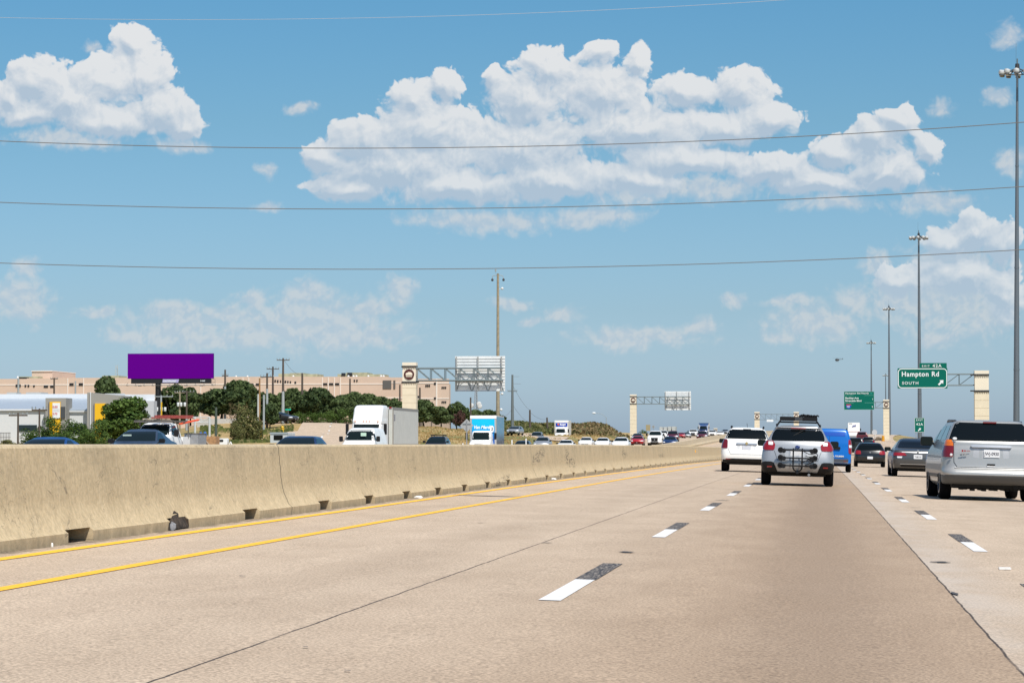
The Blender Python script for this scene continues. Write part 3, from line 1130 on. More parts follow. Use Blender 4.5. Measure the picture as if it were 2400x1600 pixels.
def bodyshape(kind):
    """returns levels, dims"""
    if kind == 'sedan':
        return [(.20, .80, 1.45, 3.35, .1, .1, .0, .0), (.30, .88, .35, 4.55, .2, .25, .06, .12), (.34, .90, .10, 4.72, .22, .3, .08, .16), (.50, .925, .02, 4.84, .24, .35, .09, .2),
                (.68, .93, .0, 4.86, .24, .38, .09, .2), (.80, .925, .03, 4.80, .24, .4, .08, .22), (.90, .905, .06, 4.60, .22, .4, .07, .25),
                (.97, .875, .10, 4.0, .2, .35, .06, .2), (1.00, .86, .16, 3.55, .2, .3, .05, .12), (1.045, .83, .50, 3.40, .2, .25, .04, .1), (1.07, .81, .72, 3.32, .2, .22, .04, .1),
                (1.20, .735, 1.08, 3.02, .2, .2, .05, .1), (1.33, .655, 1.42, 2.68, .22, .22, .06, .1), (1.42, .58, 1.85, 2.30, .2, .2, .05, .1), (1.455, .46, 2.0, 2.15, .05, .05, .02, .02)]
    if kind == 'suv':
        return [(.26, .80, 1.5, 3.2, .1, .1, 0, 0), (.36, .90, .30, 4.35, .2, .25, .06, .1), (.42, .93, .06, 4.55, .22, .3, .08, .12), (.60, .955, .0, 4.66, .25, .35, .08, .16),
                (.85, .955, .02, 4.66, .25, .38, .08, .18), (.98, .94, .05, 4.55, .24, .38, .07, .2), (1.08, .915, .07, 4.10, .22, .35, .07, .2), (1.14, .89, .08, 3.75, .22, .3, .06, .15),
                (1.19, .87, .09, 3.62, .2, .25, .06, .12), (1.32, .815, .16, 3.36, .18, .22, .05, .1), (1.48, .735, .27, 2.98, .18, .2, .05, .1), (1.60, .67, .38, 2.62, .17, .2, .05, .1),
                (1.665, .58, .52, 2.35, .15, .2, .05, .1), (1.69, .42, .8, 2.1, .1, .1, .02, .05)]
    if kind == 'hatch':
        return [(.20, .76, 1.2, 2.9, .1, .1, 0, 0), (.32, .85, .2, 3.75, .2, .25, .06, .1), (.45, .88, .02, 3.98, .24, .35, .1, .16), (.65, .89, .0, 4.0, .26, .38, .1, .18),
                (.82, .88, .03, 3.92, .26, .4, .1, .2), (.94, .86, .08, 3.55, .24, .35, .1, .2), (1.00, .84, .11, 3.2, .22, .3, .09, .15), (1.05, .82, .15, 3.05, .2, .25, .09, .1),
                (1.18, .755, .26, 2.78, .2, .2, .08, .1), (1.33, .67, .42, 2.42, .2, .2, .08, .1), (1.43, .60, .62, 2.1, .18, .2, .07, .1), (1.47, .46, 1.0, 1.8, .1, .1, .02, .02)]
    if kind == 'minivan':
        return [(.28, .84, 1.7, 3.7, .1, .1, 0, 0), (.34, .93, .40, 4.75, .2, .25, .08, .12), (.38, .97, .12, 4.9, .24, .3, .1, .14), (.52, .99, .0, 5.02, .28, .35, .1, .18),
                (.60, 1.0, .0, 5.03, .28, .36, .1, .18), (.68, 1.0, .07, 5.03, .28, .38, .1, .2), (.85, 1.0, .10, 5.0, .26, .38, .1, .2), (1.0, .985, .12, 4.7, .24, .38, .1, .2), (1.10, .965, .14, 4.2, .24, .32, .1, .2),
                (1.17, .94, .16, 3.95, .22, .28, .09, .14), (1.24, .92, .18, 3.84, .2, .24, .08, .1), (1.38, .865, .30, 3.5, .18, .22, .07, .1), (1.55, .79, .46, 3.0, .17, .2, .06, .1),
                (1.64, .745, .55, 2.65, .15, .2, .05, .1), (1.69, .66, .62, 2.4, .12, .2, .05, .1), (1.71, .5, .9, 2.1, .1, .1, .02, .02)]
    if kind == 'crossover':       # the silver wagon straight ahead
        return [(.24, .78, 1.35, 3.1, .1, .1, 0, 0), (.33, .86, .22, 4.2, .2, .25, .08, .1), (.40, .91, .05, 4.36, .22, .3, .1, .14), (.55, .935, .0, 4.45, .25, .35, .1, .18),
                (.72, .935, .02, 4.45, .25, .38, .1, .2), (.90, .915, .07, 4.3, .24, .38, .1, .22), (1.0, .895, .10, 3.8, .22, .34, .1, .2), (1.06, .87, .12, 3.5, .22, .3, .09, .15),
                (1.13, .825, .15, 3.34, .2, .25, .09, .1), (1.20, .775, .20, 3.2, .18, .22, .08, .1), (1.35, .69, .34, 2.86, .18, .2, .07, .1), (1.47, .63, .44, 2.52, .17, .2, .06, .1),
                (1.535, .57, .40, 2.3, .12, .2, .06, .1), (1.565, .42, .8, 2.0, .1, .1, .02, .02)]
    if kind == 'van':
        return [(.24, .78, 1.3, 3.2, .1, .1, 0, 0), (.36, .88, .12, 4.3, .14, .25, .04, .1), (.42, .91, .02, 4.4, .14, .3, .04, .14), (.8, .915, .04, 4.42, .14, .35, .04, .18),
                (1.05, .91, .08, 4.1, .14, .35, .04, .2), (1.15, .905, .09, 3.8, .14, .3, .04, .14), (1.3, .88, .12, 3.5, .13, .25, .04, .1), (1.55, .82, .17, 3.05, .12, .2, .04, .1),
                (1.70, .77, .21, 2.7, .12, .2, .05, .1), (1.78, .70, .27, 2.4, .12, .2, .05, .1), (1.81, .55, .5, 2.2, .1, .1, .02, .02)]
    if kind == 'bigvan':
        return [(.26, .85, 1.4, 4.2, .1, .1, 0, 0), (.42, .97, .1, 5.3, .14, .25, .04, .1), (.55, 1.0, .02, 5.42, .14, .3, .04, .14), (.95, 1.0, .02, 5.42, .14, .32, .04, .16),
                (1.12, .99, .03, 5.25, .14, .32, .04, .2), (1.22, .97, .04, 4.75, .14, .28, .04, .14), (1.30, .95, .05, 4.6, .14, .25, .04, .1), (1.55, .89, .08, 4.35, .12, .2, .04, .08),
                (1.85, .80, .12, 3.95, .12, .2, .04, .06), (1.98, .72, .2, 3.7, .12, .2, .04, .06), (2.04, .55, .5, 3.3, .1, .1, .02, .02)]
    if kind == 'pickup':          # cab and nose only; the bed is its own part
        return [(.36, .86, 2.2, 4.4, .1, .1, 0, 0), (.50, .96, 1.9, 5.55, .06, .2, .0, .05), (.62, .98, 1.9, 5.68, .06, .22, .0, .08), (.95, .985, 1.9, 5.70, .06, .25, .0, .1),
                (1.12, .975, 1.9, 5.62, .06, .28, .0, .12), (1.22, .96, 1.9, 5.2, .06, .25, .0, .1), (1.27, .945, 1.9, 4.55, .06, .2, .0, .08), (1.33, .93, 1.92, 4.42, .06, .2, .0, .06),
                (1.52, .865, 1.98, 4.18, .08, .2, .02, .05), (1.74, .79, 2.08, 3.85, .1, .2, .03, .05), (1.84, .72, 2.2, 3.6, .1, .2, .03, .05), (1.88, .55, 2.5, 3.3, .1, .1, .01, .01)]
    if kind == 'truckcab':        # medium lorry bonnet cab; y runs 0 (cab back) .. nose
        return [(.50, .80, .1, 1.9, .08, .1, 0, 0), (.62, .98, .0, 3.0, .06, .2, 0, .05), (.80, 1.02, .0, 3.12, .06, .25, 0, .08), (1.15, 1.0, .0, 3.10, .06, .35, 0, .2),
                (1.42, .95, .0, 2.9, .06, .4, 0, .3), (1.56, .93, .0, 2.0, .06, .3, 0, .2), (1.63, .93, .0, 1.62, .06, .25, 0, .1), (1.9, .92, .0, 1.52, .06, .25, 0, .08),
                (2.35, .88, .0, 1.30, .1, .22, .02, .08), (2.46, .82, .05, 1.15, .1, .2, .02, .05), (2.50, .65, .2, .9, .1, .1, .01, .01)]


WHEELS = {'sedan': (.34, .93, 3.78, .22), 'suv': (.36, .90, 3.72, .24), 'hatch': (.31, .72, 3.2, .2), 'minivan': (.36, 1.05, 4.0, .24), 'crossover': (.345, .85, 3.5, .23),
          'van': (.32, .80, 3.5, .2), 'bigvan': (.37, 1.1, 4.5, .24), 'pickup': (.40, 1.1, 4.75, .27)}


def add_wheels(root, hw, r, ys_, w, rim=RIM, arch=True):
    for y in ys_:
        for sgn in (-1, 1):
            c = sgn * (hw - w / 2 + .008)
            prof = [(r * .62, -w / 2), (r * .9, -w / 2), (r * .98, -w / 2 + .03), (r, -w * .3), (r, w * .3), (r * .98, w / 2 - .03), (r * .9, w / 2), (r * .62, w / 2)]
            wh = MB().lathe('x', (0, 0, 0), prof, 26).build('wheel', RUBBER, root, smooth=True, loc=(c, y, r), sharp=50)
            o = w / 2 * sgn
            mb = MB().lathe('x', (0, 0, 0), [(r * .64, o - .03 * sgn), (r * .64, o + .002 * sgn), (r * .56, o + .004 * sgn), (r * .52, o - .03 * sgn), (r * .1, o - .01 * sgn), (.02, o + .004 * sgn)], 22)
            mb.build('rim', rim, wh, smooth=True)
            if arch:
                pts = [(r * 1.15 * math.cos(math.pi * k / 14), r * 1.15 * math.sin(math.pi * k / 14)) for k in range(15)]
                a = MB().prism(pts, -.002, .004, plane='yz') if sgn > 0 else MB().prism(pts, -.004, .002, plane='yz')
                a.build('wheel_arch', UNDER, root, loc=(hw * sgn, y, r + .01))


def plate(root, x, y, z, tilt=0, txt=None, m=PLATE, w=.32, h=.155, ink=INK):
    o = MB().rbox(-w / 2, w / 2, -.006, .006, -h / 2, h / 2, .012).build('license_plate', m, root, loc=(x, y, z))
    o.rotation_euler = (tilt, 0, 0)
    if txt:
        text('plate_number', txt, .095, ink, o, (0, -.0075, -.038), (math.pi / 2, 0, 0), 'CENTER', .0015, bold=.0015, sx=.82)
    return o


def mirrors(root, x, y, z, m=TRIM, w=.2, h=.15, arm=.06, faceback=True):
    for sgn in (-1, 1):
        mb = MB().rbox(-w / 2, w / 2, -.05, .05, -h / 2, h / 2, .05)
        mb.tube((-sgn * w / 2, 0, -h * .25), (-sgn * (w / 2 + arm), .02, -h * .35), .025)
        o = mb.build('side_mirror', m, root, loc=(sgn * x, y, z), smooth=True)
        g = MB().rbox(-w / 2 + .015, w / 2 - .015, -.056, -.05, -h / 2 + .015, h / 2 - .015, .035)
        g.build('mirror_glass', mat('mirror_glass', (.015, .02, .02), rough=.4, spec=.02), o)


def vehicle(kind, name, label, cat, paint, loc, rz=0.0, group=None, sub=3, name_plate=None, rear=True, front=True, wheel_arch=True):
    root = empty(name, loc, label, cat, group, rz)
    B = Body(bodyshape(kind), sub)
    body = B.shell(18 if sub > 1 else 10).build('body', paint, root, smooth=True, sharp=34)
    body['painted'] = 1
    L = float(B.A[:, 3].max())
    if kind in WHEELS:
        r, a, b_, w = WHEELS[kind]
        hw = B.lv(.5)[0]
        add_wheels(root, hw, r, (a, b_), w, arch=wheel_arch)
        MB().box(-hw * .8, hw * .8, .35, L - .35, .27, .45).build('underbody', UNDER, root)
    return root, B, L


def front_view(root, B, kind, glass_rows, lights, grille, bumper=None, gl=GLASS2, lm=CLEAR, plate_z=.45, mats=None):
    """parts that show when the vehicle comes towards us"""
    B.patch([(z, -x, x) for z, x in glass_rows], B.tf, nt=14).build('windshield', gl, root, smooth=True)
    for sgn in (-1, 1):
        B.patch(lights, B.tf, side=sgn, nt=8, off=.012).build('headlight', lm, root, smooth=True)
    for rows, m in grille:
        B.patch([(z, -x, x) for z, x in rows], B.tf, nt=14, off=.012).build('grille', m, root, smooth=True)


def side_glass(root, B, rows_list, m=GLASS):
    for sgn in (-1, 1):
        for rows in rows_list:
            B.patch(rows, B.ts, side=sgn, nt=10).build('side_window', m, root, smooth=True)


DOORLINE = mat('panel_gap', (.02, .02, .02), rough=.9)


# ---------------------------------------------------------------- our lanes, seen from behind
def zr(X, Y):
    return zroad(X, Y)


def tilt(o):
    """lean with the cross fall of the road"""
    o.rotation_euler = (0, math.atan(S), o.rotation_euler[2])
    return o


# --- silver wagon with bicycle carriers
def build_wagon():
    px, Y = 1867.5, 69.5
    X = atx(px, Y)
    root, B, L = vehicle('crossover', 'station_wagon', 'silver wagon straight ahead with bicycle rack on its tailgate and roof tray', 'car', PSIL, (X, Y, zr(X, Y)))
    root.rotation_euler = (0, math.atan(S), R(.4))
    B.patch([(1.165, -.66, .66), (1.19, -.685, .685), (1.25, -.68, .68), (1.36, -.645, .645), (1.43, -.60, .60), (1.455, -.56, .56)], B.tr, nt=18, nz=9).build('rear_window', GLASS, root, smooth=True)
    MB().box(-.19, .19, -.02, .02, -.012, .014).build('brake_light', REDL, root, loc=(0, .40, 1.50))
    side_glass(root, B, [[(1.14, .75, 1.7), (1.40, 1.0, 1.7)], [(1.12, 1.78, 3.0), (1.40, 1.78, 2.6)]])
    for sgn in (-1, 1):
        tl = B.patch([(.915, .63, .86), (.95, .60, .90), (1.06, .585, .93), (1.14, .63, .92), (1.155, .66, .90)], B.tr, side=sgn, off=.018, nt=10, nz=8).build('taillight', REDL, root, smooth=True)
        B.patch([(1.045, .65, .75), (1.06, .64, .755), (1.11, .64, .755), (1.13, .66, .745)], B.tr, side=sgn, off=.026, nt=6).build('reversing_lens', CLEAR, tl, smooth=True)
        B.patch([(.33, .50, 1.0), (.52, .58, 1.0), (.60, .62, .90), (.62, .68, .84)], B.tr, side=sgn, off=.012, nt=12, nz=8).build('bumper_corner', TRIM, root, smooth=True)
        B.patch([(.478, .655, .775), (.508, .655, .775)], B.tr, side=sgn, off=.024, nt=4, nz=2).build('reflector', REDL, root)
        # roof rail
        MB().path([(sgn * .56, .55, 1.52), (sgn * .57, .75, 1.585), (sgn * .57, 2.1, 1.60), (sgn * .56, 2.4, 1.54)], .022).build('roof_rail', TRIM, root)
    B.patch([(.335, -.5, .5), (.35, -.52, .52), (.365, -.52, .52)], B.tr, off=.016, nt=12).build('lower_valance', TRIM, root, smooth=True)
    # tailgate seams
    g = MB()
    for rows in ([(.655, -.52, .52), (.662, -.52, .52)],):
        B.patch(rows, B.tr, off=.004, nt=12, nz=1, mb=g)
    for sgn in (-1, 1):
        B.patch([(.66, .515, .525), (.90, .60, .61)], B.tr, side=sgn, off=.004, nt=1, nz=6, mb=g)
    g.build('tailgate_seam', DOORLINE, root)
    B.patch([(.74, -.30, .30), (.78, -.33, .33), (.90, -.33, .33), (.93, -.30, .30)], B.tr, off=-.0005, nt=10).build('plate_recess', flake('paint_silver_recess', (.40, .42, .44), .4, .4), root, smooth=True)
    B.patch([(.955, -.33, .33), (.985, -.35, .35)], B.tr, off=.03, nt=10, nz=2).build('garnish', PSIL, root, smooth=True)
    em = MB().lathe('y', (0, 0, 0), [(.05, 0), (.05, -.014), (.04, -.02)], 20).build('badge', mat('badge_blue', (.03, .06, .2), rough=.3), root, loc=(-.01, .05, 1.015))
    em.scale = (1.3, 1, .8)
    MB().tube((.12, .38, 1.44), (-.28, .26, 1.22), .010).build('wiper', TRIM, root)
    plate(root, -.03, .045, .845)
    mirrors(root, .97, 2.75, 1.10, w=.23, h=.17)
    MB().tube((.30, .4, .30), (.30, -.02, .30), .035).build('exhaust', CHROME, root)
    # hitch rack: it is fixed to the car but a thing one can lift off
    rk = empty('bicycle_rack', (0, 0, 0), 'black folded bicycle rack standing up behind the silver wagon tailgate', 'bike rack')
    rk.matrix_world = root.matrix_world
    rk.location = root.location; rk.rotation_euler = root.rotation_euler
    MB().path([(-.115, -.14, .98), (-.115, -.13, .48), (-.09, -.12, .42), (0, -.08, .36), (.09, -.12, .42), (.115, -.13, .48), (.115, -.14, .98)], .019, 8).build('mast', TRIM, rk)
    MB().box(-.035, .035, -.14, .25, .32, .38).build('hitch_bar', TRIM, rk)
    for z, wv in ((.925, .40), (.73, .40), (.53, .40)):
        arm = MB().path([(-wv, -.17, z), (wv + .02, -.17, z - .01)], .02, 6)
        arm.build('crossbar', TRIM, rk)
        for sgn in (-1, 1):
            c = MB()
            c.lathe('y', (sgn * .44, -.17, z), [(.07, -.05), (.078, 0), (.07, .05)], 12)
            c.lathe('y', (sgn * .36, -.19, z - .015), [(.055, -.05), (.06, 0), (.055, .05)], 10)
            c.rbox(sgn * .40 - .09, sgn * .40 + .09, -.22, -.14, z - .03, z + .02, .02)
            c.tube((sgn * .30, -.2, z + .01), (sgn * .47, -.2, z - .05), .02)
            c.build('wheel_clamp', TRIM, rk, smooth=True)
    MB().path([(.15, -.2, .90), (.30, -.22, .83), (.48, -.2, .86), (.52, -.2, .80), (.46, -.2, .74), (.2, -.21, .78)], .011).build('strap', TRIM, rk)
    MB().path([(.12, -.2, .62), (.28, -.22, .70), (.40, -.2, .64), (.2, -.21, .55)], .010).build('strap', TRIM, rk)
    # roof tray with bike carriers
    rf = empty('roof_basket', root.location, 'black roof carrier tray on crossbars above the silver wagon', 'roof rack')
    rf.rotation_euler = root.rotation_euler
    MB().rbox(-.49, .49, .80, 2.0, 1.70, 1.80, .03).build('tray', TRIM, rf)
    MB().rbox(-.10, .10, .74, .80, 1.69, 1.79, .02).build('latch_box', mat('dark_plastic', (.04, .042, .045), rough=.5), rf)
    for y in (.95, 1.85):
        MB().path([(-.56, y, 1.57), (-.50, y, 1.66), (.50, y, 1.66), (.56, y, 1.57)], .018).build('crossbar', TRIM, rf)
    for sgn in (-1, 1):
        MB().path([(sgn * .57, .75, 1.55), (sgn * .50, .78, 1.66), (sgn * .46, .80, 1.71)], .02).build('foot', TRIM, rf)
    cl = MB()
    rnd = random.Random(5)
    for k in range(9):
        x = .04 + k * .052
        cl.path([(x, .85, 1.80), (x + .03, .85, 1.80 + rnd.uniform(.03, .075)), (x + .07, .86, 1.81 + rnd.uniform(0, .04))], .018, 6)
        cl.lathe('y', (x, .9, 1.80 + rnd.uniform(0, .03)), [(.03, -.03), (.032, .03)], 8)
    cl.path([(.0, .85, 1.81), (.12, .85, 1.855), (.30, .86, 1.845), (.46, .86, 1.80)], .015)
    cl.build('tie_down_gear', TRIM, rf)


build_wagon()


# --- white sport utility ahead in the left lane
def build_equinox():
    px, Y = 1748, 101.5
    X = atx(px, Y)
    root, B, L = vehicle('suv', 'sport_utility', 'white sport utility in the left lane beside the median barrier', 'car', PW, (X, Y, zr(X, Y)), R(.6))
    root.rotation_euler = (0, math.atan(S), R(.6))
    B.patch([(1.255, -.80, .80), (1.29, -.795, .795), (1.45, -.73, .73), (1.57, -.66, .66), (1.605, -.6, .6)], B.tr, nt=18, nz=9).build('rear_window', GLASS, root, smooth=True)
    MB().box(-.15, .15, -.03, .02, -.015, .02).build('brake_light', TRIM, root, loc=(0, .40, 1.615))
    side_glass(root, B, [[(1.22, .55, 1.6), (1.50, .8, 1.6)], [(1.2, 1.68, 3.1), (1.5, 1.68, 2.7)]])
    for sgn in (-1, 1):
        B.patch([(.885, .745, .95), (.92, .715, .97), (1.16, .715, .97), (1.21, .73, .94), (1.225, .76, .90)], B.tr, side=sgn, off=.018, nt=8, nz=8).build('taillight', REDD, root, smooth=True)
        B.patch([(.475, .60, .78), (.497, .60, .78)], B.tr, side=sgn, off=.02, nt=4, nz=2).build('reflector', REDL, root)
        MB().path([(sgn * .60, .55, 1.64), (sgn * .61, .72, 1.72), (sgn * .61, 2.2, 1.735), (sgn * .60, 2.5, 1.66)], .028).build('roof_rail', TRIM, root)
    B.patch([(.365, -1.05, 1.05), (.42, -1.1, 1.1), (.465, -1.1, 1.1), (.50, -.70, .70), (.505, -.5, .5)], B.tr, off=.014, nt=20).build('lower_bumper', TRIM, root, smooth=True)
    B.patch([(1.035, -.37, .37), (1.06, -.40, .40), (1.09, -.37, .37)], B.tr, off=.045, nt=12, nz=3).build('chrome_garnish', CHROME, root, smooth=True)
    MB().lathe('y', (0, 0, 0), [(.05, 0), (.05, -.02)], 12).build('badge', mat('badge_gold', (.6, .45, .2), rough=.3, metal=.6), root, loc=(0, -.0, 1.09))
    B.patch([(.85, -.30, .30), (.88, -.36, .36), (1.0, -.36, .36), (1.03, -.40, .40)], B.tr, off=-.0005, nt=12).build('plate_recess', flake('paint_white_shaded', (.62, .63, .63), 0, .4), root, smooth=True)  # recess shade put into a duller copy of the white paint
    g = MB()
    B.patch([(.665, -.60, .60), (.672, -.60, .60)], B.tr, off=.004, nt=12, nz=1, mb=g)
    for sgn in (-1, 1):
        B.patch([(.67, .60, .61), (.9, .70, .71)], B.tr, side=sgn, off=.004, nt=1, nz=6, mb=g)
    g.build('tailgate_seam', DOORLINE, root)
    plate(root, 0, .02, .925, m=mat('plate_paper', (.6, .62, .68), rough=.5))
    MB().tube((0, 1.0, 1.70), (-.02, .88, 1.85), .008).build('antenna', TRIM, root)
    mirrors(root, 1.0, 3.1, 1.16, w=.24, h=.17)


build_equinox()


# --- blue compact van
def build_van():
    px, Y = 1942, 112
    X = atx(px, Y)
    root, B, L = vehicle('van', 'delivery_van', 'bright blue compact van half hidden by the silver wagon', 'van', PBLU, (X, Y, zr(X, Y)))
    tilt(root)
    for sgn in (-1, 1):
        B.patch([(.78, .82, .98), (.84, .80, .98), (1.30, .785, .95), (1.36, .79, .88)], B.tr, side=sgn, off=.02, nt=6, nz=8).build('taillight', REDL, root, smooth=True)
        B.patch([(1.03, .815, .93), (1.14, .80, .92)], B.tr, side=sgn, off=.028, nt=4).build('reversing_lens', CLEAR, root, smooth=True)
        B.patch([(.455, .60, .74), (.475, .60, .74)], B.tr, side=sgn, off=.02, nt=4, nz=2).build('reflector', REDL, root)
    B.patch([(.37, -1.2, 1.2), (.42, -1.3, 1.3), (.56, -1.3, 1.3)], B.tr, off=.014, nt=20).build('rear_bumper', mat('grey_plastic', (.06, .065, .08), rough=.5), root, smooth=True)
    MB().rbox(-.06, .24, -.05, .02, -.05, .06, .04).build('door_handle', TRIM, root, loc=(.22, .06, 1.0))
    B.patch([(1.50, -.66, .66), (1.66, -.62, .62)], B.tr, off=.004, nt=12).build('door_panel', flake('paint_blue_deep', (.01, .075, .40), .05, .3), root, smooth=True)
    g = MB()
    B.patch([(.6, -.003, .006), (1.66, -.003, .006)], B.tr, off=.004, nt=1, nz=6, mb=g)
    B.patch([(.600, -.76, .76), (.607, -.76, .76)], B.tr, off=.004, nt=12, nz=1, mb=g)
    g.build('door_seam', DOORLINE, root)
    text('lettering', 'CO. TOURISM', .085, PLATE, root, (.34, -.005 + .03, .64), ax='CENTER', bold=.004)
    mirrors(root, 1.0, 3.35, 1.22, w=.2, h=.24)


build_van()


# --- black hatchback
def build_hatch():
    px, Y = 2038.5, 154
    X = atx(px, Y)
    root, B, L = vehicle('hatch', 'hatchback', 'black hatchback in the lane ahead of the grey sedan', 'car', PBLK, (X, Y, zr(X, Y)))
    tilt(root)
    root.scale = (.98, 1, .95)
    B.patch([(1.0, -.66, .66), (1.05, -.72, .72), (1.3, -.62, .62), (1.40, -.52, .52)], B.tr, nt=14).build('rear_window', GLASS, root, smooth=True)
    side_glass(root, B, [[(1.08, .55, 1.4), (1.34, .8, 1.4)], [(1.08, 1.48, 2.7), (1.34, 1.48, 2.3)]])
    for sgn in (-1, 1):
        B.patch([(.76, .56, .90), (.80, .53, .93), (.92, .54, .93), (.98, .60, .86)], B.tr, side=sgn, off=.018, nt=8).build('taillight', REDL, root, smooth=True)
    B.patch([(.62, -.7, .7), (.63, -.7, .7)], B.tr, off=.01, nt=10, nz=1).build('bumper_highlight', mat('soft_highlight', (.08, .085, .09), rough=.4), root)  # thin paler line paints a highlight across the black bumper
    plate(root, 0, -.02, .56, m=PLATE)
    MB().lathe('y', (0, 0, 0), [(.045, 0), (.045, -.015)], 12).build('badge', CHROME, root, loc=(0, .06, .87))
    mirrors(root, .95, 2.6, 1.0, w=.18, h=.12)


build_hatch()


# --- grey sedan
def build_sedan():
    px, Y = 2150, 101.5
    X = atx(px, Y)
    root, B, L = vehicle('sedan', 'sedan', 'dark grey sedan in the right lane partly covered by the silver minivan', 'car', PGRY, (X, Y, zr(X, Y)))
    root.rotation_euler = (0, math.atan(S), R(1.2))
    B.patch([(1.085, -.69, .69), (1.12, -.72, .72), (1.32, -.60, .60), (1.40, -.5, .5)], B.tr, nt=16, nz=8).build('rear_window', GLASS, root, smooth=True)
    side_glass(root, B, [[(1.06, 1.15, 2.0), (1.36, 1.6, 2.0)], [(1.06, 2.08, 3.1), (1.36, 2.08, 2.5)]])
    for sgn in (-1, 1):
        B.patch([(.785, .66, .98), (.80, .42, 1.0), (.87, .47, 1.02), (.90, .50, 1.0)], B.tr, side=sgn, off=.016, nt=10, nz=6).build('taillight', REDL, root, smooth=True)
        B.patch([(.70, .60, .76), (.76, .58, .78)], B.tr, side=sgn, off=.012, nt=6).build('reversing_lens', CLEAR, root, smooth=True)
    B.patch([(.905, -.60, .60), (.93, -.62, .62)], B.tr, off=.018, nt=12, nz=2).build('chrome_strip', CHROME, root, smooth=True)
    B.patch([(.38, -.62, .62), (.47, -.66, .66)], B.tr, off=.012, nt=12, nz=2).build('rear_diffuser', TRIM, root, smooth=True)
    B.patch([(.47, -.66, .66), (.485, -.66, .66)], B.tr, off=.02, nt=12, nz=1).build('bumper_trim', CHROME, root, smooth=True)
    plate(root, 0, -.005, .76, txt='7-0R1N')
    MB().lathe('y', (0, 0, 0), [(.05, 0), (.05, -.02)], 12).build('badge', CHROME, root, loc=(0, .06, .965))
    mirrors(root, 1.0, 3.0, 1.03, m=TRIM, w=.24, h=.15)


build_sedan()


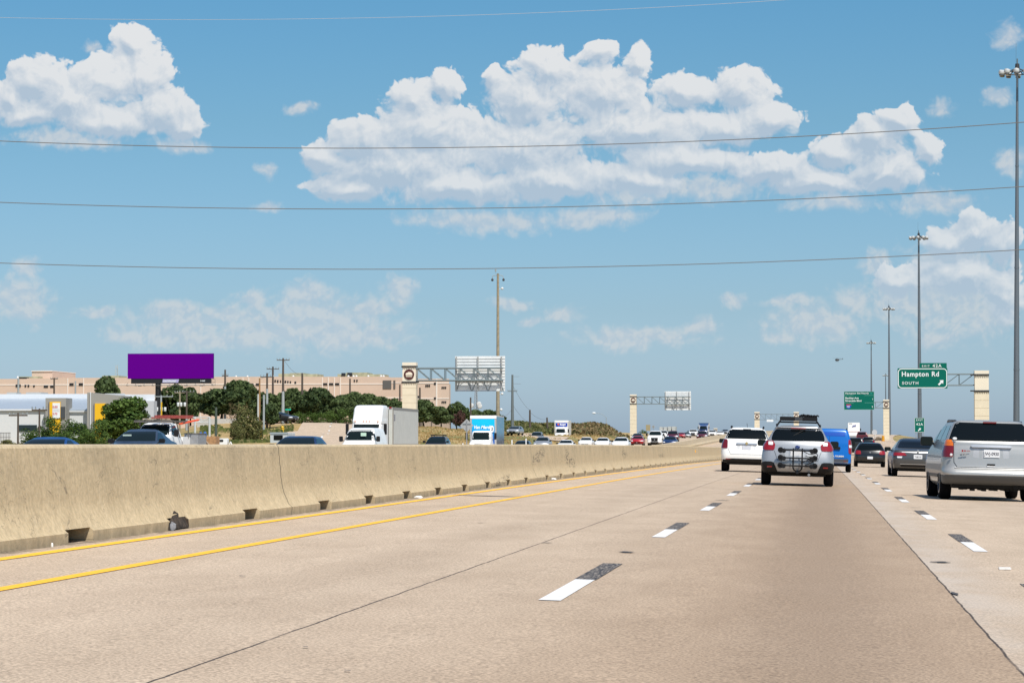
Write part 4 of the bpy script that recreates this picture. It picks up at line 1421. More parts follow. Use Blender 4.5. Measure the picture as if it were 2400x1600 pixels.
# --- silver minivan cropped by the right edge
def build_minivan():
    px, Y = 2321, 57
    X = atx(px, Y)
    root, B, L = vehicle('minivan', 'minivan', 'large silver minivan at the right edge with amber and red tail lights', 'car', PSIL2, (X, Y, zr(X, Y)))
    root.rotation_euler = (0, math.atan(S), R(2.4))
    B.patch([(1.262, -.86, .86), (1.30, -.86, .86), (1.45, -.80, .80), (1.60, -.73, .73), (1.645, -.68, .68)], B.tr, nt=20, nz=10).build('rear_window', GLASS, root, smooth=True)
    MB().box(-.14, .14, -.03, .02, -.012, .018).build('brake_light', REDD, root, loc=(0, .54, 1.655))
    side_glass(root, B, [[(1.27, .62, 1.75), (1.57, .95, 1.75)], [(1.26, 1.83, 2.8), (1.57, 1.83, 2.7)], [(1.25, 2.9, 3.7), (1.5, 2.9, 3.2)]])
    for sgn in (-1, 1):
        tl = B.patch([(.905, .80, 1.03), (.93, .79, 1.05), (1.08, .775, 1.04), (1.14, .78, 1.02)], B.tr, side=sgn, off=.02, nt=8, nz=8).build('taillight', REDD, root, smooth=True)
        B.patch([(1.142, .78, 1.01), (1.22, .79, .985), (1.265, .82, .96)], B.tr, side=sgn, off=.02, nt=8).build('turn_lens', AMBER, root, smooth=True)
        MB().lathe('y', (0, 0, 0), [(.03, 0), (.022, -.02)], 12).build('reversing_lens', CLEAR, tl, loc=(sgn * .835, .11, .955))
        MB().path([(sgn * .68, .72, 1.66), (sgn * .70, .85, 1.685), (sgn * .71, 2.3, 1.70), (sgn * .69, 2.7, 1.66)], .022).build('roof_rail', mat('dark_rail', (.05, .05, .052), rough=.4), root)
    B.patch([(.345, -1.2, 1.2), (.40, -1.25, 1.25), (.515, -1.25, 1.25), (.53, -1.2, 1.2)], B.tr, off=.012, nt=26).build('lower_bumper', mat('charcoal_plastic', (.075, .078, .08), rough=.55), root, smooth=True)
    B.patch([(.545, -1.0, 1.0), (.56, -1.02, 1.02)], B.tr, off=.012, nt=20, nz=1).build('bumper_crease', CHROME, root, smooth=True)
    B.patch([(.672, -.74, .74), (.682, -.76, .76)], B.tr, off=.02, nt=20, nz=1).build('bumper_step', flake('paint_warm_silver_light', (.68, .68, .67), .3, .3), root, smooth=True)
    g = MB()
    B.patch([(.700, -.72, .72), (.708, -.72, .72)], B.tr, off=.005, nt=14, nz=1, mb=g)
    for sgn in (-1, 1):
        B.patch([(.705, .70, .712), (.80, .765, .775), (1.25, .775, .785)], B.tr, side=sgn, off=.005, nt=1, nz=8, mb=g)
    g.build('tailgate_seam', DOORLINE, root)
    B.patch([(.905, -.34, .34), (.93, -.38, .38), (1.10, -.36, .36), (1.12, -.40, .40)], B.tr, off=-.0005, nt=12).build('plate_recess', flake('paint_silver_dim', (.44, .44, .44), .4, .4), root, smooth=True)
    B.patch([(1.115, -.40, .40), (1.145, -.43, .43), (1.165, -.38, .38)], B.tr, off=.05, nt=12, nz=3).build('chrome_garnish', CHROME, root, smooth=True)
    plate(root, 0.01, .10, 1.00, txt='JWJ-0930', w=.33, h=.16)
    MB().rbox(-.085, .085, -.02, .03, -.02, .022, .01).build('gate_handle', TRIM, root, loc=(0, .09, .76))
    MB().rbox(-.085, .085, -.02, .03, -.016, .012, .006).build('gate_reflector', PLATE, root, loc=(0, .09, .735))
    MB().tube((.08, .26, 1.31), (.55, .24, 1.285), .012).build('wiper', TRIM, root)
    f = MB()
    f.lathe('y', (-.60, .105, 1.045), [(.022, 0), (.022, -.004)], 10); f.lathe('y', (-.55, .105, 1.045), [(.018, 0), (.018, -.004)], 10)
    f.box(-.52, -.44, .098, .104, 1.04, 1.052)
    f.build('red_decal', REDL, root)
    text('lettering', 'PACIFICA', .038, mat('badge_grey', (.35, .35, .36), rough=.4), root, (-.66, .092, .975), bold=.001)
    MB().lathe('y', (0, 0, 0), [(.05, 0), (.045, -.004), (.02, -.006)], 7).build('window_sticker', PLATE, root, loc=(-.76, .185, 1.30)).scale = (1, 1, .6)
    # underside clutter below the rear bumper
    u = MB(); rnd = random.Random(9)
    u.box(-.75, .75, .5, 1.2, .25, .36)
    for k in range(16):
        x = -.6 + k * .08
        u.box(x, x + .07, .45, .9, .24 - rnd.uniform(0, .045), .3)
    u.tube((.55, .3, .30), (.55, 1.2, .30), .05)
    u.build('exhaust_and_axle', UNDER, root)
    mirrors(root, 1.09, 3.35, 1.24, w=.27, h=.20)
    # side body crease
    for sgn in (-1, 1):
        B.patch([(.47, 1.5, 3.6), (.54, 1.5, 3.6)], B.ts, side=sgn, off=.012, nt=8, nz=1).build('side_moulding', mat('charcoal_plastic', (.075, .078, .08)), root)
    it = MB().rbox(-.12, .12, -.01, .01, -.16, .13, .04).build('yellow_garment', mat('garment_yellow', (.32, .24, .02), rough=.8), root, loc=(.06, .24, 1.40))
    it.hide_render = False
    bpy.data.objects.remove(it)


build_minivan()


def rear_small(kind, name, label, cat, paint, px, Y, scale=(1, 1, 1), zoff=0):
    X = atx(px, Y)
    root, B, L = vehicle(kind, name, label, cat, paint, (X, Y, zr(X, Y) + zoff), sub=2)
    root.scale = scale
    A = B.A
    H = A[-1, 0]
    belt = {'suv': 1.25, 'hatch': 1.05, 'sedan': 1.1, 'minivan': 1.25}.get(kind, 1.3)
    if kind != 'pickup':
        B.patch([(belt, -.7, .7), (H - .12, -.56, .56)], B.tr, nt=10).build('rear_window', GLASS, root, smooth=True)
        for sgn in (-1, 1):
            B.patch([(belt - .32, .68, .95), (belt - .05, .70, .93)], B.tr, side=sgn, off=.02, nt=6).build('taillight', REDL, root, smooth=True)
        side_glass(root, B, [[(belt, .9, 3.0), (H - .15, 1.1, 2.5)]])
        plate(root, 0, 0, .7)
        mirrors(root, .98, 3.0, belt - .03, w=.2, h=.14)
    return root, B, L


def add_bed(root, paint, rear_face=True, tail=True):
    b = MB()
    for s_ in (-1, 1):
        b.rbox(s_ * .95 - .05, s_ * .95 + .05, .03, 1.9, .55, 1.28, .03)
    b.box(-.9, .9, .05, 1.9, .6, .7)
    o = b.build('cargo_bed', paint, root, smooth=True); o['painted'] = 1
    t = MB().rbox(-.90, .90, .0, .06, .60, 1.28, .03).build('tailgate', paint, root, smooth=True); t['painted'] = 1
    MB().rbox(-.95, .95, -.12, .0, .45, .60, .03).build('rear_bumper', CHROME, root)
    if tail:
        for s_ in (-1, 1):
            MB().rbox(s_ * .95 - .05, s_ * .95 + .05, .0, .05, .85, 1.2, .02).build('taillight', REDL, root, loc=(0, -.01, 0))


rear_small('suv', 'sport_utility', 'red sport utility roof showing between the grey sedan and the silver minivan', 'car', PRED, 2198, 190, (1, 1, 1.0))
pk, B_, L_ = rear_small('pickup', 'pickup_truck', 'black pickup with closed tailgate left of the black hatchback', 'pickup', PBLK, 2004, 290)
add_bed(pk, PBLK)
B_.patch([(1.42, -.72, .72), (1.78, -.62, .62)], B_.tr, nt=8).build('rear_window', GLASS, pk, smooth=True)
rear_small('suv', 'sport_utility', 'black sport utility directly above the roof of the black hatchback', 'car', PBLK, 2035, 370, (.95, 1, .95))
pk, B_, L_ = rear_small('pickup', 'pickup_truck', 'dark red pickup beside the white mail truck', 'pickup', PMAR, 2021, 470)
add_bed(pk, PMAR)
B_.patch([(1.42, -.72, .72), (1.78, -.62, .62)], B_.tr, nt=8).build('rear_window', GLASS, pk, smooth=True)


def mail_truck():
    px, Y = 2001.5, 500
    X = atx(px, Y)
    root = empty('mail_truck', (X, Y, zr(X, Y)), 'white mail truck with a blue eagle emblem seen from behind far ahead', 'truck')
    MB().rbox(-1.08, 1.08, 0, 5.5, 1.0, 3.45, .12).build('cargo_box', PW, root, smooth=True)
    MB().box(-1.09, 1.09, -.01, .02, 1.70, 1.78).build('red_stripe', REDL, root)
    e = MB().prism([(-.38, 2.62), (-.16, 2.90), (.1, 2.92), (.40, 3.02), (.30, 2.66), (.12, 2.62), (.12, 2.78), (-.02, 2.82), (-.04, 2.60)], -.03, 0)
    e.build('emblem', mat('emblem_blue', (.02, .05, .25), rough=.5), root)
    text('lettering', 'US MAIL', .16, INK, root, (-.9, -.02, 3.2), bold=.004)
    MB().box(-.95, .95, 0, .3, .6, 1.0).build('rear_bumper', mat('grey_plastic2', (.25, .25, .26), rough=.6), root)
    add_wheels(root, 1.05, .42, (1.2, 4.6), .45, arch=False)
    MB().box(-.9, .9, .3, 5.4, .5, 1.0).build('chassis', UNDER, root)
    for s_ in (-1, 1):
        MB().rbox(s_ * 1.3 - .1, s_ * 1.3 + .1, 4.6, 4.7, 1.9, 2.4, .05).build('side_mirror', TRIM, root)


mail_truck()
# ---------------------------------------------------------------- oncoming traffic
PROTO = {}


def oncoming(kind, sub=2):
    """one of each kind, facing us (root turned half round); repeats are copies of it"""
    if kind in PROTO: return None
    base = kind
    root, B, L = vehicle(base, {'sedan': 'sedan', 'suv': 'sport_utility', 'pickup': 'pickup_truck', 'bigvan': 'cargo_van', 'hatch': 'hatchback'}[base],
                         'x', {'sedan': 'car', 'suv': 'car', 'pickup': 'pickup', 'bigvan': 'van', 'hatch': 'car'}[base], PW, (0, 0, 0), math.pi, sub=2)
    H = float(B.A[-1, 0])
    dims = {'sedan': (1.06, 1.38, .76, .57, .66, .78, .40, .56), 'hatch': (1.06, 1.40, .76, .57, .66, .78, .40, .56), 'suv': (1.21, 1.60, .80, .62, .82, .98, .55, .8),
            'pickup': (1.35, 1.80, .86, .70, .85, 1.08, .66, 1.08), 'bigvan': (1.33, 1.90, .88, .70, .78, 1.02, .6, .98)}[kind]
    zb, zt, xb, xt, l0, l1, g0, g1 = dims
    front_view(root, B, kind, [(zb, xb), ((zb + zt) / 2, (xb + xt) / 2 + .01), (zt, xt)], [(l0, .55, .95), (l1, .60, .90)], [])
    gr = B.patch([(g0, -.42, .42), (g1, -.48, .48)], B.tf, nt=10, off=.015).build('grille', TRIM, root, smooth=True)
    B.patch([(g0 - .16, -.5, .5), (g0 - .05, -.55, .55)], B.tf, nt=10, off=.015).build('lower_intake', TRIM, root, smooth=True)
    MB().lathe('y', (0, 0, 0), [(.07, 0), (.06, .02)], 12).build('badge', CHROME, gr, loc=(0, L + .005, (g0 + g1) / 2))
    ya = {'sedan': 1.5, 'hatch': .6, 'suv': .9, 'pickup': 2.2, 'bigvan': 3.5}[kind]
    side_glass(root, B, [[(zb + .01, ya + .3, {'pickup': 4.0, 'bigvan': 4.4, 'suv': 3.2, 'sedan': 3.1, 'hatch': 2.7}[kind]),
                          (zt - .04, ya + .5, {'pickup': 3.6, 'bigvan': 3.95, 'suv': 2.7, 'sedan': 2.4, 'hatch': 2.2}[kind])]])
    mirrors(root, {'sedan': .98, 'hatch': .95, 'suv': 1.02, 'pickup': 1.16, 'bigvan': 1.14}[kind], {'sedan': 3.1, 'hatch': 2.7, 'suv': 3.3, 'pickup': 4.0, 'bigvan': 4.35}[kind],
            zb - .0 if kind in ('sedan', 'hatch') else zb + .08, w=.22, h=.15 if kind in ('sedan', 'hatch', 'suv') else .30)
    if kind == 'pickup':
        add_bed(root, PW)
    PROTO[kind] = (root, B, L, H)
    return root


USED = {}
ONC = []


def on(kind, px, ytop, Y, paint, label, group='oncoming cars and trucks', rz=0.0, clamp=(.82, 1.2), sx=1.0, name=None, fixz=None):
    """front bumper at distance Y; the height is trimmed so the roof comes where the photograph has it"""
    back = {'sedan': 2.3, 'suv': 2.0, 'pickup': 2.0, 'hatch': 1.8, 'bigvan': 1.4}[kind]
    X = atx(px, Y + back)
    first = oncoming(kind)
    root, B, L, H = PROTO[kind]
    zroad_ = fixz if fixz is not None else max(zroad(X, Y), -1)
    want = atz(px, ytop, Y + L * .45) - zroad_
    sz = min(clamp[1], max(clamp[0], want / H))
    loc = (X, Y + L, zroad_)
    if first is not None:
        r = root
        r.location = loc; r.rotation_euler = (0, 0, math.pi + rz); r['label'] = label; r['group'] = group; r.scale = (sx, 1, sz)
        def paint_all(o):
            for c in kids(o):
                if c.get('painted'):
                    c.material_slots[0].link = 'OBJECT'; c.material_slots[0].material = paint
                paint_all(c)
        paint_all(r)
    else:
        r = dup(root, loc, math.pi + rz, label, group, (sx, 1, sz), paint)
    return r


on('sedan', 110, 1024, 84, flake('paint_mid_blue', (.008, .06, .22), .15, .3), 'blue sedan roof at the far left behind the barrier')
on('sedan', 328, 1005.5, 96, PDKB, 'dark steel blue sedan in front of the white work truck', clamp=(.8, 1.22))
on('hatch', 700, 1021.5, 104, PNAVY, 'navy blue car roof left of the white cargo van', sx=1.05)
on('bigvan', 845, 1002, 152, PW, 'white cargo van with a paper on its windshield ahead of the semi truck', sx=.96)
on('suv', 1024, 1022, 225, PBLK, 'black sport utility with roof rack between the semi truck and blue box truck')
on('hatch', 1225, 1032, 280, PDKB, 'low dark car just right of the blue box truck')
on('sedan', 1272, 1022, 318, PSIL, 'silver sedan in front of the silver sport utility left of the small box truck')
on('suv', 1258, 1007, 415, PMID, 'grey sport utility behind the silver sedan, left of the small box truck')
on('sedan', 1327, 1030, 300, PW, 'white sedan directly below the small box truck')
on('sedan', 1374, 1024, 352, PW, 'white sedan first of three to the right of the small box truck', sx=.98)
on('sedan', 1413, 1025, 335, PW, 'white sedan in the middle of three white cars before the second gantry')
on('sedan', 1456, 1024, 308, PW, 'largest white sedan left of the red car below the second gantry', sx=1.05)
on('sedan', 1495, 1021, 385, PRED, 'bright red sedan just left of the big white pickup')
on('suv', 1494, 1015, 470, PMID, 'grey sport utility showing above the bright red sedan')
on('pickup', 1536, 1009, 362, PW, 'big white pickup with chrome grille facing us left of the blue car', clamp=(.8, 1.25))
on('sedan', 1571, 1022, 352, PNAVY, 'dark blue sedan right of the big white pickup')
on('suv', 1577, 1009, 440, PMAR, 'dark maroon sport utility behind the dark blue sedan', clamp=(.8, 1.25))
on('suv', 1555, 1008, 520, PW, 'white sport utility squeezed between the white pickup and maroon sport utility')
on('sedan', 1596, 1017, 560, PRED, 'small red car right of the maroon sport utility')
on('sedan', 1609, 1016, 570, PSIL, 'small silver car right of the small red car')
on('pickup', 1625, 1006, 600, PW, 'white pickup in front left of the blue box lorry')
on('suv', 1646, 1009.5, 470, PMAR, 'maroon crossover at the pale barrier under the blue box lorry', clamp=(.8, 1.15))
on('suv', 1670, 1007.5, 600, PW, 'white sport utility right of the maroon crossover')
on('sedan', 1688, 1010.5, 640, PW, 'white car second from the white sport utility near the barrier crest')
on('suv', 1700, 1014, 740, PMID, 'tiny grey car at the crest beside the white sport utility ahead')
on('sedan', 1664, 1008, 760, PSIL, 'distant silver car roof just right of the blue box lorry')
on('suv', 1210, 1006, 400, PSIL, 'silver wagon coming down the ramp left of the grassy bank', rz=R(-5), fixz=terrz(atx(1210, 402), 402) + .16)
g_ = on('sedan', 682, 980.5, 350, PGRY, 'grey sedan pulling out of the side street onto the frontage road', rz=R(74), fixz=terrz(atx(684, 352), 352) + .18, clamp=(.95, 1.1))
g_.location = (atx(718, 352) - 4.6, 348.5, terrz(atx(686, 350), 350) + .2)
g_.rotation_euler = (0, 0, R(-118))

# details that belong to single vehicles
pap = MB().rbox(-.16, .16, -.01, 0, -.12, .12, .01)


def stick(px, py, Y, w, h, m, name, root):
    """small flat thing standing in front of a windshield"""
    X = atx(px, Y); Z = atz(px, py, Y)
    o = MB().rbox(-w / 2, w / 2, -.01, .0, -h / 2, h / 2, .01).build(name, m)
    mi = root.matrix_world.inverted()
    o.parent = root
    o.matrix_parent_inverse = mi
    o.location = (X, Y, Z)
    return o


bpy.context.view_layer.update()


def find(lbl):
    return [o for o in bpy.data.objects if o.get('label') == lbl][0]


stick(852, 1017.5, 152.9, .32, .2, mat('paper_green', (.45, .62, .5), rough=.8), 'windshield_paper', find('white cargo van with a paper on its windshield ahead of the semi truck'))
dk = find('dark steel blue sedan in front of the white work truck')
stick(298, 1019.5, 97.3, .33, .06, mat('reflection_pale', (.4, .5, .45)), 'windshield_reflection_strip', dk)  # pale strip stands in for a reflection on the windshield
rr_ = find('black sport utility with roof rack between the semi truck and blue box truck')
bpy.context.view_layer.update()
rk = MB()
for s_ in (-.5, .5):
    rk.path([(s_, .6, 1.68), (s_, .8, 1.76), (s_, 2.4, 1.76), (s_, 2.6, 1.68)], .03)
for y in (1.0, 2.2): rk.path([(-.62, y, 1.79), (.62, y, 1.79)], .03)
rk.build('roof_rack', TRIM, rr_)


# ---------------------------------------------------------------- trucks
def wheels_simple(root, hw, ys_, r=.5, w=.5):
    for y in ys_:
        for s_ in (-1, 1):
            wh = MB().lathe('x', (0, 0, 0), [(r * .6, -w / 2), (r * .97, -w / 2), (r, -w / 2 + .04), (r, w / 2 - .04), (r * .97, w / 2), (r * .6, w / 2)], 20).build('wheel', RUBBER, root, True, (s_ * (hw - w / 2), y, r))
            o = s_ * w / 2
            MB().lathe('x', (0, 0, 0), [(r * .58, o - .05 * s_), (r * .55, o), (r * .2, o - .08 * s_), (.05, o)], 16).build('rim', RIM, wh, True)


def tall_mirrors(root, x, y, z, h=.7):
    for s_ in (-1, 1):
        m = MB().rbox(s_ * x - .11, s_ * x + .11, y - .05, y + .05, z - h / 2, z + h / 2, .05)
        m.path([(s_ * x, y, z + h / 2 - .05), (s_ * (x - .35), y - .1, z + h / 2)], .02)
        m.path([(s_ * x, y, z - h / 2 + .05), (s_ * (x - .35), y - .1, z - h / 2 - .02)], .02)
        m.build('side_mirror', TRIM, root, True)


def box_truck(px, ytop, Y, label, boxlen, boxm, face, sidem=None, capm=None, cabm=None):
    """bonnet cab with a van box behind, facing us"""
    X = atx(px, Y + 3.0)
    root = empty('box_truck', (X, Y, zroad(X, Y)), label, 'truck', 'oncoming cars and trucks', math.pi)
    top = atz(px, ytop, Y + 3.3) - zroad(X, Y)
    # local: y negative = towards us after the half turn -> nose at +y... nose sits at y=0, box behind at negative y
    B = Body([(z, hw, yr - 3.15, yf - 3.15, rr, rf, br, bf) for z, hw, yr, yf, rr, rf, br, bf in bodyshape('truckcab')], 2)
    b = B.shell(10).build('cab', cabm or PW, root, True, sharp=34)
    B.patch([(1.66, -.85, .85), (2.0, -.82, .82), (2.36, -.72, .72)], B.tf, nt=14).build('windshield', GLASS2, root, True)
    g = B.patch([(.95, -.40, .40), (1.28, -.44, .44)], B.tf, nt=10, off=.02).build('grille', mat('grille_grey', (.16, .16, .15), rough=.4, metal=.5), root, True)
    for s_ in (-1, 1):
        B.patch([(1.0, .62, .98), (1.2, .64, .95)], B.tf, side=s_, nt=6, off=.02).build('headlight', CLEAR, root, True)
        B.patch([(1.84, -2.9, -1.75), (2.28, -2.8, -1.95)], B.ts, side=s_, nt=6).build('side_window', GLASS, root, True)
    MB().rbox(-1.12, 1.12, -.12, .02, .5, .78, .08).build('bumper', PW, root, True)
    bx = MB().rbox(-1.22, 1.22, -3.2 - boxlen, -3.2, 1.0, top, .05).build('cargo_box', boxm, root)
    MB().rbox(-1.235, 1.235, -3.3, -3.17, top - .28, top + .01, .05).build('box_roof_cap', capm or PW, bx, True)
    for s_ in (-1, 1):
        MB().box(s_ * 1.235 - .02, s_ * 1.235 + .02, -3.3, -3.17, 1.0, top - .28).build('corner_post', mat('aluminium', (.5, .48, .45), rough=.4, metal=.6), bx)
    p = MB().box(-1.06, 1.06, -3.19, -3.16, 1.3, top - .32).build('front_panel', face, bx)
    if sidem:
        MB().box(-1.232, -1.222, -3.3 - boxlen + .15, -3.35, 1.1, top - .12).build('side_panel', sidem, bx)
        MB().box(1.222, 1.232, -3.3 - boxlen + .15, -3.35, 1.1, top - .12).build('side_panel', sidem, bx)
    wheels_simple(root, 1.05, (-.95,), .46, .28)
    wheels_simple(root, 1.15, (-3.0 - boxlen * .72,), .46, .5)
    MB().box(-.5, .5, -3.0 - boxlen, -.5, .55, 1.0).build('chassis', UNDER, root)
    tall_mirrors(root, 1.34, -1.5, 2.0, .62)
    return root, top


sky_blue = mat('vinyl_sky_blue', (.0, .36, .78), rough=.35)
_m = sky_blue; b = NB(_m); tcg = b.N.new('ShaderNodeTexCoord').outputs['Object']
_s = b.N.new('ShaderNodeSeparateXYZ'); b.L.new(tcg, _s.inputs[0])
b.L.new(b.mix(b.mr(_s.outputs[2], 1.6, 3.4, 0, 1), (.0, .10, .42), (.0, .50, .86)), b.N['Principled BSDF'].inputs['Base Color'])
side_art = mat('vinyl_city_scene', (.1, .2, .3), rough=.4)
b = NB(side_art); tcg = b.N.new('ShaderNodeTexCoord').outputs['Object']
_s = b.N.new('ShaderNodeSeparateXYZ'); b.L.new(tcg, _s.inputs[0])
_nn = b.noise(tcg, 2.5, 5, .7)
_c = b.mix(b.mr(_s.outputs[2], 1.4, 2.6, 0, 1), (.03, .04, .07), (.10, .30, .46))
b.L.new(b.mix(b.mr(_nn, .5, .68, 0, .5), _c, (.4, .46, .5)), b.N['Principled BSDF'].inputs['Base Color'])
root, top = box_truck(1132, 973.5, 243, 'bright blue box truck with white script lettering facing us', 6.2, mat('box_grey', (.42, .42, .42), rough=.5), sky_blue, side_art)
WV = mat('vinyl_white', (.82, .82, .82), rough=.5)
t = text('lettering', 'Van Mardis', .42, WV, root, (.93, -3.14, 2.70), (math.pi / 2, 0, math.pi), 'LEFT', .004, shear=.35, bold=.012, sx=.92)
t2 = text('lettering', 'Transportation', .15, WV, root, (.10, -3.14, 2.42), (math.pi / 2, 0, math.pi), 'LEFT', .004, bold=.006, sx=.8)
pl = MB().rbox(-.17, .17, -3.15, -3.13, 2.36, 2.98, .16).build('oval_emblem', WV, root, loc=(-.82, 0, 0))
text('lettering', '2', .34, INK, pl, (.08, .03, 2.55), (math.pi / 2, 0, math.pi), 'LEFT', .003, shear=.2, bold=.01).location = (.09, -3.125, 2.55)
bud = mat('vinyl_royal_blue', (.005, .04, .36), rough=.4)
root, top = box_truck(1316, 985, 462, 'white and royal blue rental box truck with small orange mark above the cab', 5.0, mat('box_cream', (.62, .60, .55), rough=.5), PW)
pn = MB().box(-1.02, 1.02, -3.15, -3.12, 2.75, top - .42).build('sign_panel', bud, root)
text('lettering', 'Budget', .46, WV, root, (.30, -3.11, 2.98), (math.pi / 2, 0, math.pi), 'LEFT', .004, shear=.15, bold=.015, sx=.78)
MB().prism([(.38, 3.0), (.75, 3.05), (.70, 3.28), (.45, 3.30)], -3.12, -3.10).build('orange_mark', mat('vinyl_orange', (.8, .16, .02), rough=.4), root)
blu2 = mat('vinyl_deep_blue', (.01, .09, .30), rough=.4)
b = NB(blu2); tcg = b.N.new('ShaderNodeTexCoord').outputs['Object']
_s = b.N.new('ShaderNodeSeparateXYZ'); b.L.new(tcg, _s.inputs[0])
b.L.new(b.mix(b.mr(_s.outputs[2], 2.35, 2.75, 0, 1), (.55, .65, .78), (.01, .08, .28)), b.N['Principled BSDF'].inputs['Base Color'])
root, top = box_truck(1649.5, 991, 660, 'distant box lorry with a deep blue front panel near the crest', 5.0, mat('box_cream', (.62, .60, .55)), blu2, None, mat('vinyl_blue_cap', (.015, .07, .2), rough=.5), PNAVY)


def semi():
    px, Y = 862, 192
    X = atx(px, Y + 2.6)
    g = .15
    root = empty('semi_truck', (X, Y, zroad(X, Y)), 'white semi truck cab with tall rounded roof fairing behind the white cargo van', 'truck', 'oncoming cars and trucks', math.pi)
    top = atz(px, 949, Y + 3) - zroad(X, Y)
    lv = [(.45, .95, -5.0, -.3, .06, .25, 0, .05), (.6, 1.1, -5.2, -.05, .06, .3, 0, .1), (1.1, 1.14, -5.2, 0, .06, .4, 0, .15), (1.6, 1.13, -5.2, -.1, .06, .5, 0, .25), (1.9, 1.12, -5.2, -.9, .06, .4, 0, .2),
          (2.05, 1.12, -5.2, -1.55, .06, .3, 0, .15), (2.2, 1.12, -5.2, -1.68, .06, .3, 0, .15), (2.78, 1.10, -5.2, -1.98, .06, .3, 0, .12), (2.90, 1.10, -5.2, -2.0, .06, .25, 0, .12), (3.05, 1.10, -5.2, -2.02, .06, .25, 0, .12),
          (3.15, 1.09, -5.2, -2.1, .06, .3, 0, .15), (3.5, 1.09, -5.2, -2.3, .06, .35, 0, .2), (3.9, 1.08, -5.2, -2.5, .08, .4, 0, .25), (top - .12, 1.05, -5.2, -2.8, .08, .4, 0, .25), (top - .03, .98, -5.2, -3.0, .08, .4, 0, .2), (top, .85, -5.1, -3.3, .1, .3, 0, .1)]
    B = Body(lv, 3)
    B.shell(14).build('cab', PW, root, True, sharp=34)
    B.patch([(2.10, -.97, .97), (2.76, -.94, .94)], B.tf, nt=16).build('windshield', GLASS2, root, True)
    B.patch([(.8, -.45, .45), (1.4, -.50, .50)], B.tf, nt=10, off=.02).build('grille', CHROME, root, True)
    for s_ in (-1, 1):
        B.patch([(.85, .7, 1.12), (1.05, .72, 1.1)], B.tf, side=s_, nt=6, off=.02).build('headlight', CLEAR, root, True)
        B.patch([(2.05, -3.4, -2.3), (2.75, -3.4, -2.45)], B.ts, side=s_, nt=6).build('side_window', GLASS, root, True)
        MB().box(s_ * 1.155 - .012, s_ * 1.155 + .012, -5.05, -4.97, 1.0, 3.9).build('fairing_gap', UNDER, root)
    for x in (-.85, -.22, 0, .22, .85):
        MB().rbox(x - .05, x + .05, -2.12, -1.98, 2.94, 3.0, .02).build('marker_lamp', AMBER, root, loc=(0, .0, 0))
    tall_mirrors(root, 1.42, -1.9, 2.4, .8)
    wheels_simple(root, 1.1, (-1.0,), .5, .3)
    wheels_simple(root, 1.18, (-6.0, -7.2), .5, .55)
    MB().box(-.5, .5, -8.2, -.6, .55, 1.0).build('chassis', UNDER, root)
    tr = empty('semi_trailer', (X, Y, zroad(X, Y)), 'long light grey box trailer hitched behind the white semi truck', 'trailer', None, math.pi)
    tz = top - .12
    m = mat('trailer_grey', (.54, .55, .51), rough=.55, var=.06, vscale=2)
    bb = NB(m); tco = bb.N.new('ShaderNodeTexCoord').outputs['Object']
    sp = bb.N.new('ShaderNodeSeparateXYZ'); bb.L.new(tco, sp.inputs[0])
    rib = bb.math('PINGPONG', sp.outputs[1], .15)
    bb.L.new(bb.bump(rib, .6, .05), bb.N['Principled BSDF'].inputs['Normal'])
    bx = MB().rbox(-1.29, 1.29, -19.0, -6.0, 1.1, tz, .04).build('cargo_box', m, tr)
    rail = mat('trailer_rail', (.22, .215, .20), rough=.5)
    for s_ in (-1, 1):
        r = MB()
        r.box(s_ * 1.30 - .01, s_ * 1.30 + .012, -19.0, -6.0, 1.08, 1.32)
        r.box(s_ * 1.30 - .01, s_ * 1.30 + .012, -19.0, -6.0, tz - .16, tz + .01)
        r.build('side_rail', rail, bx)
        c = MB().box(s_ * 1.30 - .015, s_ * 1.30 + .016, -6.4, -6.02, 1.32, tz - .16)
        c.build('front_corner_post', mat('trailer_corner', (.30, .27, .22), rough=.6), bx)
    d = MB()
    for k in range(3): d.box(-1.312, -1.305, -7.25, -6.75, tz - .65 - k * .17, tz - .54 - k * .17)
    d.build('fleet_decal', mat('decal_grey', (.2, .2, .25)), bx)
    MB().box(-1.25, -1.05, -6.05, -5.95, tz - .08, tz + .02).build('clearance_lamp', REDL, bx)
    wheels_simple(tr, 1.25, (-16.5, -17.8), .5, .55)
    MB().box(-.5, .5, -18.8, -6.5, .75, 1.1).build('chassis', UNDER, tr)


semi()

# ---------------------------------------------------------------- white work truck with ladder rack
Yw = 137
wt = on('pickup', 366, 990.5, Yw, PW, 'white work truck carrying ladders on a rack at the left', clamp=(.9, 1.35), name='work_truck')
Xw, zw = wt.location.x, wt.location.z
szw = wt.scale[2]
bpy.context.view_layer.update()
RACKM = mat('rack_steel', (.12, .11, .10), rough=.6)
GALV = mat('galvanised', (.34, .35, .36), rough=.5, metal=.5, var=.15, vscale=4)
rz0 = zw + 1.95 * szw * 1.02
rk = empty('ladder_rack', (Xw, Yw + 3.5, zw), 'steel ladder rack over the white work truck cab', 'ladder rack')
m = MB()
hR = atz(366, 984.5, Yw + 2.5) - zw
m.box(-1.05, 1.05, -2.0, -1.94, hR - .06, hR); m.box(-1.05, 1.05, 1.4, 1.46, hR - .06, hR)
for s_ in (-1, 1):
    m.box(s_ * 1.0 - .03, s_ * 1.0 + .03, -2.2, 2.0, hR - .1, hR - .02)
    m.tube((s_ * 1.0, -1.2, hR), (s_ * 1.02, -.4, 1.25 * szw), .03); m.tube((s_ * 1.0, 1.6, hR), (s_ * 1.0, 1.6, 1.2 * szw), .03)
m.box(-1.05, .9, -2.2, -1.6, hR - .12, hR - .08)
m.build('rack_frame', RACKM, rk)
lm = mat('fibreglass_red', (.28, .05, .04), rough=.6, var=.3, vscale=5)
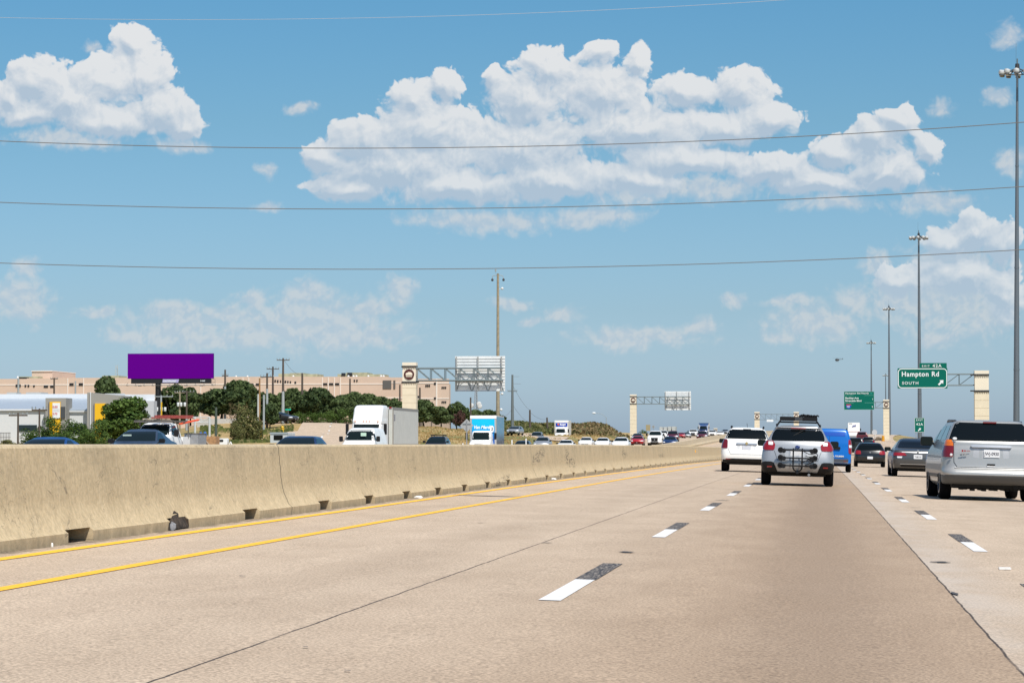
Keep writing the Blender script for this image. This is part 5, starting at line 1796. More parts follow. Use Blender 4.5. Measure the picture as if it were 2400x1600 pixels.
lt = mat('weathered_tan', (.35, .29, .22), rough=.8, var=.3, vscale=5)


def ladder(loc, rz, ln, w, m, label, tiltx=0.0, rungs=8):
    o = empty('ladder', loc, label, 'ladder', 'ladders on the work truck', rz)
    o.rotation_euler = (tiltx, 0, rz)
    for s_ in (-1, 1):
        MB().rbox(s_ * w / 2 - .02, s_ * w / 2 + .02, 0, ln, -.04, .04, .01).build('side_rail', m, o)
    r = MB()
    for k in range(rungs):
        r.tube((-w / 2, ln * (k + .5) / rungs, 0), (w / 2, ln * (k + .5) / rungs, 0), .02)
    r.build('rungs', GALV, o)
    return o


zt_ = zw + hR
XL = atx(344, Yw + 1.6)
ladder((XL, Yw + 1.2, zt_ + .05), R(-38), 1.5, .40, lt, 'tan front ends of an old ladder lying on the work truck rack', rungs=6)
ladder((XL + .35, Yw + 1.5, zt_ + .13), R(-52), 2.2, .42, lm, 'red fibreglass ladder lying on top of the work truck rack', rungs=7)
ladder((XL + .5, Yw + 1.6, zt_ + .22), R(-50), 2.1, .38, lm, 'second red ladder stacked uppermost on the work truck rack', rungs=6)
ladder((atx(427, Yw + 4.5), Yw + 4.0, atz(427, 993, Yw + 4)), R(-70), 1.7, .12, mat('safety_orange', (.75, .09, .03), rough=.5), 'bright orange red narrow ladder slanting up behind the work truck cab', R(0), rungs=3).rotation_euler = (R(8), 0, R(-22))
tb = MB()
tb.rbox(-1.0, 1.0, 2.0, 5.5, 1.0, 1.75 * szw * .8, .03)
# tool body on the bed side that shows beyond the door
tbx = empty('tool_body', (atx(453, Yw + 6), Yw + 6.5, zw), 'grey diamond plate tool box body behind the work truck cab', 'tool box')
hb = atz(450, 1014.5, Yw + 6) - zw
MB().rbox(-.38, .38, -1.0, 1.0, .8, hb - .05, .03).build('box', GALV, tbx)
MB().rbox(-.41, .41, -1.03, 1.03, hb - .05, hb, .01).build('lid', RACKM, tbx)
gx, gz = atx(550, Yw + 9), 0
wd = mat('crate_wood', (.36, .20, .09), rough=.8, var=.35, vscale=6)
cr = empty('wooden_crate', (atx(480, 150), 150, zw), 'brown wooden load behind the grey tool box of the work truck', 'crate')
MB().rbox(-.55, .75, -.5, .5, .9, 1.093 + (1041 - 1026) * 150 / 6250 - zw + .1, .02).build('crate_box', wd, cr)
MB().path([(-.4, -.55, 1.0), (.1, -.55, 1.45), (.5, -.55, 1.05)], .03).build('hose_loop', lt, cr)
for i, (px, py) in enumerate(((474, 1019), (484, 1018))):
    bl = empty('blue_canister', (atx(px, 150), 149.6, atz(px, py, 149.6) - .15), ['blue canister left one standing on the load behind the work truck', 'blue canister right one beside the wooden load behind the work truck'][i], 'canister', 'blue canisters on the load')
    MB().lathe('z', (0, 0, 0), [(.10, 0), (.11, .03), (.11, .22), (.06, .28), (.06, .32)], 14).build('can', mat('can_blue', (.02, .12, .4), rough=.4), bl, True)
# small white vehicle with dark rear window on the frontage road
sv = empty('box_trailer', (atx(653, 222), 222, min(terrz(atx(653, 222), 222), .9)), 'small white box trailer with a dark window behind the navy blue car', 'trailer')
hs = 1.093 + (1041 - 1013) * 222 / 6250 - sv.location.z
MB().rbox(-.72, .72, 0, 3.5, .3, hs, .05).build('box', mat('trailer_offwhite', (.55, .56, .56), rough=.5, var=.1), sv)
MB().rbox(-.76, .76, -.05, .2, hs - .12, hs + .02, .05).build('roof_cap', mat('cap_grey', (.36, .40, .43), rough=.5), sv)
MB().rbox(-.42, .36, -.03, .01, hs - .62, hs - .22, .04).build('rear_window', GLASS, sv)
wheels_simple(sv, .72, (1.6,), .33, .2)
# ================================================================ SIGN GANTRIES
PILLAR = mat('pillar_cream', (.74, .64, .47), rough=.8, var=.05, vscale=1.5)
PILLAR_L = mat('pillar_cap', (.80, .71, .56), rough=.8)
STEEL = mat('gantry_steel', (.17, .21, .22), rough=.55, metal=.5)
BRONZE = mat('bracket_bronze', (.035, .035, .038), rough=.6)
ALU = mat('sign_back_aluminium', (.74, .76, .75), rough=.6, metal=.0, var=.08, vscale=1.5)
ALU2 = mat('sign_back_rib', (.42, .42, .40), rough=.5, metal=.3)
GREEN = mat('sign_green', (.0, .125, .088), rough=.6, spec=.15)
SW = mat('sign_white', (.78, .80, .80), rough=.5)
EMB = mat('emblem_maroon', (.085, .022, .018), rough=.6)


def pillar(root, X, Y, zb, zt, w, emblem=True, d=1.1, bandl=.0):
    """square column with cap band, medallion, and grooves"""
    h = w / 2
    zt1 = zt - .40 * w / 1.33
    col = MB()
    z = zb - .5
    zm = zt - 1.95 * w / 1.33           # below the lower band
    while z < zm - .05:
        z1 = min(zm, z + .72)
        col.box(X - h, X + h, Y, Y + d, z, z1 - .03)
        col.box(X - h + .02, X + h - .02, Y + .02, Y + d - .02, z1 - .03, z1)
        z = z1
    col.build('shaft', PILLAR, root)
    hd = MB().box(X - h + .02, X + h - .02, Y + .02, Y + d - .02, zm, zt1)
    hd.box(X - h * 1.0, X + h * 1.0, Y - .0, Y + d, zt1, zt)
    hd.build('head', PILLAR_L, root)
    for zz in (zt1 - .02, zm + .02):
        b = MB().box(X - h - .06 - bandl, X + h + .02, Y - .07, Y + d + .05, zz, zz + .10 * w / 1.33)
        n = 9
        for k in range(n):
            x = X - h - .04 + (w + .0) * k / (n - 1)
            b.box(x - .035, x + .035, Y - .10, Y + d * .2, zz - .08, zz + .02)
        b.build('bracket_band', BRONZE, root)
    if emblem:
        zc = (zt1 + zm) / 2 + .02
        r = .50 * w / 1.33
        e = MB().lathe('y', (X, Y, zc), [(r, .0), (r, -.05), (r * .93, -.07), (r * .9, -.05)], 32).build('medallion', EMB, root, True)
        c = MB()
        pts = [(-.62, -.12), (-.66, .12), (-.5, .28), (-.30, .34), (-.1, .46), (.25, .46), (.55, .30), (.66, .10), (.64, -.12)]
        c.prism([(X + p[0] * r, zc + p[1] * r) for p in pts], Y - .085, Y - .05)
        for zz in (-.30, -.48):
            c.box(X - r * (.72 + zz * .3), X + r * (.72 + zz * .3), Y - .08, Y - .05, zc + zz * r, zc + (zz + .10) * r)
        c.build('medallion_relief', PILLAR_L, e)


def truss(root, xa, xb, Y, z0, z1, n, r=.07, depth=.9, flip=False):
    m = MB()
    for y in (Y, Y + depth):
        m.tube((xa, y, z0), (xb, y, z0), r); m.tube((xa, y, z1), (xb, y, z1), r)
        for k in range(n):
            a = xa + (xb - xa) * k / n; b = xa + (xb - xa) * (k + 1) / n
            m.tube((a, y, z0), (a, y, z1), r * .6)
            if not flip: m.tube((a, y, z1), (b, y, z0), r * .62)
            else: m.tube((a, y, z0), (b, y, z1), r * .62)
    for k in range(n + 1):
        a = xa + (xb - xa) * k / n
        m.tube((a, Y, z0), (a, Y + depth, z0), r * .5); m.tube((a, Y, z1), (a, Y + depth, z1), r * .5)
        if k < n:
            m.tube((a, Y, z1), (xa + (xb - xa) * (k + 1) / n, Y + depth, z1), r * .45)
    m.build('truss', STEEL, root, True)


def sign_back(root, x0, x1, Y, z0, z1, nr=12, beams=(0.03, .46, .93)):
    p = MB()
    dz = (z1 - z0) / nr
    for k in range(nr):
        p.box(x0, x1, Y, Y + .03, z0 + k * dz + .025, z0 + (k + 1) * dz)
        p.box(x0, x1, Y + .005, Y + .02, z0 + k * dz, z0 + k * dz + .025)
    o = p.build('sign_panel', ALU, root)
    q = MB()
    for k in range(nr):
        q.box(x0 + .02, x1 - .02, Y - .035, Y, z0 + k * dz + .0, z0 + k * dz + .03)
    q.build('stiffeners', ALU2, o)
    for f in beams:
        x = x0 + (x1 - x0) * f
        MB().box(x - .06, x + .06, Y - .16, Y - .035, z0 + .05, z1 - .05).build('beam', ALU2, root)
    s = MB()
    zz = z0 + (z1 - z0) * .28
    for k in range(6):
        x = x0 + (x1 - x0) * (.1 + k * .16)
        s.tube((x, Y - .06, zz), (x + (.35 if k % 2 else -.35), Y - .06, z0 + .05), .03)
    s.path([(x0 + .2, Y - .06, zz), (x1 - .2, Y - .06, zz)], .03)
    s.build('light_bracket', STEEL, root)


def gantry_back(Y, pxl, pxr, ytop, pw, tr, sg, label, nt=6, nr=12):
    X = atx((pxl + pxr) / 2, Y); w = atx(pxr, Y) - atx(pxl, Y)
    root = empty('sign_gantry', (X, Y, zroad(X, Y) if X > -39 else terrz(X, Y)), label, 'sign gantry')
    inv = -root.location
    hold = bpy.data.objects.new('x', None)
    zt = atz(pxl, ytop, Y)
    pillar(root, X, Y, float(root.location.z), zt, w)
    xe = atx(tr[1], Y); xs_ = X + w / 2
    truss(root, xs_, xe, Y + .1, atz(1300, tr[3], Y), atz(1300, tr[2], Y), nt)
    sign_back(root, atx(sg[0], Y), atx(sg[1], Y), Y + 1.35, atz(1300, sg[3], Y), atz(1300, sg[2], Y), nr)
    for c in kids(root):
        c.location = tuple(c.location[i] - root.location[i] for i in range(3))
    bpy.data.objects.remove(hold)
    return root


gantry_back(255, 942.5, 974.6, 849, 0, (974, 1176, 861.5, 890.5), (1062, 1180, 832.5, 915.5), 'nearest gantry on the left with maroon medallion, seen from behind its grey sign')
gantry_back(520, 1476.6, 1491.8, 924, 0, (1492, 1618, 930, 946.5), (1557, 1619, 917, 961), 'second gantry farther off with a grey sign back over the white cars', nt=7, nr=9)


def localise(root):
    for c in kids(root):
        if not c.get('_loc'):
            c.location = tuple(c.location[i] - root.location[i] for i in range(3)); c['_loc'] = 1
    for c in kids(root):
        if '_loc' in c: del c['_loc']


def arrow(m, cx, cz, s, y0, y1):
    """arrow pointing up to the right"""
    c = math.cos(R(45)); pts = [(-.5, -.13), (.08, -.13), (.08, -.38), (.52, 0), (.08, .38), (.08, .13), (-.5, .13)]
    return m.prism([(cx + s * (x * c - z * c), cz + s * (x * c + z * c)) for x, z in pts], y0, y1)


def rrect_border(x0, x1, z0, z1, r, t, y0, y1):
    def loop(d, rr):
        L_ = []
        for cx, cz, a0 in ((x1 - d - rr, z1 - d - rr, 0), (x0 + d + rr, z1 - d - rr, 90), (x0 + d + rr, z0 + d + rr, 180), (x1 - d - rr, z0 + d + rr, 270)):
            for k in range(7):
                a = R(a0 + 15 * k); L_.append((cx + rr * math.cos(a), cz + rr * math.sin(a)))
        return L_
    A, B_ = loop(0, r), loop(t, max(.01, r - t))
    n = len(A); mb = MB()
    vs = [(x, y0, z) for x, z in A] + [(x, y0, z) for x, z in B_] + [(x, y1, z) for x, z in A] + [(x, y1, z) for x, z in B_]
    fs = []
    for i in range(n):
        j = (i + 1) % n
        fs += [(i, j, n + j, n + i), (2 * n + i, 3 * n + i, 3 * n + j, 2 * n + j), (i, 2 * n + i, 2 * n + j, j), (n + i, n + j, 3 * n + j, 3 * n + i)]
    return mb.add(vs, fs)


def exit_gantry():
    Y = 250
    X = atx(2302, Y); w = atx(2319, Y) - atx(2285, Y)
    root = empty('sign_gantry', (X, Y, zroad(X, Y)), 'right hand gantry with cream pillar carrying the Hampton Rd exit sign', 'sign gantry')
    pillar(root, X, Y, float(root.location.z), atz(2302, 868, Y), w, emblem=False, bandl=.28)
    x0, x1 = atx(2104.5, Y), atx(2221.5, Y)
    z1, z0 = atz(2160, 862.5, Y), atz(2160, 910, Y)
    truss(root, x0 + .2, X - w / 2, Y + .3, atz(2250, 902, Y), atz(2250, 876, Y), 5, r=.05, depth=.8, flip=True)
    p = MB().rbox(x0, x1, Y - .05, Y + .02, z0, z1, .06).build('sign_panel', GREEN, root)
    rrect_border(x0 + .03, x1 - .03, z0 + .03, z1 - .03, .36, .07, Y - .062, Y - .05).build('sign_border', SW, p)
    tx0, tx1, tz0, tz1 = atx(2156, Y), atx(2220, Y), z1 - .02, atz(2190, 850.5, Y)
    t = MB().rbox(tx0, tx1, Y - .045, Y + .01, tz0, tz1, .04).build('exit_tab', GREEN, root)
    text('lettering', 'EXIT', .26, SW, t, (tx0 + .22, Y - .058, tz0 + .13), bold=.001, sx=1.1, space=1.3)
    text('lettering', '42A', .40, SW, t, (tx0 + 1.20, Y - .058, tz0 + .10), bold=.004, sx=1.1, space=1.2)
    H = z1 - z0
    text('lettering', 'Hampton Rd', .62, SW, p, (x0 + .36, Y - .065, z0 + H * .60), bold=.013, space=1.13, sx=(x1 - x0) / 4.68 * .985)
    text('lettering', 'SOUTH', .37, SW, p, (x0 + .40, Y - .065, z0 + H * .20), bold=.003, space=1.25, sx=1.08)
    arrow(MB(), x1 - .60, z0 + H * .29, .62, Y - .066, Y - .055).build('arrow', SW, p)
    localise(root)


exit_gantry()


def far_sign():
    Y = 555
    X = atx(2077.6, Y); w = atx(2084.6, Y) - atx(2070.6, Y)
    root = empty('sign_gantry', (X, Y, zroad(X, Y)), 'distant right gantry with medallion pillar and a three part green sign', 'sign gantry')
    pillar(root, X, Y, float(root.location.z), atz(2077, 936, Y), w)
    x0, x1 = atx(1978.5, Y), atx(2049.5, Y)
    z1, z0 = atz(2010, 917, Y), atz(2010, 960, Y)
    truss(root, x0 + .3, X - w / 2, Y + .3, atz(2060, 955.5, Y), atz(2060, 942, Y), 5, r=.06, flip=True)
    p = MB().rbox(x0, x1, Y - .05, Y + .02, z0, z1, .08).build('sign_panel', GREEN, root)
    H = z1 - z0; W = x1 - x0
    rrect_border(x0, x1, z0, z1, .2, .05, Y - .062, Y - .05).build('sign_border', mat('sign_dull_edge', (.25, .42, .38)), p)
    for f in (.775, .375):
        MB().box(x0 + .1, x0 + W * .32, Y - .066, Y - .05, z0 + H * f, z0 + H * f + .06).build('divider', mat('sign_dull_line', (.12, .36, .30)), p)
        MB().box(x0 + W * .68, x1 - .1, Y - .066, Y - .05, z0 + H * f, z0 + H * f + .06).build('divider', mat('sign_dull_line', (.12, .36, .30)), p)
    text('lettering', 'Hampton Rd North', .46, SW, p, (x0 + .25, Y - .065, z0 + H * .86), bold=.006, space=1.08, sx=1.22)
    text('lettering', '1/4', .36, mat('sign_teal', (.05, .42, .36)), p, (x1 - .85, Y - .065, z0 + H * .86), bold=.006)
    text('lettering', 'Beckley Ave', .48, SW, p, (x0 + .28, Y - .065, z0 + H * .60), bold=.01, sx=1.15)
    text('lettering', 'Riverside Blvd', .48, SW, p, (x0 + .28, Y - .065, z0 + H * .45), bold=.01, sx=1.2)
    text('lettering', '1', .44, SW, p, (x1 - .45, Y - .065, z0 + H * .54), bold=.01)
    text('lettering', '2', .44, SW, p, (x1 - .50, Y - .065, z0 + H * .13), bold=.01)
    sx_, sz_ = x0 + .95, z0 + H * .19
    shp = [(-.5, .36), (-.3, .44), (0, .40), (.3, .44), (.5, .36), (.56, .05), (.38, -.30), (0, -.52), (-.38, -.30), (-.56, .05)]
    s = MB().prism([(sx_ + a, sz_ + b) for a, b in shp], Y - .075, Y - .05).build('route_shield', mat('shield_blue', (.01, .07, .42), rough=.4), p)
    MB().prism([(sx_ + a, sz_ + b) for a, b in [(-.5, .36), (-.3, .44), (0, .40), (.3, .44), (.5, .36), (.53, .22), (-.53, .22)]], Y - .085, Y - .075).build('shield_top', mat('shield_red', (.5, .04, .04), rough=.4), s)
    text('lettering', '35E', .42, SW, s, (sx_ - .40, Y - .09, sz_ - .20), bold=.008)
    localise(root)


far_sign()


def third_gantry():
    Y = 690
    XA, XB = atx(1774.5, Y), atx(1866.6, Y)
    root = empty('sign_gantry', (XA, Y, zroad(XA, Y)), 'far gantry spanning between two medallion pillars behind the white sport utility and wagon', 'sign gantry')
    w = 1.33
    for X in (XA, XB):
        pillar(root, X, Y, zroad(X, Y), atz(1774, 964.8, Y), w)
    truss(root, XA + w / 2, XB - w / 2, Y + .3, atz(1800, 983, Y), atz(1800, 970, Y), 6, r=.05)
    MB().rbox(atx(1797, Y), atx(1813, Y), Y - .4, Y, atz(1800, 988, Y), atz(1800, 983, Y), .2).build('camera_housing', SW, root, True)
    localise(root)
    XC = atx(1677, 800)
    r2 = empty('sign_gantry', (XC, 800, zroad(XC, 800)), 'tiny distant pillar top above the white sport utilities at the crest', 'sign gantry')
    pillar(r2, XC, 800, zroad(XC, 800), atz(1677, 1003, 800), 1.1)
    localise(r2)


third_gantry()

# gore sign EXIT 42A
Y = 300
X = atx(2155.3, Y)
gs = empty('exit_sign', (X, Y, zroad(X, Y)), 'small upright green EXIT 42A sign on posts beyond the grey sedan', 'road sign')
z0, z1 = atz(2155, 1012.5, Y) - gs.location.z, atz(2155, 978.5, Y) - gs.location.z
hw = (atx(2167, Y) - atx(2143.5, Y)) / 2
p = MB().rbox(-hw, hw, -.02, .01, z0, z1, .05).build('sign_panel', GREEN, gs)
rrect_border(-hw + .01, hw - .01, z0 + .01, z1 - .01, .05, .025, -.026, -.02).build('sign_border', SW, p)
text('lettering', 'EXIT', .30, SW, p, (0, -.028, z1 - .36), ax='CENTER', bold=.002, space=1.25, sx=1.0)
text('lettering', '42A', .38, SW, p, (0, -.028, z1 - .85), ax='CENTER', bold=.004, sx=1.1, space=1.15)
arrow(MB(), .0, z0 + .31, .42, -.03, -.02).build('arrow', SW, p)
for dx in (-.45, -.35, .35, .45):
    MB().box(dx - .02, dx + .02, .02, .06, -.1, z0 + .1).build('post', GALV, gs)


# ---------------------------------------------------------------- high mast lights
MAST = mat('mast_steel', (.20, .22, .24), rough=.45, metal=.6)
LH = mat('luminaire_white', (.62, .63, .62), rough=.4)


def high_mast(px, ytop, Y, label, lean=0.0, det=True, rb=.30, rt=.10):
    X = atx(px, Y); zb = float(terr(np.array([X]), np.array([Y]))[0])
    H = atz(px, ytop, Y) - zb
    root = empty('high_mast_light', (X, Y, zb), label, 'street light', 'high mast lights along the right side')
    root.rotation_euler = (0, lean, 0)
    m = MB()
    n = 4
    for k in range(n):
        a, b = k / n, (k + 1) / n
        m.tube((0, 0, H * a), (0, 0, H * b), rb + (rt - rb) * a, rb + (rt - rb) * b + .0, 14)
        m.tube((0, 0, H * b - .15), (0, 0, H * b), rb + (rt - rb) * b + .02, rb + (rt - rb) * b + .02, 14)
    m.tube((0, 0, 0), (0, 0, .1), .5, .5, 14)
    m.build('pole', MAST, root, True)
    rg = MB()
    for k in range(20):
        a, b = 2 * math.pi * k / 20, 2 * math.pi * (k + 1) / 20
        rg.tube((1.25 * math.cos(a), 1.25 * math.sin(a), H - .9), (1.25 * math.cos(b), 1.25 * math.sin(b), H - .9), .05)
    for k in range(6):
        a = math.pi * k / 3
        rg.tube((.1 * math.cos(a), .1 * math.sin(a), H - .45), (1.25 * math.cos(a), 1.25 * math.sin(a), H - .9), .045)
    rg.tube((0, 0, H - .9), (0, 0, H), .26, .20, 12)
    rg.build('head_ring', BRONZE, root)
    MB().tube((0, 0, H), (0, 0, H + .5), .07, .06).tube((-.12, 0, H), (-.12, 0, H + 2.0), .012).build('lightning_rod', STEEL, root)
    lum = []
    for k in range(10):
        a = 2 * math.pi * (k + .3) / 10
        c, s = math.cos(a), math.sin(a)
        l = MB().lathe('z', (1.55 * c, 1.55 * s, H - .92), [(.14, .28), (.27, .22), (.30, -.02), (.24, -.12)], 12)
        l.tube((1.2 * c, 1.2 * s, H - .78), (1.75 * c, 1.75 * s, H - .78), .14, .17, 8)
        lu = l.build('luminaire', LH, root, True)
        MB().lathe('z', (1.55 * c, 1.55 * s, H - 1.05), [(.23, .02), (.26, -.10), (.16, -.16)], 12).build('lamp_glass', mat('lamp_glass', (.10, .10, .10), rough=.2), lu, True)


high_mast(2381.5, 150, 262, 'tallest and nearest high mast light at the right edge of the picture', lean=R(.55), rb=.33, rt=.10)
high_mast(2156, 546, 492, 'second nearest high mast light rising behind the Hampton Rd sign', rb=.42, rt=.14)
high_mast(2085, 717, 790, 'third high mast light standing behind the medallion pillar on the right', rb=.45, rt=.16)
high_mast(2043, 798, 1010, 'fourth high mast light behind the distant three part green sign', rb=.45, rt=.16)
high_mast(2076.5, 876, 1500, 'smallest farthest high mast light just above the distant medallion pillar', rb=.5, rt=.2)

# ---------------------------------------------------------------- utility poles and wires
WOOD = mat('pole_wood', (.30, .25, .17), rough=.9, var=.25, vscale=3)
WOODD = mat('pole_dark_wood', (.09, .07, .055), rough=.9, var=.25, vscale=3)
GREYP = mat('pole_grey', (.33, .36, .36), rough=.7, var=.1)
WIRE = mat('wire_dark', (.15, .145, .14), rough=.7)
WIREL = mat('wire_pale', (.55, .57, .60), rough=.4, metal=.3)


def upole(px, ytop, Y, r0, r1, label, m=WOODD, arm=None, ybase=None, white=None, px2=None):
    X = atx(px, Y)
    zb = terrz(X, Y) if X < -38 else zroad(X, Y)
    H = atz(px, ytop, Y) - zb
    root = empty('utility_pole', (X, Y, zb), label, 'utility pole')
    dx = (atx(px2, Y) - X) if px2 else 0
    MB().tube((0, 0, -.5), (dx, 0, H), r0, r1, 10).build('pole', m, root, True)
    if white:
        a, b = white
        MB().tube((dx * a, 0, H * a), (dx * b, 0, H * b), (r0 + (r1 - r0) * a) + .012, (r0 + (r1 - r0) * b) + .012, 10).build('pale_sleeve', GREYP, root, True)  # pale grey sleeve over one stretch of the pole
    if arm:
        c = MB()
        for (zf, half, sl) in arm:
            c.box(dx * zf - half, dx * zf + half, -.06, .06, H * zf - .06, H * zf + .06)
        c.build('crossarm', m, root)
        ins = MB()
        for (zf, half, sl) in arm:
            for f in (-.95, -.5, .5, .95):
                ins.lathe('z', (dx * zf + half * f, 0, H * zf + .06), [(.06, 0), (.05, .16), (.07, .2)], 8)
        ins.build('insulators', GREYP, root, True)
    return root, H


# tall pole in the middle
r_, H_ = upole(1167, 641, 400, .30, .17, 'tall weathered wooden pole in the middle rising behind the nearest gantry sign', WOOD)
c = MB().path([(-.85, 0, H_ - .75), (-.8, 0, H_ - .35), (0, 0, H_ - .2), (.75, 0, H_ - .35), (.85, 0, H_ - .75)], .05)
c.tube((-.35, 0, H_ + .3), (-.35, 0, H_ + .65), .12)
c.tube((-.35, 0, H_ - .1), (-.35, 0, H_ + .3), .02)
c.build('crossarm', GREYP, r_)
for dx in (-.85, .85):
    MB().lathe('z', (dx, 0, H_ - 1.15), [(.10, .4), (.18, .25), (.18, .08), (.1, 0)], 10).build('insulator', BRONZE, r_, True)
for z, dx in ((H_ - 2.3, .65), (H_ - 18.2, .65), (H_ - 20.6, .5)):
    MB().lathe('z', (dx, 0, z), [(.10, -.15), (.22, 0), (.15, .18), (.05, .24)], 10).tube((0, 0, z - .05), (dx, 0, z - .05), .04).build('camera', LH, r_, True)
GREY = GREYP
r_, H_ = upole(1201, 878, 450, .30, .16, 'grey steel utility pole right of the tall wooden pole', mat('pole_steel_dark', (.13, .15, .15), rough=.6), arm=[(.72, .8, 0)])
MB().path([(0, 0, H_ * .97), (1.2, 0, H_ * .97)], .02).path([(0, 0, H_ * .85), (1.4, 0, H_ * .845)], .02).build('side_arm', WIRE, r_)
upole(1242, 960, 480, .22, .15, 'short dark wooden pole on the bank right of the grey steel pole')
upole(1284, 978, 500, .24, .15, 'leaning dark pole on the bank left of the small box truck', px2=1282)
upole(1103, 931, 460, .20, .13, 'dark wooden pole above the trees left of the blue box truck')
upole(527, 866, 372, .19, .12, 'utility pole with brown top and pale lower half right of the purple billboard', WOODD, arm=[(.88, .45, 0)], white=(0, .68))
upole(608, 886, 375, .15, .11, 'orange brown wooden pole in the cluster behind the olive bush', mat('pole_orange', (.30, .17, .07), rough=.8))
upole(604.5, 923, 330, .14, .10, 'pale pole stub leaning against the cluster behind the olive bush', mat('pole_pale', (.5, .5, .46), rough=.8))
upole(618, 925, 300, .13, .11, 'grey steel conduit pole in front of the pole cluster', GREYP)
upole(625.5, 874, 345, .17, .12, 'pale and brown pole with transformer arm in the middle of the cluster', WOODD, arm=[(.93, .9, 0)], white=(.35, .72))
upole(639, 859, 420, .22, .14, 'dark pole with crossarm behind the cluster', WOODD, arm=[(.96, 1.0, 0)])
upole(663, 839, 385, .24, .13, 'tallest dark pole with crossarm above the tree row', WOODD, arm=[(.97, .95, 0)], white=(0, .5))
upole(708, 874, 420, .22, .15, 'plain dark pole in front of the tan building centre')
upole(820, 887, 440, .20, .13, 'thin dark pole above the trees left of the semi truck')
upole(937, 901, 455, .20, .13, 'thin dark pole just left of the nearest gantry pillar')
upole(984, 908, 455, .20, .14, 'thin dark pole just right of the nearest gantry pillar')
upole(506, 954, 230, .13, .10, 'short dark green post behind the wooden load', mat('post_green', (.07, .09, .07), rough=.8))
r_, H_ = upole(377, 926, 345, .16, .12, 'pole with grey transformers beside the billboard column', GREYP, arm=[(.97, 1.6, 0)])
for dx in (-.5, .1, .6):
    MB().lathe('z', (dx, -.2, H_ * .62), [(.15, 0), (.17, .04), (.17, .5), (.14, .54)], 12).build('transformer', LH, r_, True)
r_, H_ = upole(421, 917, 345, .14, .11, 'brown pole of a two pole frame right of the billboard column', WOOD, arm=[(.97, .7, 0)])
r_, H_ = upole(437, 915, 345, .14, .11, 'second pole of the two pole frame with transformers', WOODD, arm=[(.96, 1.0, 0)], white=(0, .35))
for dx in (-1.1, -.7, -.2):
    MB().lathe('z', (dx, -.2, H_ * .60), [(.15, 0), (.17, .04), (.17, .5), (.14, .54)], 12).build('transformer', LH, r_, True)
upole(42, 886, 420, .20, .16, 'pale pole behind the white shop roof at far left', GREYP)
upole(126, 885, 420, .17, .13, 'dark brown pole behind the white shop roof', WOODD, arm=[(.98, .6, 0)])
upole(176, 893, 420, .16, .12, 'pale pole stub behind the middle of the white shop roof', GREYP)
upole(42, 967, 205, .09, .07, 'near dark pole with wide crossarm in front of the white shop wall', WOODD, arm=[(.93, .75, 0)])
upole(92, 957, 215, .09, .07, 'second near dark pole with crossarm above the shop bushes', WOODD, arm=[(.96, .65, 0)])

for k, (pts, m, r, lb) in enumerate([
    ([(0, 331), (1100, 345.5), (2400, 287)], WIRE, .024, 'uppermost of three parallel dark wires across the sky'),
    ([(0, 474.5), (1200, 487), (2400, 437.5)], WIRE, .023, 'middle of three parallel dark wires across the sky'),
    ([(0, 616.5), (1200, 628.5), (2400, 585)], WIRE, .022, 'lowest of three parallel dark wires across the sky'),
    ([(0, 42), (700, 45), (1500, 20)], WIREL, .010, 'pale thin wire crossing the very top of the sky')]):
    Y = 150
    P3 = [(atx(a, Y), atz(a, b, Y)) for a, b in pts]
    co = np.polyfit([p[0] for p in P3], [p[1] for p in P3], 2)
    xs_ = np.linspace(-120, 110, 110)
    q = [(float(x), Y, float(np.polyval(co, x))) for x in xs_]
    q0 = q[55]
    o = MB().path([(a - q0[0], 0, c_ - q0[2]) for a, b_, c_ in q], r, 6).build('power_line', m, None, True, loc=q0)
    tag(o, lb, 'wire', 'wires crossing the highway')


def sag(name, a, b, Ya, Yb, s, label, r=.03):
    A = Vector((atx(a[0], Ya), Ya, atz(a[0], a[1], Ya))); B_ = Vector((atx(b[0], Yb), Yb, atz(b[0], b[1], Yb)))
    pts = []
    for k in range(13):
        t = k / 12
        p = A.lerp(B_, t); p.z -= 4 * s * t * (1 - t)
        pts.append(p - A)
    o = MB().path(pts, r, 5).build(name, WIRE, None, loc=A)
    tag(o, label, 'wire', 'slack wires between poles')


sag('slack_wire', (1203, 905), (1242, 962), 450, 480, .4, 'wire from the crossarm of the grey steel pole to the short dark pole', .02)
sag('slack_wire', (1203, 950), (1242, 990), 450, 480, .5, 'lower wire falling from the grey steel pole to the bank', .02)
sag('slack_wire', (1242, 965), (1283, 982), 480, 500, .5, 'wire between the short dark pole and the leaning pole', .02)
sag('slack_wire', (665, 843), (708, 878), 385, 420, .6, 'wire running down from the tallest pole over the tan building', .02)
sag('slack_wire', (639, 862), (608, 888), 420, 375, .3, 'short wire between the crossarm pole and the orange brown pole', .02)
sag('slack_wire', (1201, 955), (1181, 975), 450, 400, .3, 'wire from the grey steel pole toward the blue box truck', .02)

# ---------------------------------------------------------------- small roadside things
def diamond_back(px, y0, y1, Y, label, m=ALU, post=True):
    X = atx(px, Y); zc = atz(px, (y0 + y1) / 2, Y); h = (atz(px, y0, Y) - atz(px, y1, Y)) / 2
    zb = terrz(X, Y) if X < -38 else zroad(X, Y)
    root = empty('warning_sign', (X, Y, zb), label, 'road sign')
    p = MB().prism([(0, -h), (h, 0), (0, h), (-h, 0)], -.02, .02).build('sign_panel', m, root, loc=(0, 0, zc - zb))
    MB().box(-h * .6, h * .6, -.06, -.02, h * .16, h * .26).build('crossbar', STEEL, p)
    if post: MB().box(-.045, .045, -.08, -.02, 0, zc - zb + h * .7).build('post', GALV, root)


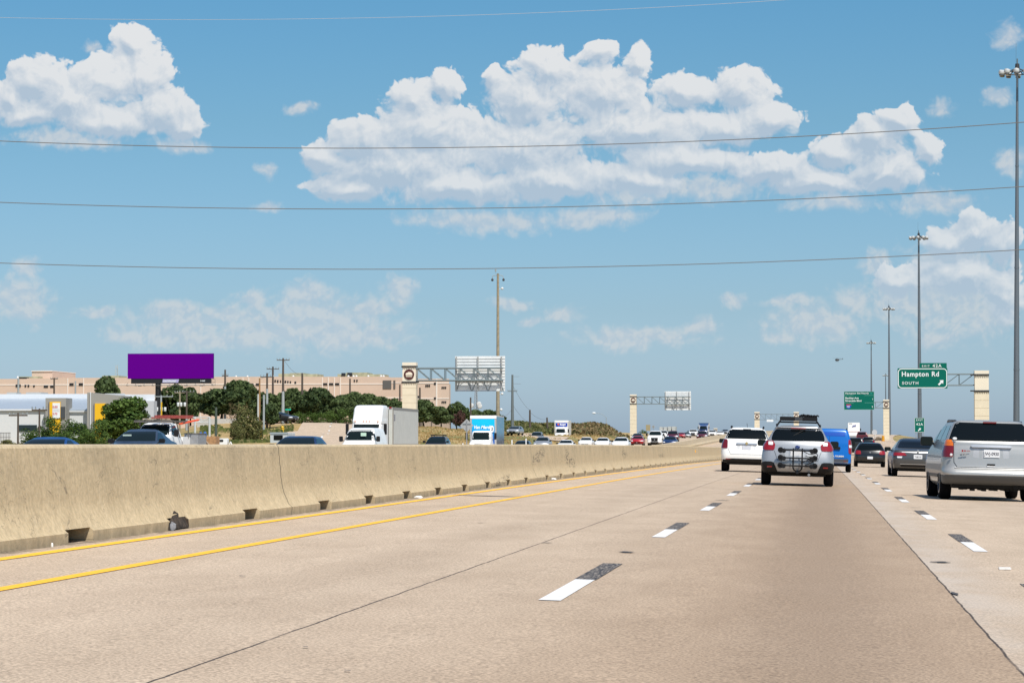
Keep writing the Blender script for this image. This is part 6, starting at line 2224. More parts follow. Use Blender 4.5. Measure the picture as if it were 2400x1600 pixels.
diamond_back(1094, 981, 1012.5, 236, 'grey back of a diamond sign on a post left of the blue box truck', mat('sign_back_grey', (.36, .37, .37), rough=.5))
diamond_back(1531.5, 995.5, 1004, 640, 'small grey diamond sign back beside the brown sign', mat('sign_back_grey', (.36, .37, .37)))
X = atx(1519, 620); zb = zroad(X, 620)
bs = empty('guide_sign', (X, 620, zb), 'brownish square sign back on posts right of the second gantry pillar', 'road sign')
MB().box(-.5, .5, -.02, .02, atz(1519, 1009, 620) - zb, atz(1519, 995, 620) - zb).build('sign_panel', mat('sign_back_brown', (.33, .28, .16), rough=.7), bs)
for dx in (-.3, .3): MB().box(dx - .04, dx + .04, .02, .07, 0, atz(1519, 1008, 620) - zb).build('post', GALV, bs)
for i, (a, b, y0) in enumerate(((1546, 1553, 1000), (1556, 1563, 1000), (1566, 1573, 999), (1575, 1583, 999))):
    Y = 780; X = atx((a + b) / 2, Y); zb = zroad(X, Y); w = (atx(b, Y) - atx(a, Y)) / 2
    t = empty('box_trailer', (X, Y, zb), ['first pale trailer end in the far row behind the white pickup', 'second pale trailer end in the far row above the maroon cars',
              'third pale trailer end in the far row with a red mark below', 'fourth pale trailer end at the right of the far row'][i], 'trailer', 'pale trailers far up the road')
    zt = atz(a, y0, Y) - zb
    MB().rbox(-w, w, 0, 8, .9, zt, .05).build('box', mat('far_trailer', (.5, .5, .48), rough=.6), t)
    MB().box(-w * .9, w * .9, .5, 7.5, .0, .9).build('chassis', UNDER, t)
# street name sign
X, Y = atx(675, 360), 360
zb = terrz(X, Y)
st = empty('street_name_sign', (X, Y, zb), 'small bright green street name sign on a thin post above the side street', 'street sign')
h = atz(675, 959.5, Y) - zb
MB().box(-.39, .39, -.015, .015, h - .1, h + .1).build('name_blade', mat('blade_green', (.0, .42, .28), rough=.4), st)
MB().tube((0, 0, 0), (0, 0, h), .03).build('post', GALV, st)
# street lamp
X, Y = atx(1421, 560), 560
zb = terrz(X, Y); h = atz(1421, 978, Y) - zb; hx = atx(1392, Y) - X; hz = atz(1392, 967.5, Y) - zb
sl_ = empty('street_lamp', (X, Y, zb), 'curved arm street lamp with white head above the scrub bank', 'street lamp')
MB().tube((0, 0, 0), (0, 0, h), .08, .06).path([(0, 0, h), (-.15, 0, h + .1), (hx * .4, 0, hz - .15), (hx + .3, 0, hz)], .04).build('pole', GREYP, sl_, True)
MB().lathe('x', (hx, 0, hz), [(.05, -.4), (.18, -.2), (.2, .1), (.08, .4)], 12).build('lamp_head', SW, sl_, True)
# delineators and other scraps on the bank
for i, (px, yt, Y) in enumerate(((1200, 1030, 250), (1233, 1027, 262), (1085, 1038, 240))):
    X = atx(px, Y); zb = zroad(X, Y)
    o = MB().box(-.05, .05, -.02, .02, 0, atz(px, yt, Y) - zb).box(-.055, .055, -.03, -.02, (atz(px, yt, Y) - zb) * .8, (atz(px, yt, Y) - zb) * .95).build('delineator_post', SW, None, loc=(X, Y, zb))
    tag(o, ['white delineator post right of the blue box truck', 'second white delineator post further right near the ramp', 'white delineator post tip left of the blue box truck nose'][i], 'post', 'white delineator posts')
# barrel and rubble beside the right edge
X, Y = atx(2070, 520), 520
o = empty('traffic_barrel', (X, Y, zroad(X, Y)), 'orange barrel at the foot of the distant medallion pillar', 'barrel')
MB().lathe('z', (0, 0, 0), [(.38, 0), (.38, .08), (.29, .1), (.25, 1.0), (.2, 1.05)], 14).build('barrel', mat('barrel_orange', (.62, .28, .01), rough=.5), o, True)
o = rock('stone_pile', (atx(2060, 525), 525, zroad(atx(2060, 525), 525) + .25), (.85, .6, .55), mat('pile_brown', (.16, .12, .08), rough=1, var=.4, vscale=3), seed=8)
tag(o, 'brown rubble pile beside the orange barrel on the right shoulder', 'rubble')
o = empty('round_sign', (atx(2050, 500), 500, zroad(atx(2050, 500), 500)), 'pale round sign back left of the rubble pile', 'road sign')
MB().lathe('y', (0, 0, 1.75), [(.48, -.02), (.48, .02)], 20).build('sign_panel', mat('sign_back_pale', (.48, .49, .5)), o)
MB().tube((0, .04, 0), (0, .04, 1.7), .03).build('post', GALV, o)
# helicopter
Y = 900
he = empty('helicopter', (atx(1963, Y), Y, atz(1963, 843, Y)), 'tiny dark helicopter flying left of the far high mast lights', 'helicopter')
HM = mat('heli_dark', (.05, .06, .07), rough=.5)
bm2 = bmesh.new(); bmesh.ops.create_uvsphere(bm2, u_segments=14, v_segments=8, radius=1)
me = bpy.data.meshes.new('fuselage'); bmesh.ops.scale(bm2, vec=(.75, .45, .42), verts=bm2.verts); bm2.to_mesh(me); bm2.free()
me.materials.append(HM); fu = bpy.data.objects.new('fuselage', me); COL.objects.link(fu); fu.parent = he
MB().tube((.4, 0, .1), (1.9, 0, .22), .12, .05).box(1.75, 1.95, -.02, .02, .1, .55).build('tail_boom', HM, he)
MB().box(-1.5, 1.5, -.04, .04, .55, .58).box(-.04, .04, -1.5, 1.5, .585, .61).tube((0, 0, .3), (0, 0, .6), .05).build('rotor', HM, he)
MB().tube((-.6, .3, -.55), (.6, .3, -.55), .03).tube((-.6, -.3, -.55), (.6, -.3, -.55), .03).tube((-.2, .3, -.55), (-.2, .2, -.3), .02).tube((-.2, -.3, -.55), (-.2, -.2, -.3), .02).build('skids', HM, he)
# radio towers
def tower(px, yt, Y, w, label, m):
    X = atx(px, Y); zb = terrz(X, Y); H = atz(px, yt, Y) - zb
    root = empty('radio_tower', (X, Y, zb), label, 'tower')
    t = MB(); n = 14
    for s_ in ((-1, -1), (1, -1), (0, 1)):
        t.tube((s_[0] * w, s_[1] * w, 0), (s_[0] * w * .25, s_[1] * w * .25, H), .07)
    for k in range(n):
        a, b = k / n, (k + 1) / n
        wa, wb = w * (1 - .75 * a), w * (1 - .75 * b)
        t.tube((-wa, -wa, H * a), (wb, -wb, H * b), .045); t.tube((wa, -wa, H * a), (-wb, -wb, H * b), .045)
    t.build('lattice', m, root)
    return root, H


r_, H_ = tower(1116, 914, 560, .75, 'lattice radio tower with dishes above the trees under the nearest gantry sign', mat('tower_grey', (.28, .31, .33), rough=.6))
for dx, z in ((-.9, H_ * .62), (.7, H_ * .66), (.9, H_ * .6)):
    MB().lathe('y', (dx, -.8, z), [(.5, 0), (.42, -.18), (.1, -.22)], 14).build('dish', LH, r_, True)
tower(273, 855, 700, 1.0, 'pale lattice tower on the skyline left of the purple billboard', mat('tower_pale', (.42, .48, .5), rough=.6))

# ---------------------------------------------------------------- billboard
Y = 400
X = atx(369.5, Y); zb = terrz(X, Y)
bb_ = empty('billboard', (X, Y, zb), 'plain purple billboard on a black column above the tree tops at left', 'billboard')
x0, x1 = atx(299.5, Y) - X, atx(500, Y) - X
z1, z0 = atz(400, 828.3, Y) - zb, atz(400, 887, Y) - zb
MB().box(x0, x1, -.35, .25, z0, z1).build('poster_face', mat('poster_purple', (.115, .0, .235), rough=.9, spec=.05), bb_)
ap = MB().box(atx(307.5, Y) - X, atx(494, Y) - X, -.30, .20, atz(400, 898.5, Y) - zb, z0 - .005).build('apron', mat('apron_black', (.012, .012, .014), rough=.5), bb_)
za = atz(400, 898.5, Y) - zb
MB().prism([(atx(381, Y) - X, za + .12), (atx(418, Y) - X, za + .12), (atx(420, Y) - X, z0 - .10), (atx(382, Y) - X, z0 - .10)], -.315, -.30).build('nameplate', mat('plate_lilac', (.42, .38, .62)), ap)
text('lettering', 'OUTFRONT', .42, SW, ap, (atx(382.5, Y) - X, -.325, za + .19), bold=.012, sx=.92)
text('lettering', 'D-4660', .24, SW, ap, (atx(470, Y) - X, -.325, za + .32), bold=.01)
MB().tube((0, .1, -.5), (0, .1, z0 - .2), .42, .42, 18).build('column', mat('column_black', (.012, .012, .013), rough=.5), bb_, True)
w = MB(); zc = za - .28
w.box(atx(303, Y) - X, atx(507, Y) - X, -1.3, -1.2, zc - .04, zc + .03); w.box(atx(303, Y) - X, atx(507, Y) - X, -.6, -.52, zc - .04, zc + .03)
for k in range(11):
    x = x0 + (x1 - x0) * k / 10
    w.box(x - .03, x + .03, -1.3, 0, zc - .08, zc - .02); w.tube((x, -1.0, zc), (x, -.2, za + .1), .03)
w.path([(atx(499, Y) - X, -1.0, zc), (atx(499, Y) - X, -1.0, zc + .9), (atx(507, Y) - X, -1.0, zc + .9), (atx(507, Y) - X, -1.0, zc)], .03)
w.path([(atx(499, Y) - X, -1.0, zc + .45), (atx(507, Y) - X, -1.0, zc + .45)], .025)
w.build('catwalk', RACKM, bb_)
for px in (332, 400, 440, 476):
    MB().box(atx(px, Y) - X - .25, atx(px, Y) - X + .25, -1.5, -1.2, zc - .15, zc - .02).build('floodlight', RACKM, bb_)
tag(MB().tube((0, 0, 0), (0, 0, 3), .1).build('gas_marker_post', mat('marker_yellow', (.7, .42, .02), rough=.5), None, loc=(atx(378, 330), 330, atz(378, 968, 330) - 1.6)),
    'yellow sleeve on a guy wire right of the black billboard column', 'marker')

# ---------------------------------------------------------------- tan building on the skyline
TAN = mat('tan_panel', (.62, .465, .36), rough=.85, var=.04, vscale=.4)
TANL = mat('tan_light_band', (.76, .67, .59), rough=.85)
DKW = mat('window_dark', (.02, .02, .022), rough=.3)
ROOFG = mat('roof_plant', (.36, .355, .23), rough=.8, var=.25, vscale=1.2)
Y = 520
zb = 3.0
tb_ = empty('office_building', (atx(480, Y), Y, zb), 'long tan panel building stretched along the skyline behind the trees', 'building')
ox, oz = tb_.location.x, zb


def bxp(name, pa, pb, ya, yb, d0, d1, m, par=tb_, YY=Y, off=0):
    """box given by photo x range and y range on the front plane"""
    X0, X1 = atx(pa, YY) - ox, atx(pb, YY) - ox
    Z1, Z0 = atz(600, ya, YY) - oz, (atz(600, yb, YY) - oz if yb is not None else -4)
    return MB().box(X0, X1, (YY - Y) + d0, (YY - Y) + d1, Z0, Z1).build(name, m, par)


wl = MB()
# parapet steps like the photograph
for pa, pb, yt in ((-60, 62, 886), (62, 130, 884.5), (130, 470, 884), (470, 560, 882.5), (560, 720, 882.5), (720, 905, 883), (905, 958, 885)):
    wl.box(atx(pa, Y) - ox, atx(pb, Y) - ox, 0, 60, -4, atz(600, yt, Y) - oz)
w1 = wl.build('wall', TAN, tb_)
_z1 = atz(600, 888.5, 505) - oz
wing = MB().prism([(atx(958, 505) - ox, -15), (atx(1052.5, 505) - ox, -15), (atx(1051.5, 540) - ox, 20), (atx(958, 540) - ox, 20)], -4, _z1, plane='xy').build('wall', TAN, tb_)
for pa, pb in ((-60, 905),):
    bxp('band', pa, pb, 898.8, 901.3, -.06, 0, TANL, w1)
bxp('band', 905, 958, 896.5, 898.5, -.06, 0, TANL, w1)
for p_ in (158, 195, 262, 470, 569, 582.5, 755.5, 769.5, 783.5, 797.5):
    bxp('pilaster', p_ - 1.1, p_ + 1.1, 885, None, -.09, 0, TANL, w1)
for y_ in (897, 933): bxp('band', 958, 1052.5, y_, y_ + 2.5, -.06, 0, TANL, wing, 505)
bxp('band', -60, 958, 931, 934, -.06, 0, TANL, w1)
bxp('pilaster', 1021.5, 1025, 889, None, -.09, 0, TANL, wing, 505)
sq = [(36, 40, 899, 905), (45, 48, 899, 905), (57, 61, 900, 905), (64, 68, 900, 905), (77, 81, 901, 905), (102, 112, 902, 906.4), (117, 125, 902, 906.4), (162, 172, 896.5, 902), (184, 194, 896.5, 902),
      (571, 580, 898.3, 903), (585, 594, 898.3, 903), (599, 608, 898.3, 903), (643, 646.5, 890, 895), (649, 652.5, 890.5, 896), (656, 658.5, 891, 896), (667, 670.5, 892, 897), (673, 676, 892.5, 897), (679, 682, 893, 898),
      (690, 694, 894, 899), (757, 767, 898, 902.5), (771, 781, 898, 902.5), (785, 795, 898, 902.5), (829, 832, 890, 895), (835, 838, 890, 895)]
for a, b, c, d in sq: bxp('window', a, b, c, d, -.12, -.07, DKW, w1)
bxp('window', 897, 917, 892, 911.5, -.12, -.07, mat('window_grey', (.12, .11, .10), rough=.4), w1)
bxp('window', 922, 926.5, 892, 911.5, -.12, -.07, mat('window_grey', (.12, .11, .10)), w1)
for a, b, c, d in ((997, 1000, 902, 907), (1001, 1004, 902, 907), (1005, 1008, 902, 907), (1035, 1038, 907, 911), (1039, 1042, 907, 911), (1043, 1046, 907, 911), (1017, 1022, 897.3, 902), (997, 1000, 938, 942),
                   (1001, 1004, 938, 942), (1005, 1008, 938, 942), (1035, 1038, 940.5, 944.5), (1039, 1042, 940.5, 944.5), (1043, 1046, 940.5, 944.5), (1017, 1022, 931.5, 936), (975, 982, 893, 897), (975, 982, 928, 933)):
    bxp('window', a, b, c, d, -.12, -.07, DKW, wing, 505)
bxp('penthouse', 46, 95, 865, 886, 8, 25, TAN)
bxp('penthouse_cap', 45.5, 95.5, 864, 866, 7.8, 25.2, TANL)
for a, b, c in ((25, 72, 879), (223, 262, 877.5), (640, 667, 874), (667, 700, 872.5), (700, 732, 875), (780, 800, 875.5), (800, 850, 872), (850, 888, 876)):
    bxp('roof_plant', a, b, c, 887, 5, 12, ROOFG)
bxp('roof_plant', 790, 799, 873, 880, 4.6, 5, DKW); bxp('roof_plant', 804, 815, 872.3, 880, 4.6, 5, DKW); bxp('roof_plant', 24, 50, 881, 884, 4.6, 5, DKW); bxp('roof_plant', 224, 237, 880, 884, 4.6, 5, DKW)
for px in (545, 572, 680, 810, 822, 829, 857, 887, 893, 290, 30):
    MB().lathe('z', (atx(px, Y) - ox, 3, atz(600, 884, Y) - oz), [(.22, 0), (.22, .3), (.12, .45)], 10).build('roof_vent', LH, tb_, True)
# fence below it right of the semi
fn = empty('fence', (atx(1020, 470), 470, terrz(atx(1020, 470), 470)), 'tall tan slatted fence under the oak trees right of the nearest gantry', 'fence')
fm = MB(); X0, X1 = atx(900, 470) - fn.location.x, atx(1056, 470) - fn.location.x
n = 40
for k in range(n):
    a = X0 + (X1 - X0) * k / n
    fm.box(a, a + (X1 - X0) / n * .88, 0, .08, -1, atz(1000, 975, 470) - fn.location.z)
fm.build('slats', mat('fence_tan', (.40, .32, .25), rough=.9, var=.15), fn)
for k in range(8):
    a = X0 + (X1 - X0) * k / 7
    MB().box(a - .08, a + .08, -.08, 0, -1, atz(1000, 973.5, 470) - fn.location.z).build('post', mat('fence_post', (.12, .1, .08), rough=.9), fn)

# ---------------------------------------------------------------- white shop at far left
Y = 300
zb = terrz(atx(150, Y), Y) - .3
ws = empty('shop_building', (atx(150, Y), Y, zb), 'white metal shop with grey portals and yellow panels at far left', 'building')
ox, oz = ws.location.x, zb
SHW = mat('shop_white', (.68, .70, .72), rough=.6)
SHR = mat('shop_roof_metal', (.40, .46, .52), rough=.45, metal=.3)
SHB = mat('shop_white_block', (.66, .67, .66), rough=.8)
bt = NB(SHB); tco = bt.N.new('ShaderNodeTexCoord').outputs['Object']
br_ = bt.N.new('ShaderNodeTexBrick'); br_.inputs['Scale'].default_value = 2.5
br_.inputs['Color1'].default_value = (.66, .67, .66, 1); br_.inputs['Color2'].default_value = (.62, .64, .64, 1); br_.inputs['Mortar'].default_value = (.52, .54, .56, 1)
mp = bt.N.new('ShaderNodeMapping'); mp.inputs['Rotation'].default_value = (R(90), 0, 0)
bt.L.new(tco, mp.inputs[0]); bt.L.new(mp.outputs[0], br_.inputs['Vector']); bt.L.new(br_.outputs[0], bt.N['Principled BSDF'].inputs['Base Color'])
SHG = mat('portal_grey', (.30, .29, .265), rough=.8)
YEL = mat('panel_yellow', (.82, .46, .01), rough=.5)


def sx(name, pa, pb, ya, yb, d0, d1, m, par=ws):
    X0, X1 = atx(pa, Y + d0) - ox, atx(pb, Y + d0) - ox
    Z1 = atz(600, ya, Y) - oz
    Z0 = atz(600, yb, Y) - oz if yb else -1
    if d1 - d0 > 4:      # long side walls run away from the highway at the building's own angle
        X2, X3 = atx(pa, Y + d1) - ox, atx(pb, Y + d1) - ox
        return MB().prism([(X0, d0), (X1, d0), (X3, d1), (X2, d1)], Z0, Z1, plane='xy').build(name, m, par)
    return MB().box(X0, X1, d0, d1, Z0, Z1).build(name, m, par)


sx('wall', -70, 215, 962, None, 0, 25, SHB)
sx('upper_wall', -70, 213, 919.5, 962.2, 6.0, 25, SHW)
r = MB(); xa, xb = atx(-70, Y) - ox, atx(213, Y) - ox
za, zc = atz(600, 959, Y) - oz, atz(600, 931, Y) - oz
r.add([(xa, -.12, za), (xb, -.12, za), (xb, 5.95, zc), (xa, 5.95, zc), (xa, -.12, za - .1), (xb, -.12, za - .1), (xb, 5.95, zc - .1), (xa, 5.95, zc - .1)],
      [(0, 1, 2, 3), (7, 6, 5, 4), (0, 4, 5, 1), (1, 5, 6, 2), (2, 6, 7, 3), (3, 7, 4, 0)])
rf = r.build('roof', SHR, ws)
sx('gutter', -70, 106, 957.5, 961.3, -.25, -.13, SHW, rf)
sx('gutter', 154, 212, 961.5, 964.3, -.25, -.13, SHW, rf)
p1 = sx('portal', 106, 154, 932, None, -1.6, 1.0, SHG)
sx('yellow_panel', 115.5, 141, 941, None, -1.75, -1.6, YEL, p1)
s1 = sx('sign_panel', 122.5, 140, 943.5, 980, -1.82, -1.75, SW, p1)
sx('louvre', 141.5, 151.5, 952.5, 979, -1.75, -1.6, mat('louvre_dark', (.06, .065, .07), rough=.5), p1)
sx('reveal', 113.3, 115.4, 941, None, -1.75, -1.6, mat('reveal_grey', (.14, .14, .16)), p1)
RT = mat('letter_pink_red', (.55, .10, .12), rough=.5)
text('lettering', '0:30', .36, RT, s1, (atx(123, Y - 1.8) - ox, -1.83, atz(600, 955.5, Y) - oz), bold=.01, sx=.95)
text('lettering', '5:70', .34, RT, s1, (atx(123, Y - 1.8) - ox, -1.83, atz(600, 971.5, Y) - oz), bold=.008, sx=.95)
for q in (958.5, 962.5): sx('sign_line', 123.5, 139, q, q + 1.3, -1.83, -1.82, mat('line_grey', (.45, .45, .48)), s1)
xa, xb = atx(212.5, Y) - ox, atx(292, Y) - ox
pp = MB().prism([(xa, -1), (xb, -1), (xb, atz(600, 927, Y) - oz), (xa, atz(600, 919, Y) - oz)], -1.6, 3).build('portal', SHG, ws)
sx('yellow_panel', 221.5, 247, 945, None, -1.75, -1.6, YEL, pp)
sx('reveal', 219.2, 221.4, 945, None, -1.75, -1.6, mat('reveal_grey', (.14, .14, .16)), pp)
sx('side_strip', 210.5, 212.5, 918.5, None, -1.8, 3, SHW, pp)
sx('wall', 292, 362, 922, None, 3, 20, SHW)
sx('wall', 335, 360, 938, None, 1.5, 3, mat('shop_grey_wall', (.5, .51, .53), rough=.7))
sx('parapet', 245, 292, 919, 926, 5, 20, SHB)
sx('opening', 44, 86, 995, 1010, -.1, 0, mat('opening_dark', (.015, .03, .035), rough=.4))
sx('opening', 156, 212, 997, 1012, -.1, 0, mat('opening_dark', (.015, .03, .035)))
sx('downpipe', 208.5, 210, 963, None, -.3, -.1, mat('pipe_grey', (.25, .27, .3)))
sx('rooftop_unit', 15, 37, 914.5, 921, 8, 10, mat('unit_grey', (.4, .4, .38)))
sx('rooftop_unit', 60, 95, 914, 921, 9, 12, mat('unit_grey', (.4, .4, .38)))
cg = empty('dumpster_cage', (atx(8, 270), 270, terrz(atx(8, 270), 270)), 'grey barred cage at the foot of the white shop wall at the left edge', 'cage')
m = MB()
for k in range(9):
    m.box(-.7 + k * .17, -.66 + k * .17, -.02, .02, 0, .9)
m.box(-.75, .75, -.03, .03, .86, .92); m.box(-.75, .75, -.03, .03, .4, .45)
m.build('bars', RACKM, cg); cg.location.z = atz(8, 1034, 270)
# pipe gate and low wall
Y = 255
g = empty('pipe_gate', (atx(471, Y), Y, terrz(atx(471, Y), Y)), 'white braced pipe frame standing behind the work truck', 'gate')
zt, zm_, zz0 = atz(471, 977, Y) - g.location.z, atz(471, 990, Y) - g.location.z, 0
a, b = atx(451, Y) - g.location.x, atx(491, Y) - g.location.x
PWH = mat('pipe_pale', (.55, .56, .55), rough=.5)
m = MB().path([(a, 0, zt), (b, 0, zt)], .045).path([(a, 0, zt), ((a + b) / 2, 0, zm_), (b, 0, zt)], .04).path([((a + b) / 2, 0, zt), ((a + b) / 2, 0, zm_)], .04).path([(a, 0, zm_), (b, 0, zm_)], .045)
m.build('braced_beam', PWH, g)
for x in (a + .25, b): MB().tube((x, 0, 0), (x, 0, zt), .11, .11, 8).build('post', PWH, g)
lw = MB().box(atx(462, 350), atx(552, 350), 350, 350.3, terrz(atx(500, 350), 350) - 1.5, terrz(atx(500, 350), 350) + .75)
o = lw.build('low_wall', mat('wall_pale', (.50, .48, .44), rough=.9, var=.1)); tag(o, 'low pale concrete wall behind the pipe gate', 'wall')
Y = 205
zb = atz(520, 1041, Y)
ut = empty('white_tank_cart', (atx(522, Y), Y, zb - .3), 'small white cart with a dark port next to the dark green post', 'cart')
MB().rbox(-.42, .42, -.3, .3, .25, .78, .1).build('tank', SW, ut, True)
MB().rbox(-.22, .12, -.32, -.29, .5, .68, .07).build('port', DKW, ut)
MB().path([(.5, 0, .2), (.62, 0, .5), (.72, 0, .3)], .05).build('hose', SW, ut)
hy = MB().lathe('z', (0, 0, 0), [(.16, 0), (.13, .05), (.12, .5), (.17, .55), (.1, .72)], 12).tube((-.22, 0, .4), (.22, 0, .4), .06).build('fire_hydrant', mat('marker_yellow', (.7, .42, .02)), None, True, loc=(atx(662, 285), 285, terrz(atx(662, 285), 285)))
tag(hy, 'yellow hydrant on the grass verge beside the frontage road', 'hydrant')
gp = MB().tube((0, 0, 0), (0, 0, 1.35), .07).build('guy_marker', mat('marker_yellow', (.7, .42, .02)), None, loc=(atx(611.5, 262), 262, terrz(atx(611.5, 262), 262)))
tag(gp, 'yellow guy wire marker at the foot of the pole cluster', 'marker')
# ================================================================ TREES AND SHRUBS
def foliage(name, c0, c1, c2=None):
    m = mat(name, c0, rough=.75, spec=.25)
    b = NB(m); P = b.N['Principled BSDF']
    g = b.N.new('ShaderNodeNewGeometry')
    oi = b.N.new('ShaderNodeObjectInfo')
    tc = b.N.new('ShaderNodeTexCoord').outputs['Object']
    n = b.noise(tc, .9, 3, .6)
    f = b.math('ADD', b.math('MULTIPLY', n, .6), b.math('MULTIPLY', g.outputs['Random Per Island'], .5))
    f = b.math('ADD', f, b.math('MULTIPLY', b.math('SUBTRACT', oi.outputs['Random'], .5), .28))
    c = b.mix(b.mr(f, .28, .78), c0, c1)
    if c2: c = b.mix(b.mr(g.outputs['Random Per Island'], .86, .9), c, c2)
    b.L.new(c, P.inputs['Base Color'])
    tr = b.N.new('ShaderNodeBsdfTranslucent'); b.L.new(c, tr.inputs[0])
    ms = b.N.new('ShaderNodeMixShader'); ms.inputs[0].default_value = .22
    b.L.new(P.outputs[0], ms.inputs[1]); b.L.new(tr.outputs[0], ms.inputs[2])
    out = [x for x in b.N if x.type == 'OUTPUT_MATERIAL'][0]
    b.L.new(ms.outputs[0], out.inputs[0])
    return m


F_OAK = foliage('oak_leaves', (.030, .052, .017), (.10, .14, .047))
F_GRN = foliage('bright_leaves', (.035, .075, .012), (.11, .17, .035))
F_OLV = foliage('olive_leaves', (.065, .08, .026), (.18, .18, .06), (.22, .18, .08))
F_BRN = foliage('brown_scrub', (.13, .10, .05), (.31, .225, .11), (.12, .14, .05))
F_RED = foliage('rusty_leaves', (.07, .035, .03), (.16, .08, .06))
BARK = mat('bark_dark', (.035, .028, .022), rough=1, var=.3, vscale=6)


def leaves(W, D, H, z0, seed, n, ls, lobes=16, flat=1.0, gap=0.0, core=True):
    """leaf clumps on a cloud of lobes; W, D half widths, H crown height"""
    rng = np.random.default_rng(seed)
    L = []
    for k in range(lobes):
        a = rng.uniform(0, 2 * math.pi); u = rng.uniform(-.9, 1.0)
        rad = math.sqrt(max(0, 1 - u * u)) * rng.uniform(.45, .95)
        r = rng.uniform(.22, .40)
        L.append((math.cos(a) * rad * (W - W * r * .6), math.sin(a) * rad * (D - D * r * .6), z0 + H * (.5 + .42 * u) - H * r * .12, r * W * 1.05, r * D * 1.05, r * H * .62))
    L.append((0, 0, z0 + H * .5, W * .5, D * .5, H * .38))
    L = np.array(L)
    k = rng.integers(0, len(L), n)
    d = rng.normal(size=(n, 3)); d /= np.linalg.norm(d, axis=1)[:, None]
    rr = rng.uniform(.55, 1.06, n)[:, None] ** .6
    C = L[k, :3] + d * rr * L[k, 3:6]
    # leaf clump = small bent quad facing roughly outwards
    nn = d + rng.normal(size=(n, 3)) * .7; nn /= np.linalg.norm(nn, axis=1)[:, None]
    up = rng.normal(size=(n, 3)); t = np.cross(nn, up); t /= np.linalg.norm(t, axis=1)[:, None] + 1e-9
    b = np.cross(nn, t)
    s = ls * rng.uniform(.5, 1.25, n)[:, None]
    V = np.stack([C - t * s - b * s * .55, C + t * s * .2 - b * s * .8 + nn * s * .2, C + t * s + b * s * .5, C - t * s * .3 + b * s * .75 + nn * s * .15], 1).reshape(-1, 3)
    F = np.arange(4 * n).reshape(n, 4)
    return V, F


def mesh_np(name, V, F, m):
    me = bpy.data.meshes.new(name)
    me.vertices.add(len(V)); me.vertices.foreach_set('co', V.astype(np.float32).ravel())
    me.loops.add(F.size); me.loops.foreach_set('vertex_index', F.astype(np.int32).ravel())
    me.polygons.add(len(F)); me.polygons.foreach_set('loop_start', np.arange(0, F.size, 4, dtype=np.int32))
    me.materials.append(m); me.update(); me.validate()
    o = bpy.data.objects.new(name, me); COL.objects.link(o)
    return o


def limbs(root, H, W, zc, seed, r0=.16, name='trunk', n=7):
    rnd = random.Random(seed)
    m = MB()
    top = Vector((rnd.uniform(-.15, .15) * W, 0, zc))
    m.tube((0, 0, -.6), tuple(top * .5), r0 * 1.25, r0, 8); m.tube(tuple(top * .5), tuple(top), r0, r0 * .75, 8)
    for k in range(n):
        a = 2 * math.pi * k / n + rnd.uniform(-.3, .3)
        mid = top + Vector((math.cos(a) * W * .3, math.sin(a) * W * .3, (H - zc) * rnd.uniform(.15, .35)))
        end = top + Vector((math.cos(a) * W * .68, math.sin(a) * W * .68, (H - zc) * rnd.uniform(.3, .75)))
        m.tube(tuple(top), tuple(mid), r0 * .55, r0 * .35, 6); m.tube(tuple(mid), tuple(end), r0 * .35, r0 * .12, 5)
    m.build(name, BARK, root, True)


TREE_PROTO = {}


def tree(px, yt, Y, wpx, label, kind='oak', group=None, cat='tree', zbase=None, trunkf=.28):
    """kinds: unit sized prototypes scaled to the size each tree has in the photograph"""
    X = atx(px, Y); zb = terrz(X, Y) if zbase is None else zbase
    H = atz(px, yt, Y) - zb; W = (atx(px + wpx / 2, Y) - X)
    v = random.Random(int(px * 7)).randrange(3)
    key = (kind, v)
    spec = {'oak': (F_OAK, 5200, .26, 22, 'oak_tree'), 'green': (F_GRN, 6500, .17, 30, 'leafy_tree'), 'bush': (F_GRN, 2600, .15, 16, 'shrub'), 'olive': (F_OLV, 4200, .15, 20, 'olive_shrub'),
            'brown': (F_BRN, 1500, .16, 12, 'dry_shrub'), 'red': (F_RED, 1800, .2, 12, 'rusty_tree'), 'bare': (F_BRN, 420, .13, 12, 'bare_tree')}[kind]
    if key not in TREE_PROTO:
        root = empty(spec[4], (0, 0, 0), label, cat)
        zc = 2.0 * trunkf if kind in ('oak', 'green', 'bare', 'red') else .15
        z0 = 5.0 * trunkf if kind in ('oak', 'red', 'bare') else (.9 if kind == 'green' else .05)
        Vv, Ff = leaves(3.0, 3.0, 5.0 - z0, z0, 31 + v * 7 + len(kind), spec[1], spec[2], spec[3])
        o = mesh_np('crown', Vv, Ff, spec[0]); o.parent = root
        limbs(root, 5.0, 3.0, max(.5, z0 * .9), v + 3, r0=.17 if kind in ('oak', 'green') else .09)
        TREE_PROTO[key] = root
        r = root
        r['label'] = label
    else:
        r = dup(TREE_PROTO[key], (0, 0, 0), 0, label)
    if group: r['group'] = group
    elif 'group' in r: del r['group']
    r['category'] = cat
    r.location = (X, Y, zb)
    r.rotation_euler = (0, 0, random.Random(int(px)).uniform(0, 6.28))
    s = W / 3.0 * (1.12 if kind == 'oak' else 1)
    r.scale = (s * 1.05, s * 1.05, H / 5.08)
    return r


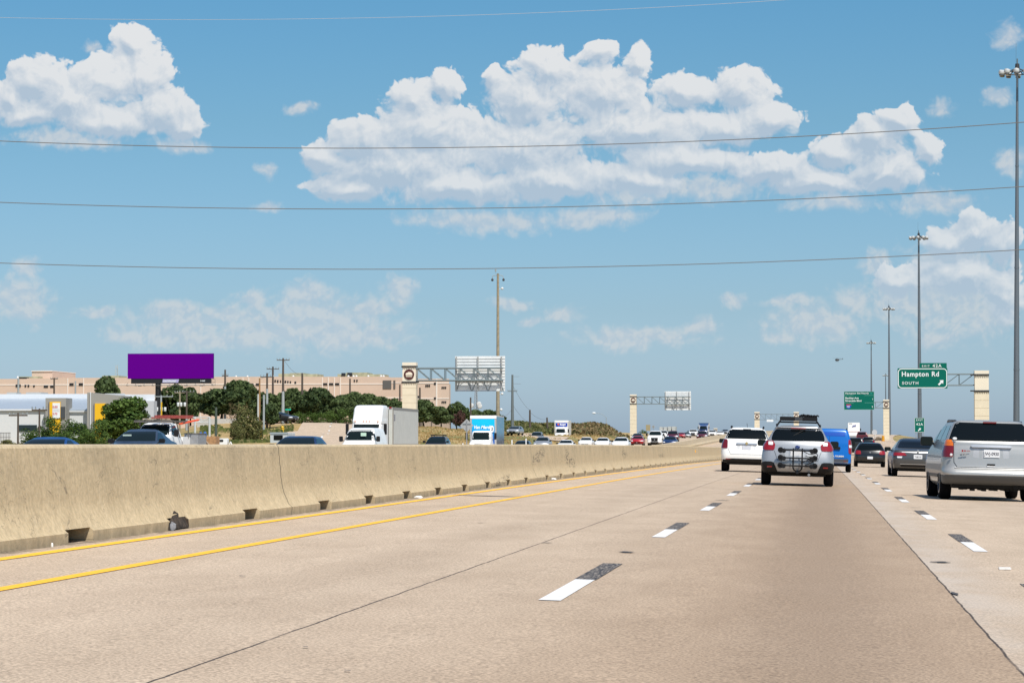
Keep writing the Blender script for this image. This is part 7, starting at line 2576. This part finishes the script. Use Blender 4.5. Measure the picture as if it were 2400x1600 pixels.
GO = 'dark oaks in the row below the tan building'
OAKN = ['dark oak behind the orange brown pole', 'dark oak behind the dark crossarm pole of the cluster', 'dark oak above the grey sedan on the side street',
        'dark oak just right of the plain dark pole', 'rounded dark oak below the left pair of pilasters on the tan building', 'dark oak at the middle of the row under the three narrow windows',
        'low dark oak left of the thin dark pole above the semi truck', 'dark oak hiding the foot of the thin dark pole left of the semi truck', 'dark oak above the left side of the semi truck fairing',
        'dark oak directly above the semi truck fairing', 'dark oak just left of the nearest gantry pillar', 'dark oak filling the gap behind the pale and brown pole', 'dark oak behind the tallest crossarm pole']
tree(248, 889, 400, 84, 'dark oak crown rising behind the grey shop portal', zbase=1.5)
tree(410, 905, 414, 80, 'dark oak standing directly right of the black billboard column', group=GO)
tree(446, 911, 400, 66, 'dark oak behind the transformer poles', group=GO)
tree(518, 914, 372, 108, 'broad dark oak with a clear black trunk right of the transformer poles', trunkf=.34, group=GO)
tree(554, 895, 392, 84, 'tallest dark oak crown just right of the brown and white pole', group=GO)
for i, (px, yt, Y, w) in enumerate(((592, 911, 405, 66), (636, 925, 405, 74), (682, 913, 415, 70), (716, 918, 432, 64), (742, 912, 412, 76), (768, 924, 428, 66), (800, 928, 412, 60), (828, 921, 430, 76),
                                    (858, 925, 412, 62), (892, 932, 425, 70), (925, 936, 420, 56), (612, 930, 425, 66), (660, 930, 430, 66))):
    tree(px, yt, Y, w, OAKN[i], group=GO)
tree(632, 948, 345, 44, 'slim dark oak with a black trunk at the edge of the frontage road verge', trunkf=.3, group=GO)
for i, (px, yt, w) in enumerate(((700, 965, 46), (735, 962, 44), (768, 960, 52), (802, 958, 50), (836, 962, 44), (868, 965, 44), (668, 968, 40))):
    tree(px, yt, 402, w, ['yellow green bush at the oak row foot right of the grey sedan', 'bush at the oak row foot above the left lane dashes', 'bush at the oak row foot above the middle of the frontage road',
                          'bush at the oak row foot above the right lane dashes', 'bush at the oak row foot just left of the semi truck', 'bush at the oak row foot hidden by the semi truck fairing',
                          'bush at the oak row foot directly behind the grey sedan'][i], 'bush', 'underbrush at the foot of the oaks', 'shrub')
tree(994, 939, 428, 62, 'dark oak beside the foot of the nearest gantry pillar', group=GO)
tree(1034, 954, 432, 50, 'smaller dark oak in front of the tan fence', group=GO)
tree(1071, 944, 470, 48, 'dark tree at the right end of the tan building', group=GO)
tree(1078, 962, 450, 34, 'rusty brown tree left of the diamond sign back', 'red')
tree(1112, 962, 520, 62, 'dark round tree just above the blue box truck roof', zbase=3.5)
tree(1150, 962, 530, 64, 'dark tree between the blue box truck and the tall wooden pole', zbase=3.5)
tree(1192, 989, 500, 22, 'small dark bush at the foot of the grey steel pole', 'bush', cat='shrub')
tree(1206, 987, 505, 16, 'tiny dark bush right of the grey steel pole foot', 'bush', cat='shrub')
tree(1508, 1007, 700, 24, 'small round tree behind the red car', 'bush', zbase=2.5)
tree(1611, 1011, 900, 14, 'tiny dark cone tree behind the small silver car', 'bush', zbase=3.0)
# near left vegetation
tree(294, 931, 238, 146, 'large bright green tree left of the billboard column behind the blue grey sedan', 'green')
tree(232, 985, 225, 60, 'green shrub under the second yellow shop panel', 'bush', cat='shrub')
tree(75, 1001, 212, 66, 'loose green shrub in front of the white shop wall left of the portal', 'bush', cat='shrub')
tree(120, 976, 218, 74, 'tall loose green shrub in front of the first yellow panel', 'bush', cat='shrub')
tree(172, 984, 222, 84, 'wide green shrub between the two shop portals', 'bush', cat='shrub')
tree(206, 1000, 214, 60, 'low green shrub beside the second portal', 'bush', cat='shrub')
tree(20, 1030, 215, 50, 'low weedy shrub at the very left edge', 'olive', cat='shrub')
tree(150, 1012, 205, 90, 'low green shrub above the blue sedan roof', 'bush', cat='shrub')
tree(330, 1005, 225, 60, 'green shrub behind the windshield of the blue grey sedan', 'bush', cat='shrub')
tree(574, 956, 240, 84, 'feathery olive bush in front of the pole cluster', 'olive', cat='shrub')
tree(556, 990, 232, 50, 'low olive bush left of the feathery olive bush', 'olive', cat='shrub')
tree(601, 985, 246, 44, 'olive bush joined to the right of the feathery bush', 'olive', cat='shrub')
tree(544, 938, 330, 26, 'thin bare tree behind the feathery olive bush', 'bare')
tree(568, 932, 335, 30, 'second thin bare tree near the pole cluster', 'bare')
for i, (px, yt, Y, w, lb) in enumerate(((1384, 989, 535, 30, 'brown bush standing highest on the scrub bank'), (1405, 996, 540, 24, 'brown bush just right of the highest bush on the bank'),
                                        (1367, 994, 530, 20, 'sparse brown bush left of the highest bush on the bank'), (1275, 990, 515, 26, 'pale dry clump on the bank left of the leaning pole'),
                                        (1337, 992, 525, 22, 'dry spiky clump right of the small box truck'), (1341, 1008, 500, 16, 'dark green bush at the right wheel of the small box truck'))):
    tree(px, yt, Y, w, lb, 'brown' if i < 5 else 'bush', cat='shrub')


# scrub cover over the bank: nobody could count it
def scrub():
    rng = np.random.default_rng(4)
    Vs, n = [], 0
    N = 15000
    px = rng.uniform(1182, 1490, N); Y = rng.uniform(474, 560, N)
    keep = (Y > np.interp(px, [1182, 1290, 1400, 1490], [455, 478, 505, 545]))
    px, Y = px[keep], Y[keep]
    X = np.array([atx(a, b) for a, b in zip(px, Y)])
    Z = terr(X, Y)
    hgt = .25 + .9 * np.clip(np.interp(px, [1182, 1260, 1330, 1390, 1440, 1490], [.7, .8, .9, 1.4, .7, .1]), 0, 2) * rng.uniform(0, 1, len(px))**1.3
    C = np.stack([X, Y, Z + hgt], 1); n = len(C)
    nn = rng.normal(size=(n, 3)) + np.array([0, -.6, .8]); nn /= np.linalg.norm(nn, axis=1)[:, None]
    up = rng.normal(size=(n, 3)); t = np.cross(nn, up); t /= np.linalg.norm(t, axis=1)[:, None]
    b = np.cross(nn, t); s = .22 * rng.uniform(.5, 1.4, n)[:, None]
    V = np.stack([C - t * s, C - b * s, C + t * s, C + b * s], 1).reshape(-1, 3)
    half = px < 1305
    for nm, sel, m, lb in (('green_scrub', half | (rng.uniform(size=n) < .15), F_OLV, 'olive green scrub covering the bank left of the small box truck'),
                           ('brown_scrub', ~half & (rng.uniform(size=n) < .95), F_BRN, 'brown scrub covering the bank right of the small box truck')):
        idx = np.where(sel)[0]
        VV = V.reshape(n, 4, 3)[idx].reshape(-1, 3)
        o = mesh_np(nm, VV, np.arange(len(VV)).reshape(-1, 4), m)
        tag(o, lb, 'scrub', kind='stuff')


scrub()


def grass():
    rng = np.random.default_rng(6)
    # dry tufts along the verge and bank edges
    N = 9000
    px = rng.uniform(960, 1490, N); Y = rng.uniform(262, 520, N)
    X = np.array([atx(a, b) for a, b in zip(px, Y)])
    ok = (X - shift(Y) < -38.6)
    rp = np.array(ramp_pts)
    d = np.min(np.hypot(X[:, None] - rp[None, :, 0], Y[:, None] - rp[None, :, 1]), 1)
    rx = np.interp(Y, [p[1] for p in front_pts], [p[0] for p in front_pts])
    ok &= (d > 6) & (X > rx + 8)
    X, Y = X[ok], Y[ok]; Z = terr(X, Y); n = len(X)
    h = rng.uniform(.08, .25, n)
    C = np.stack([X, Y, Z], 1)
    w = rng.uniform(.05, .16, n)
    V = np.stack([C - np.array([1, 0, 0]) * w[:, None], C + np.array([1, 0, 0]) * w[:, None], C + np.stack([w * .5, 0 * w, h], 1), C + np.stack([-w * .7, 0 * w, h], 1)], 1).reshape(-1, 3)
    o = mesh_np('dry_grass', V, np.arange(4 * n).reshape(-1, 4), foliage('dry_grass_blades', (.30, .20, .08), (.50, .36, .16), (.16, .17, .05)))
    tag(o, 'dry yellow grass tufts on the slope behind the oncoming traffic', 'grass', kind='stuff')


grass()


def verge():
    rng = np.random.default_rng(12)
    N = 9000
    px = rng.uniform(470, 690, N); Y = rng.uniform(205, 345, N)
    X = np.array([atx(a, b) for a, b in zip(px, Y)])
    rx = np.interp(Y, [p[1] for p in front_pts], [p[0] for p in front_pts])
    n_ = np.sin(X * .35) + np.sin(Y * .11 + X * .2) + rng.normal(size=N) * .6
    ok = (X < rx - 6.4) & (n_ > -.4)
    X, Y = X[ok], Y[ok]; Z = terr(X, Y); n = len(X)
    h = rng.uniform(.10, .34, n); w = rng.uniform(.06, .2, n)
    C = np.stack([X, Y, Z], 1)
    V = np.stack([C - np.array([1, 0, 0]) * w[:, None], C + np.array([1, 0, 0]) * w[:, None], C + np.stack([w * .5, 0 * w, h], 1), C + np.stack([-w * .7, 0 * w, h], 1)], 1).reshape(-1, 3)
    o = mesh_np('green_grass', V, np.arange(4 * n).reshape(-1, 4), foliage('green_grass_blades', (.07, .095, .025), (.19, .21, .06), (.26, .22, .1)))
    tag(o, 'green grass on the verge left of the frontage road', 'grass', kind='stuff')


verge()
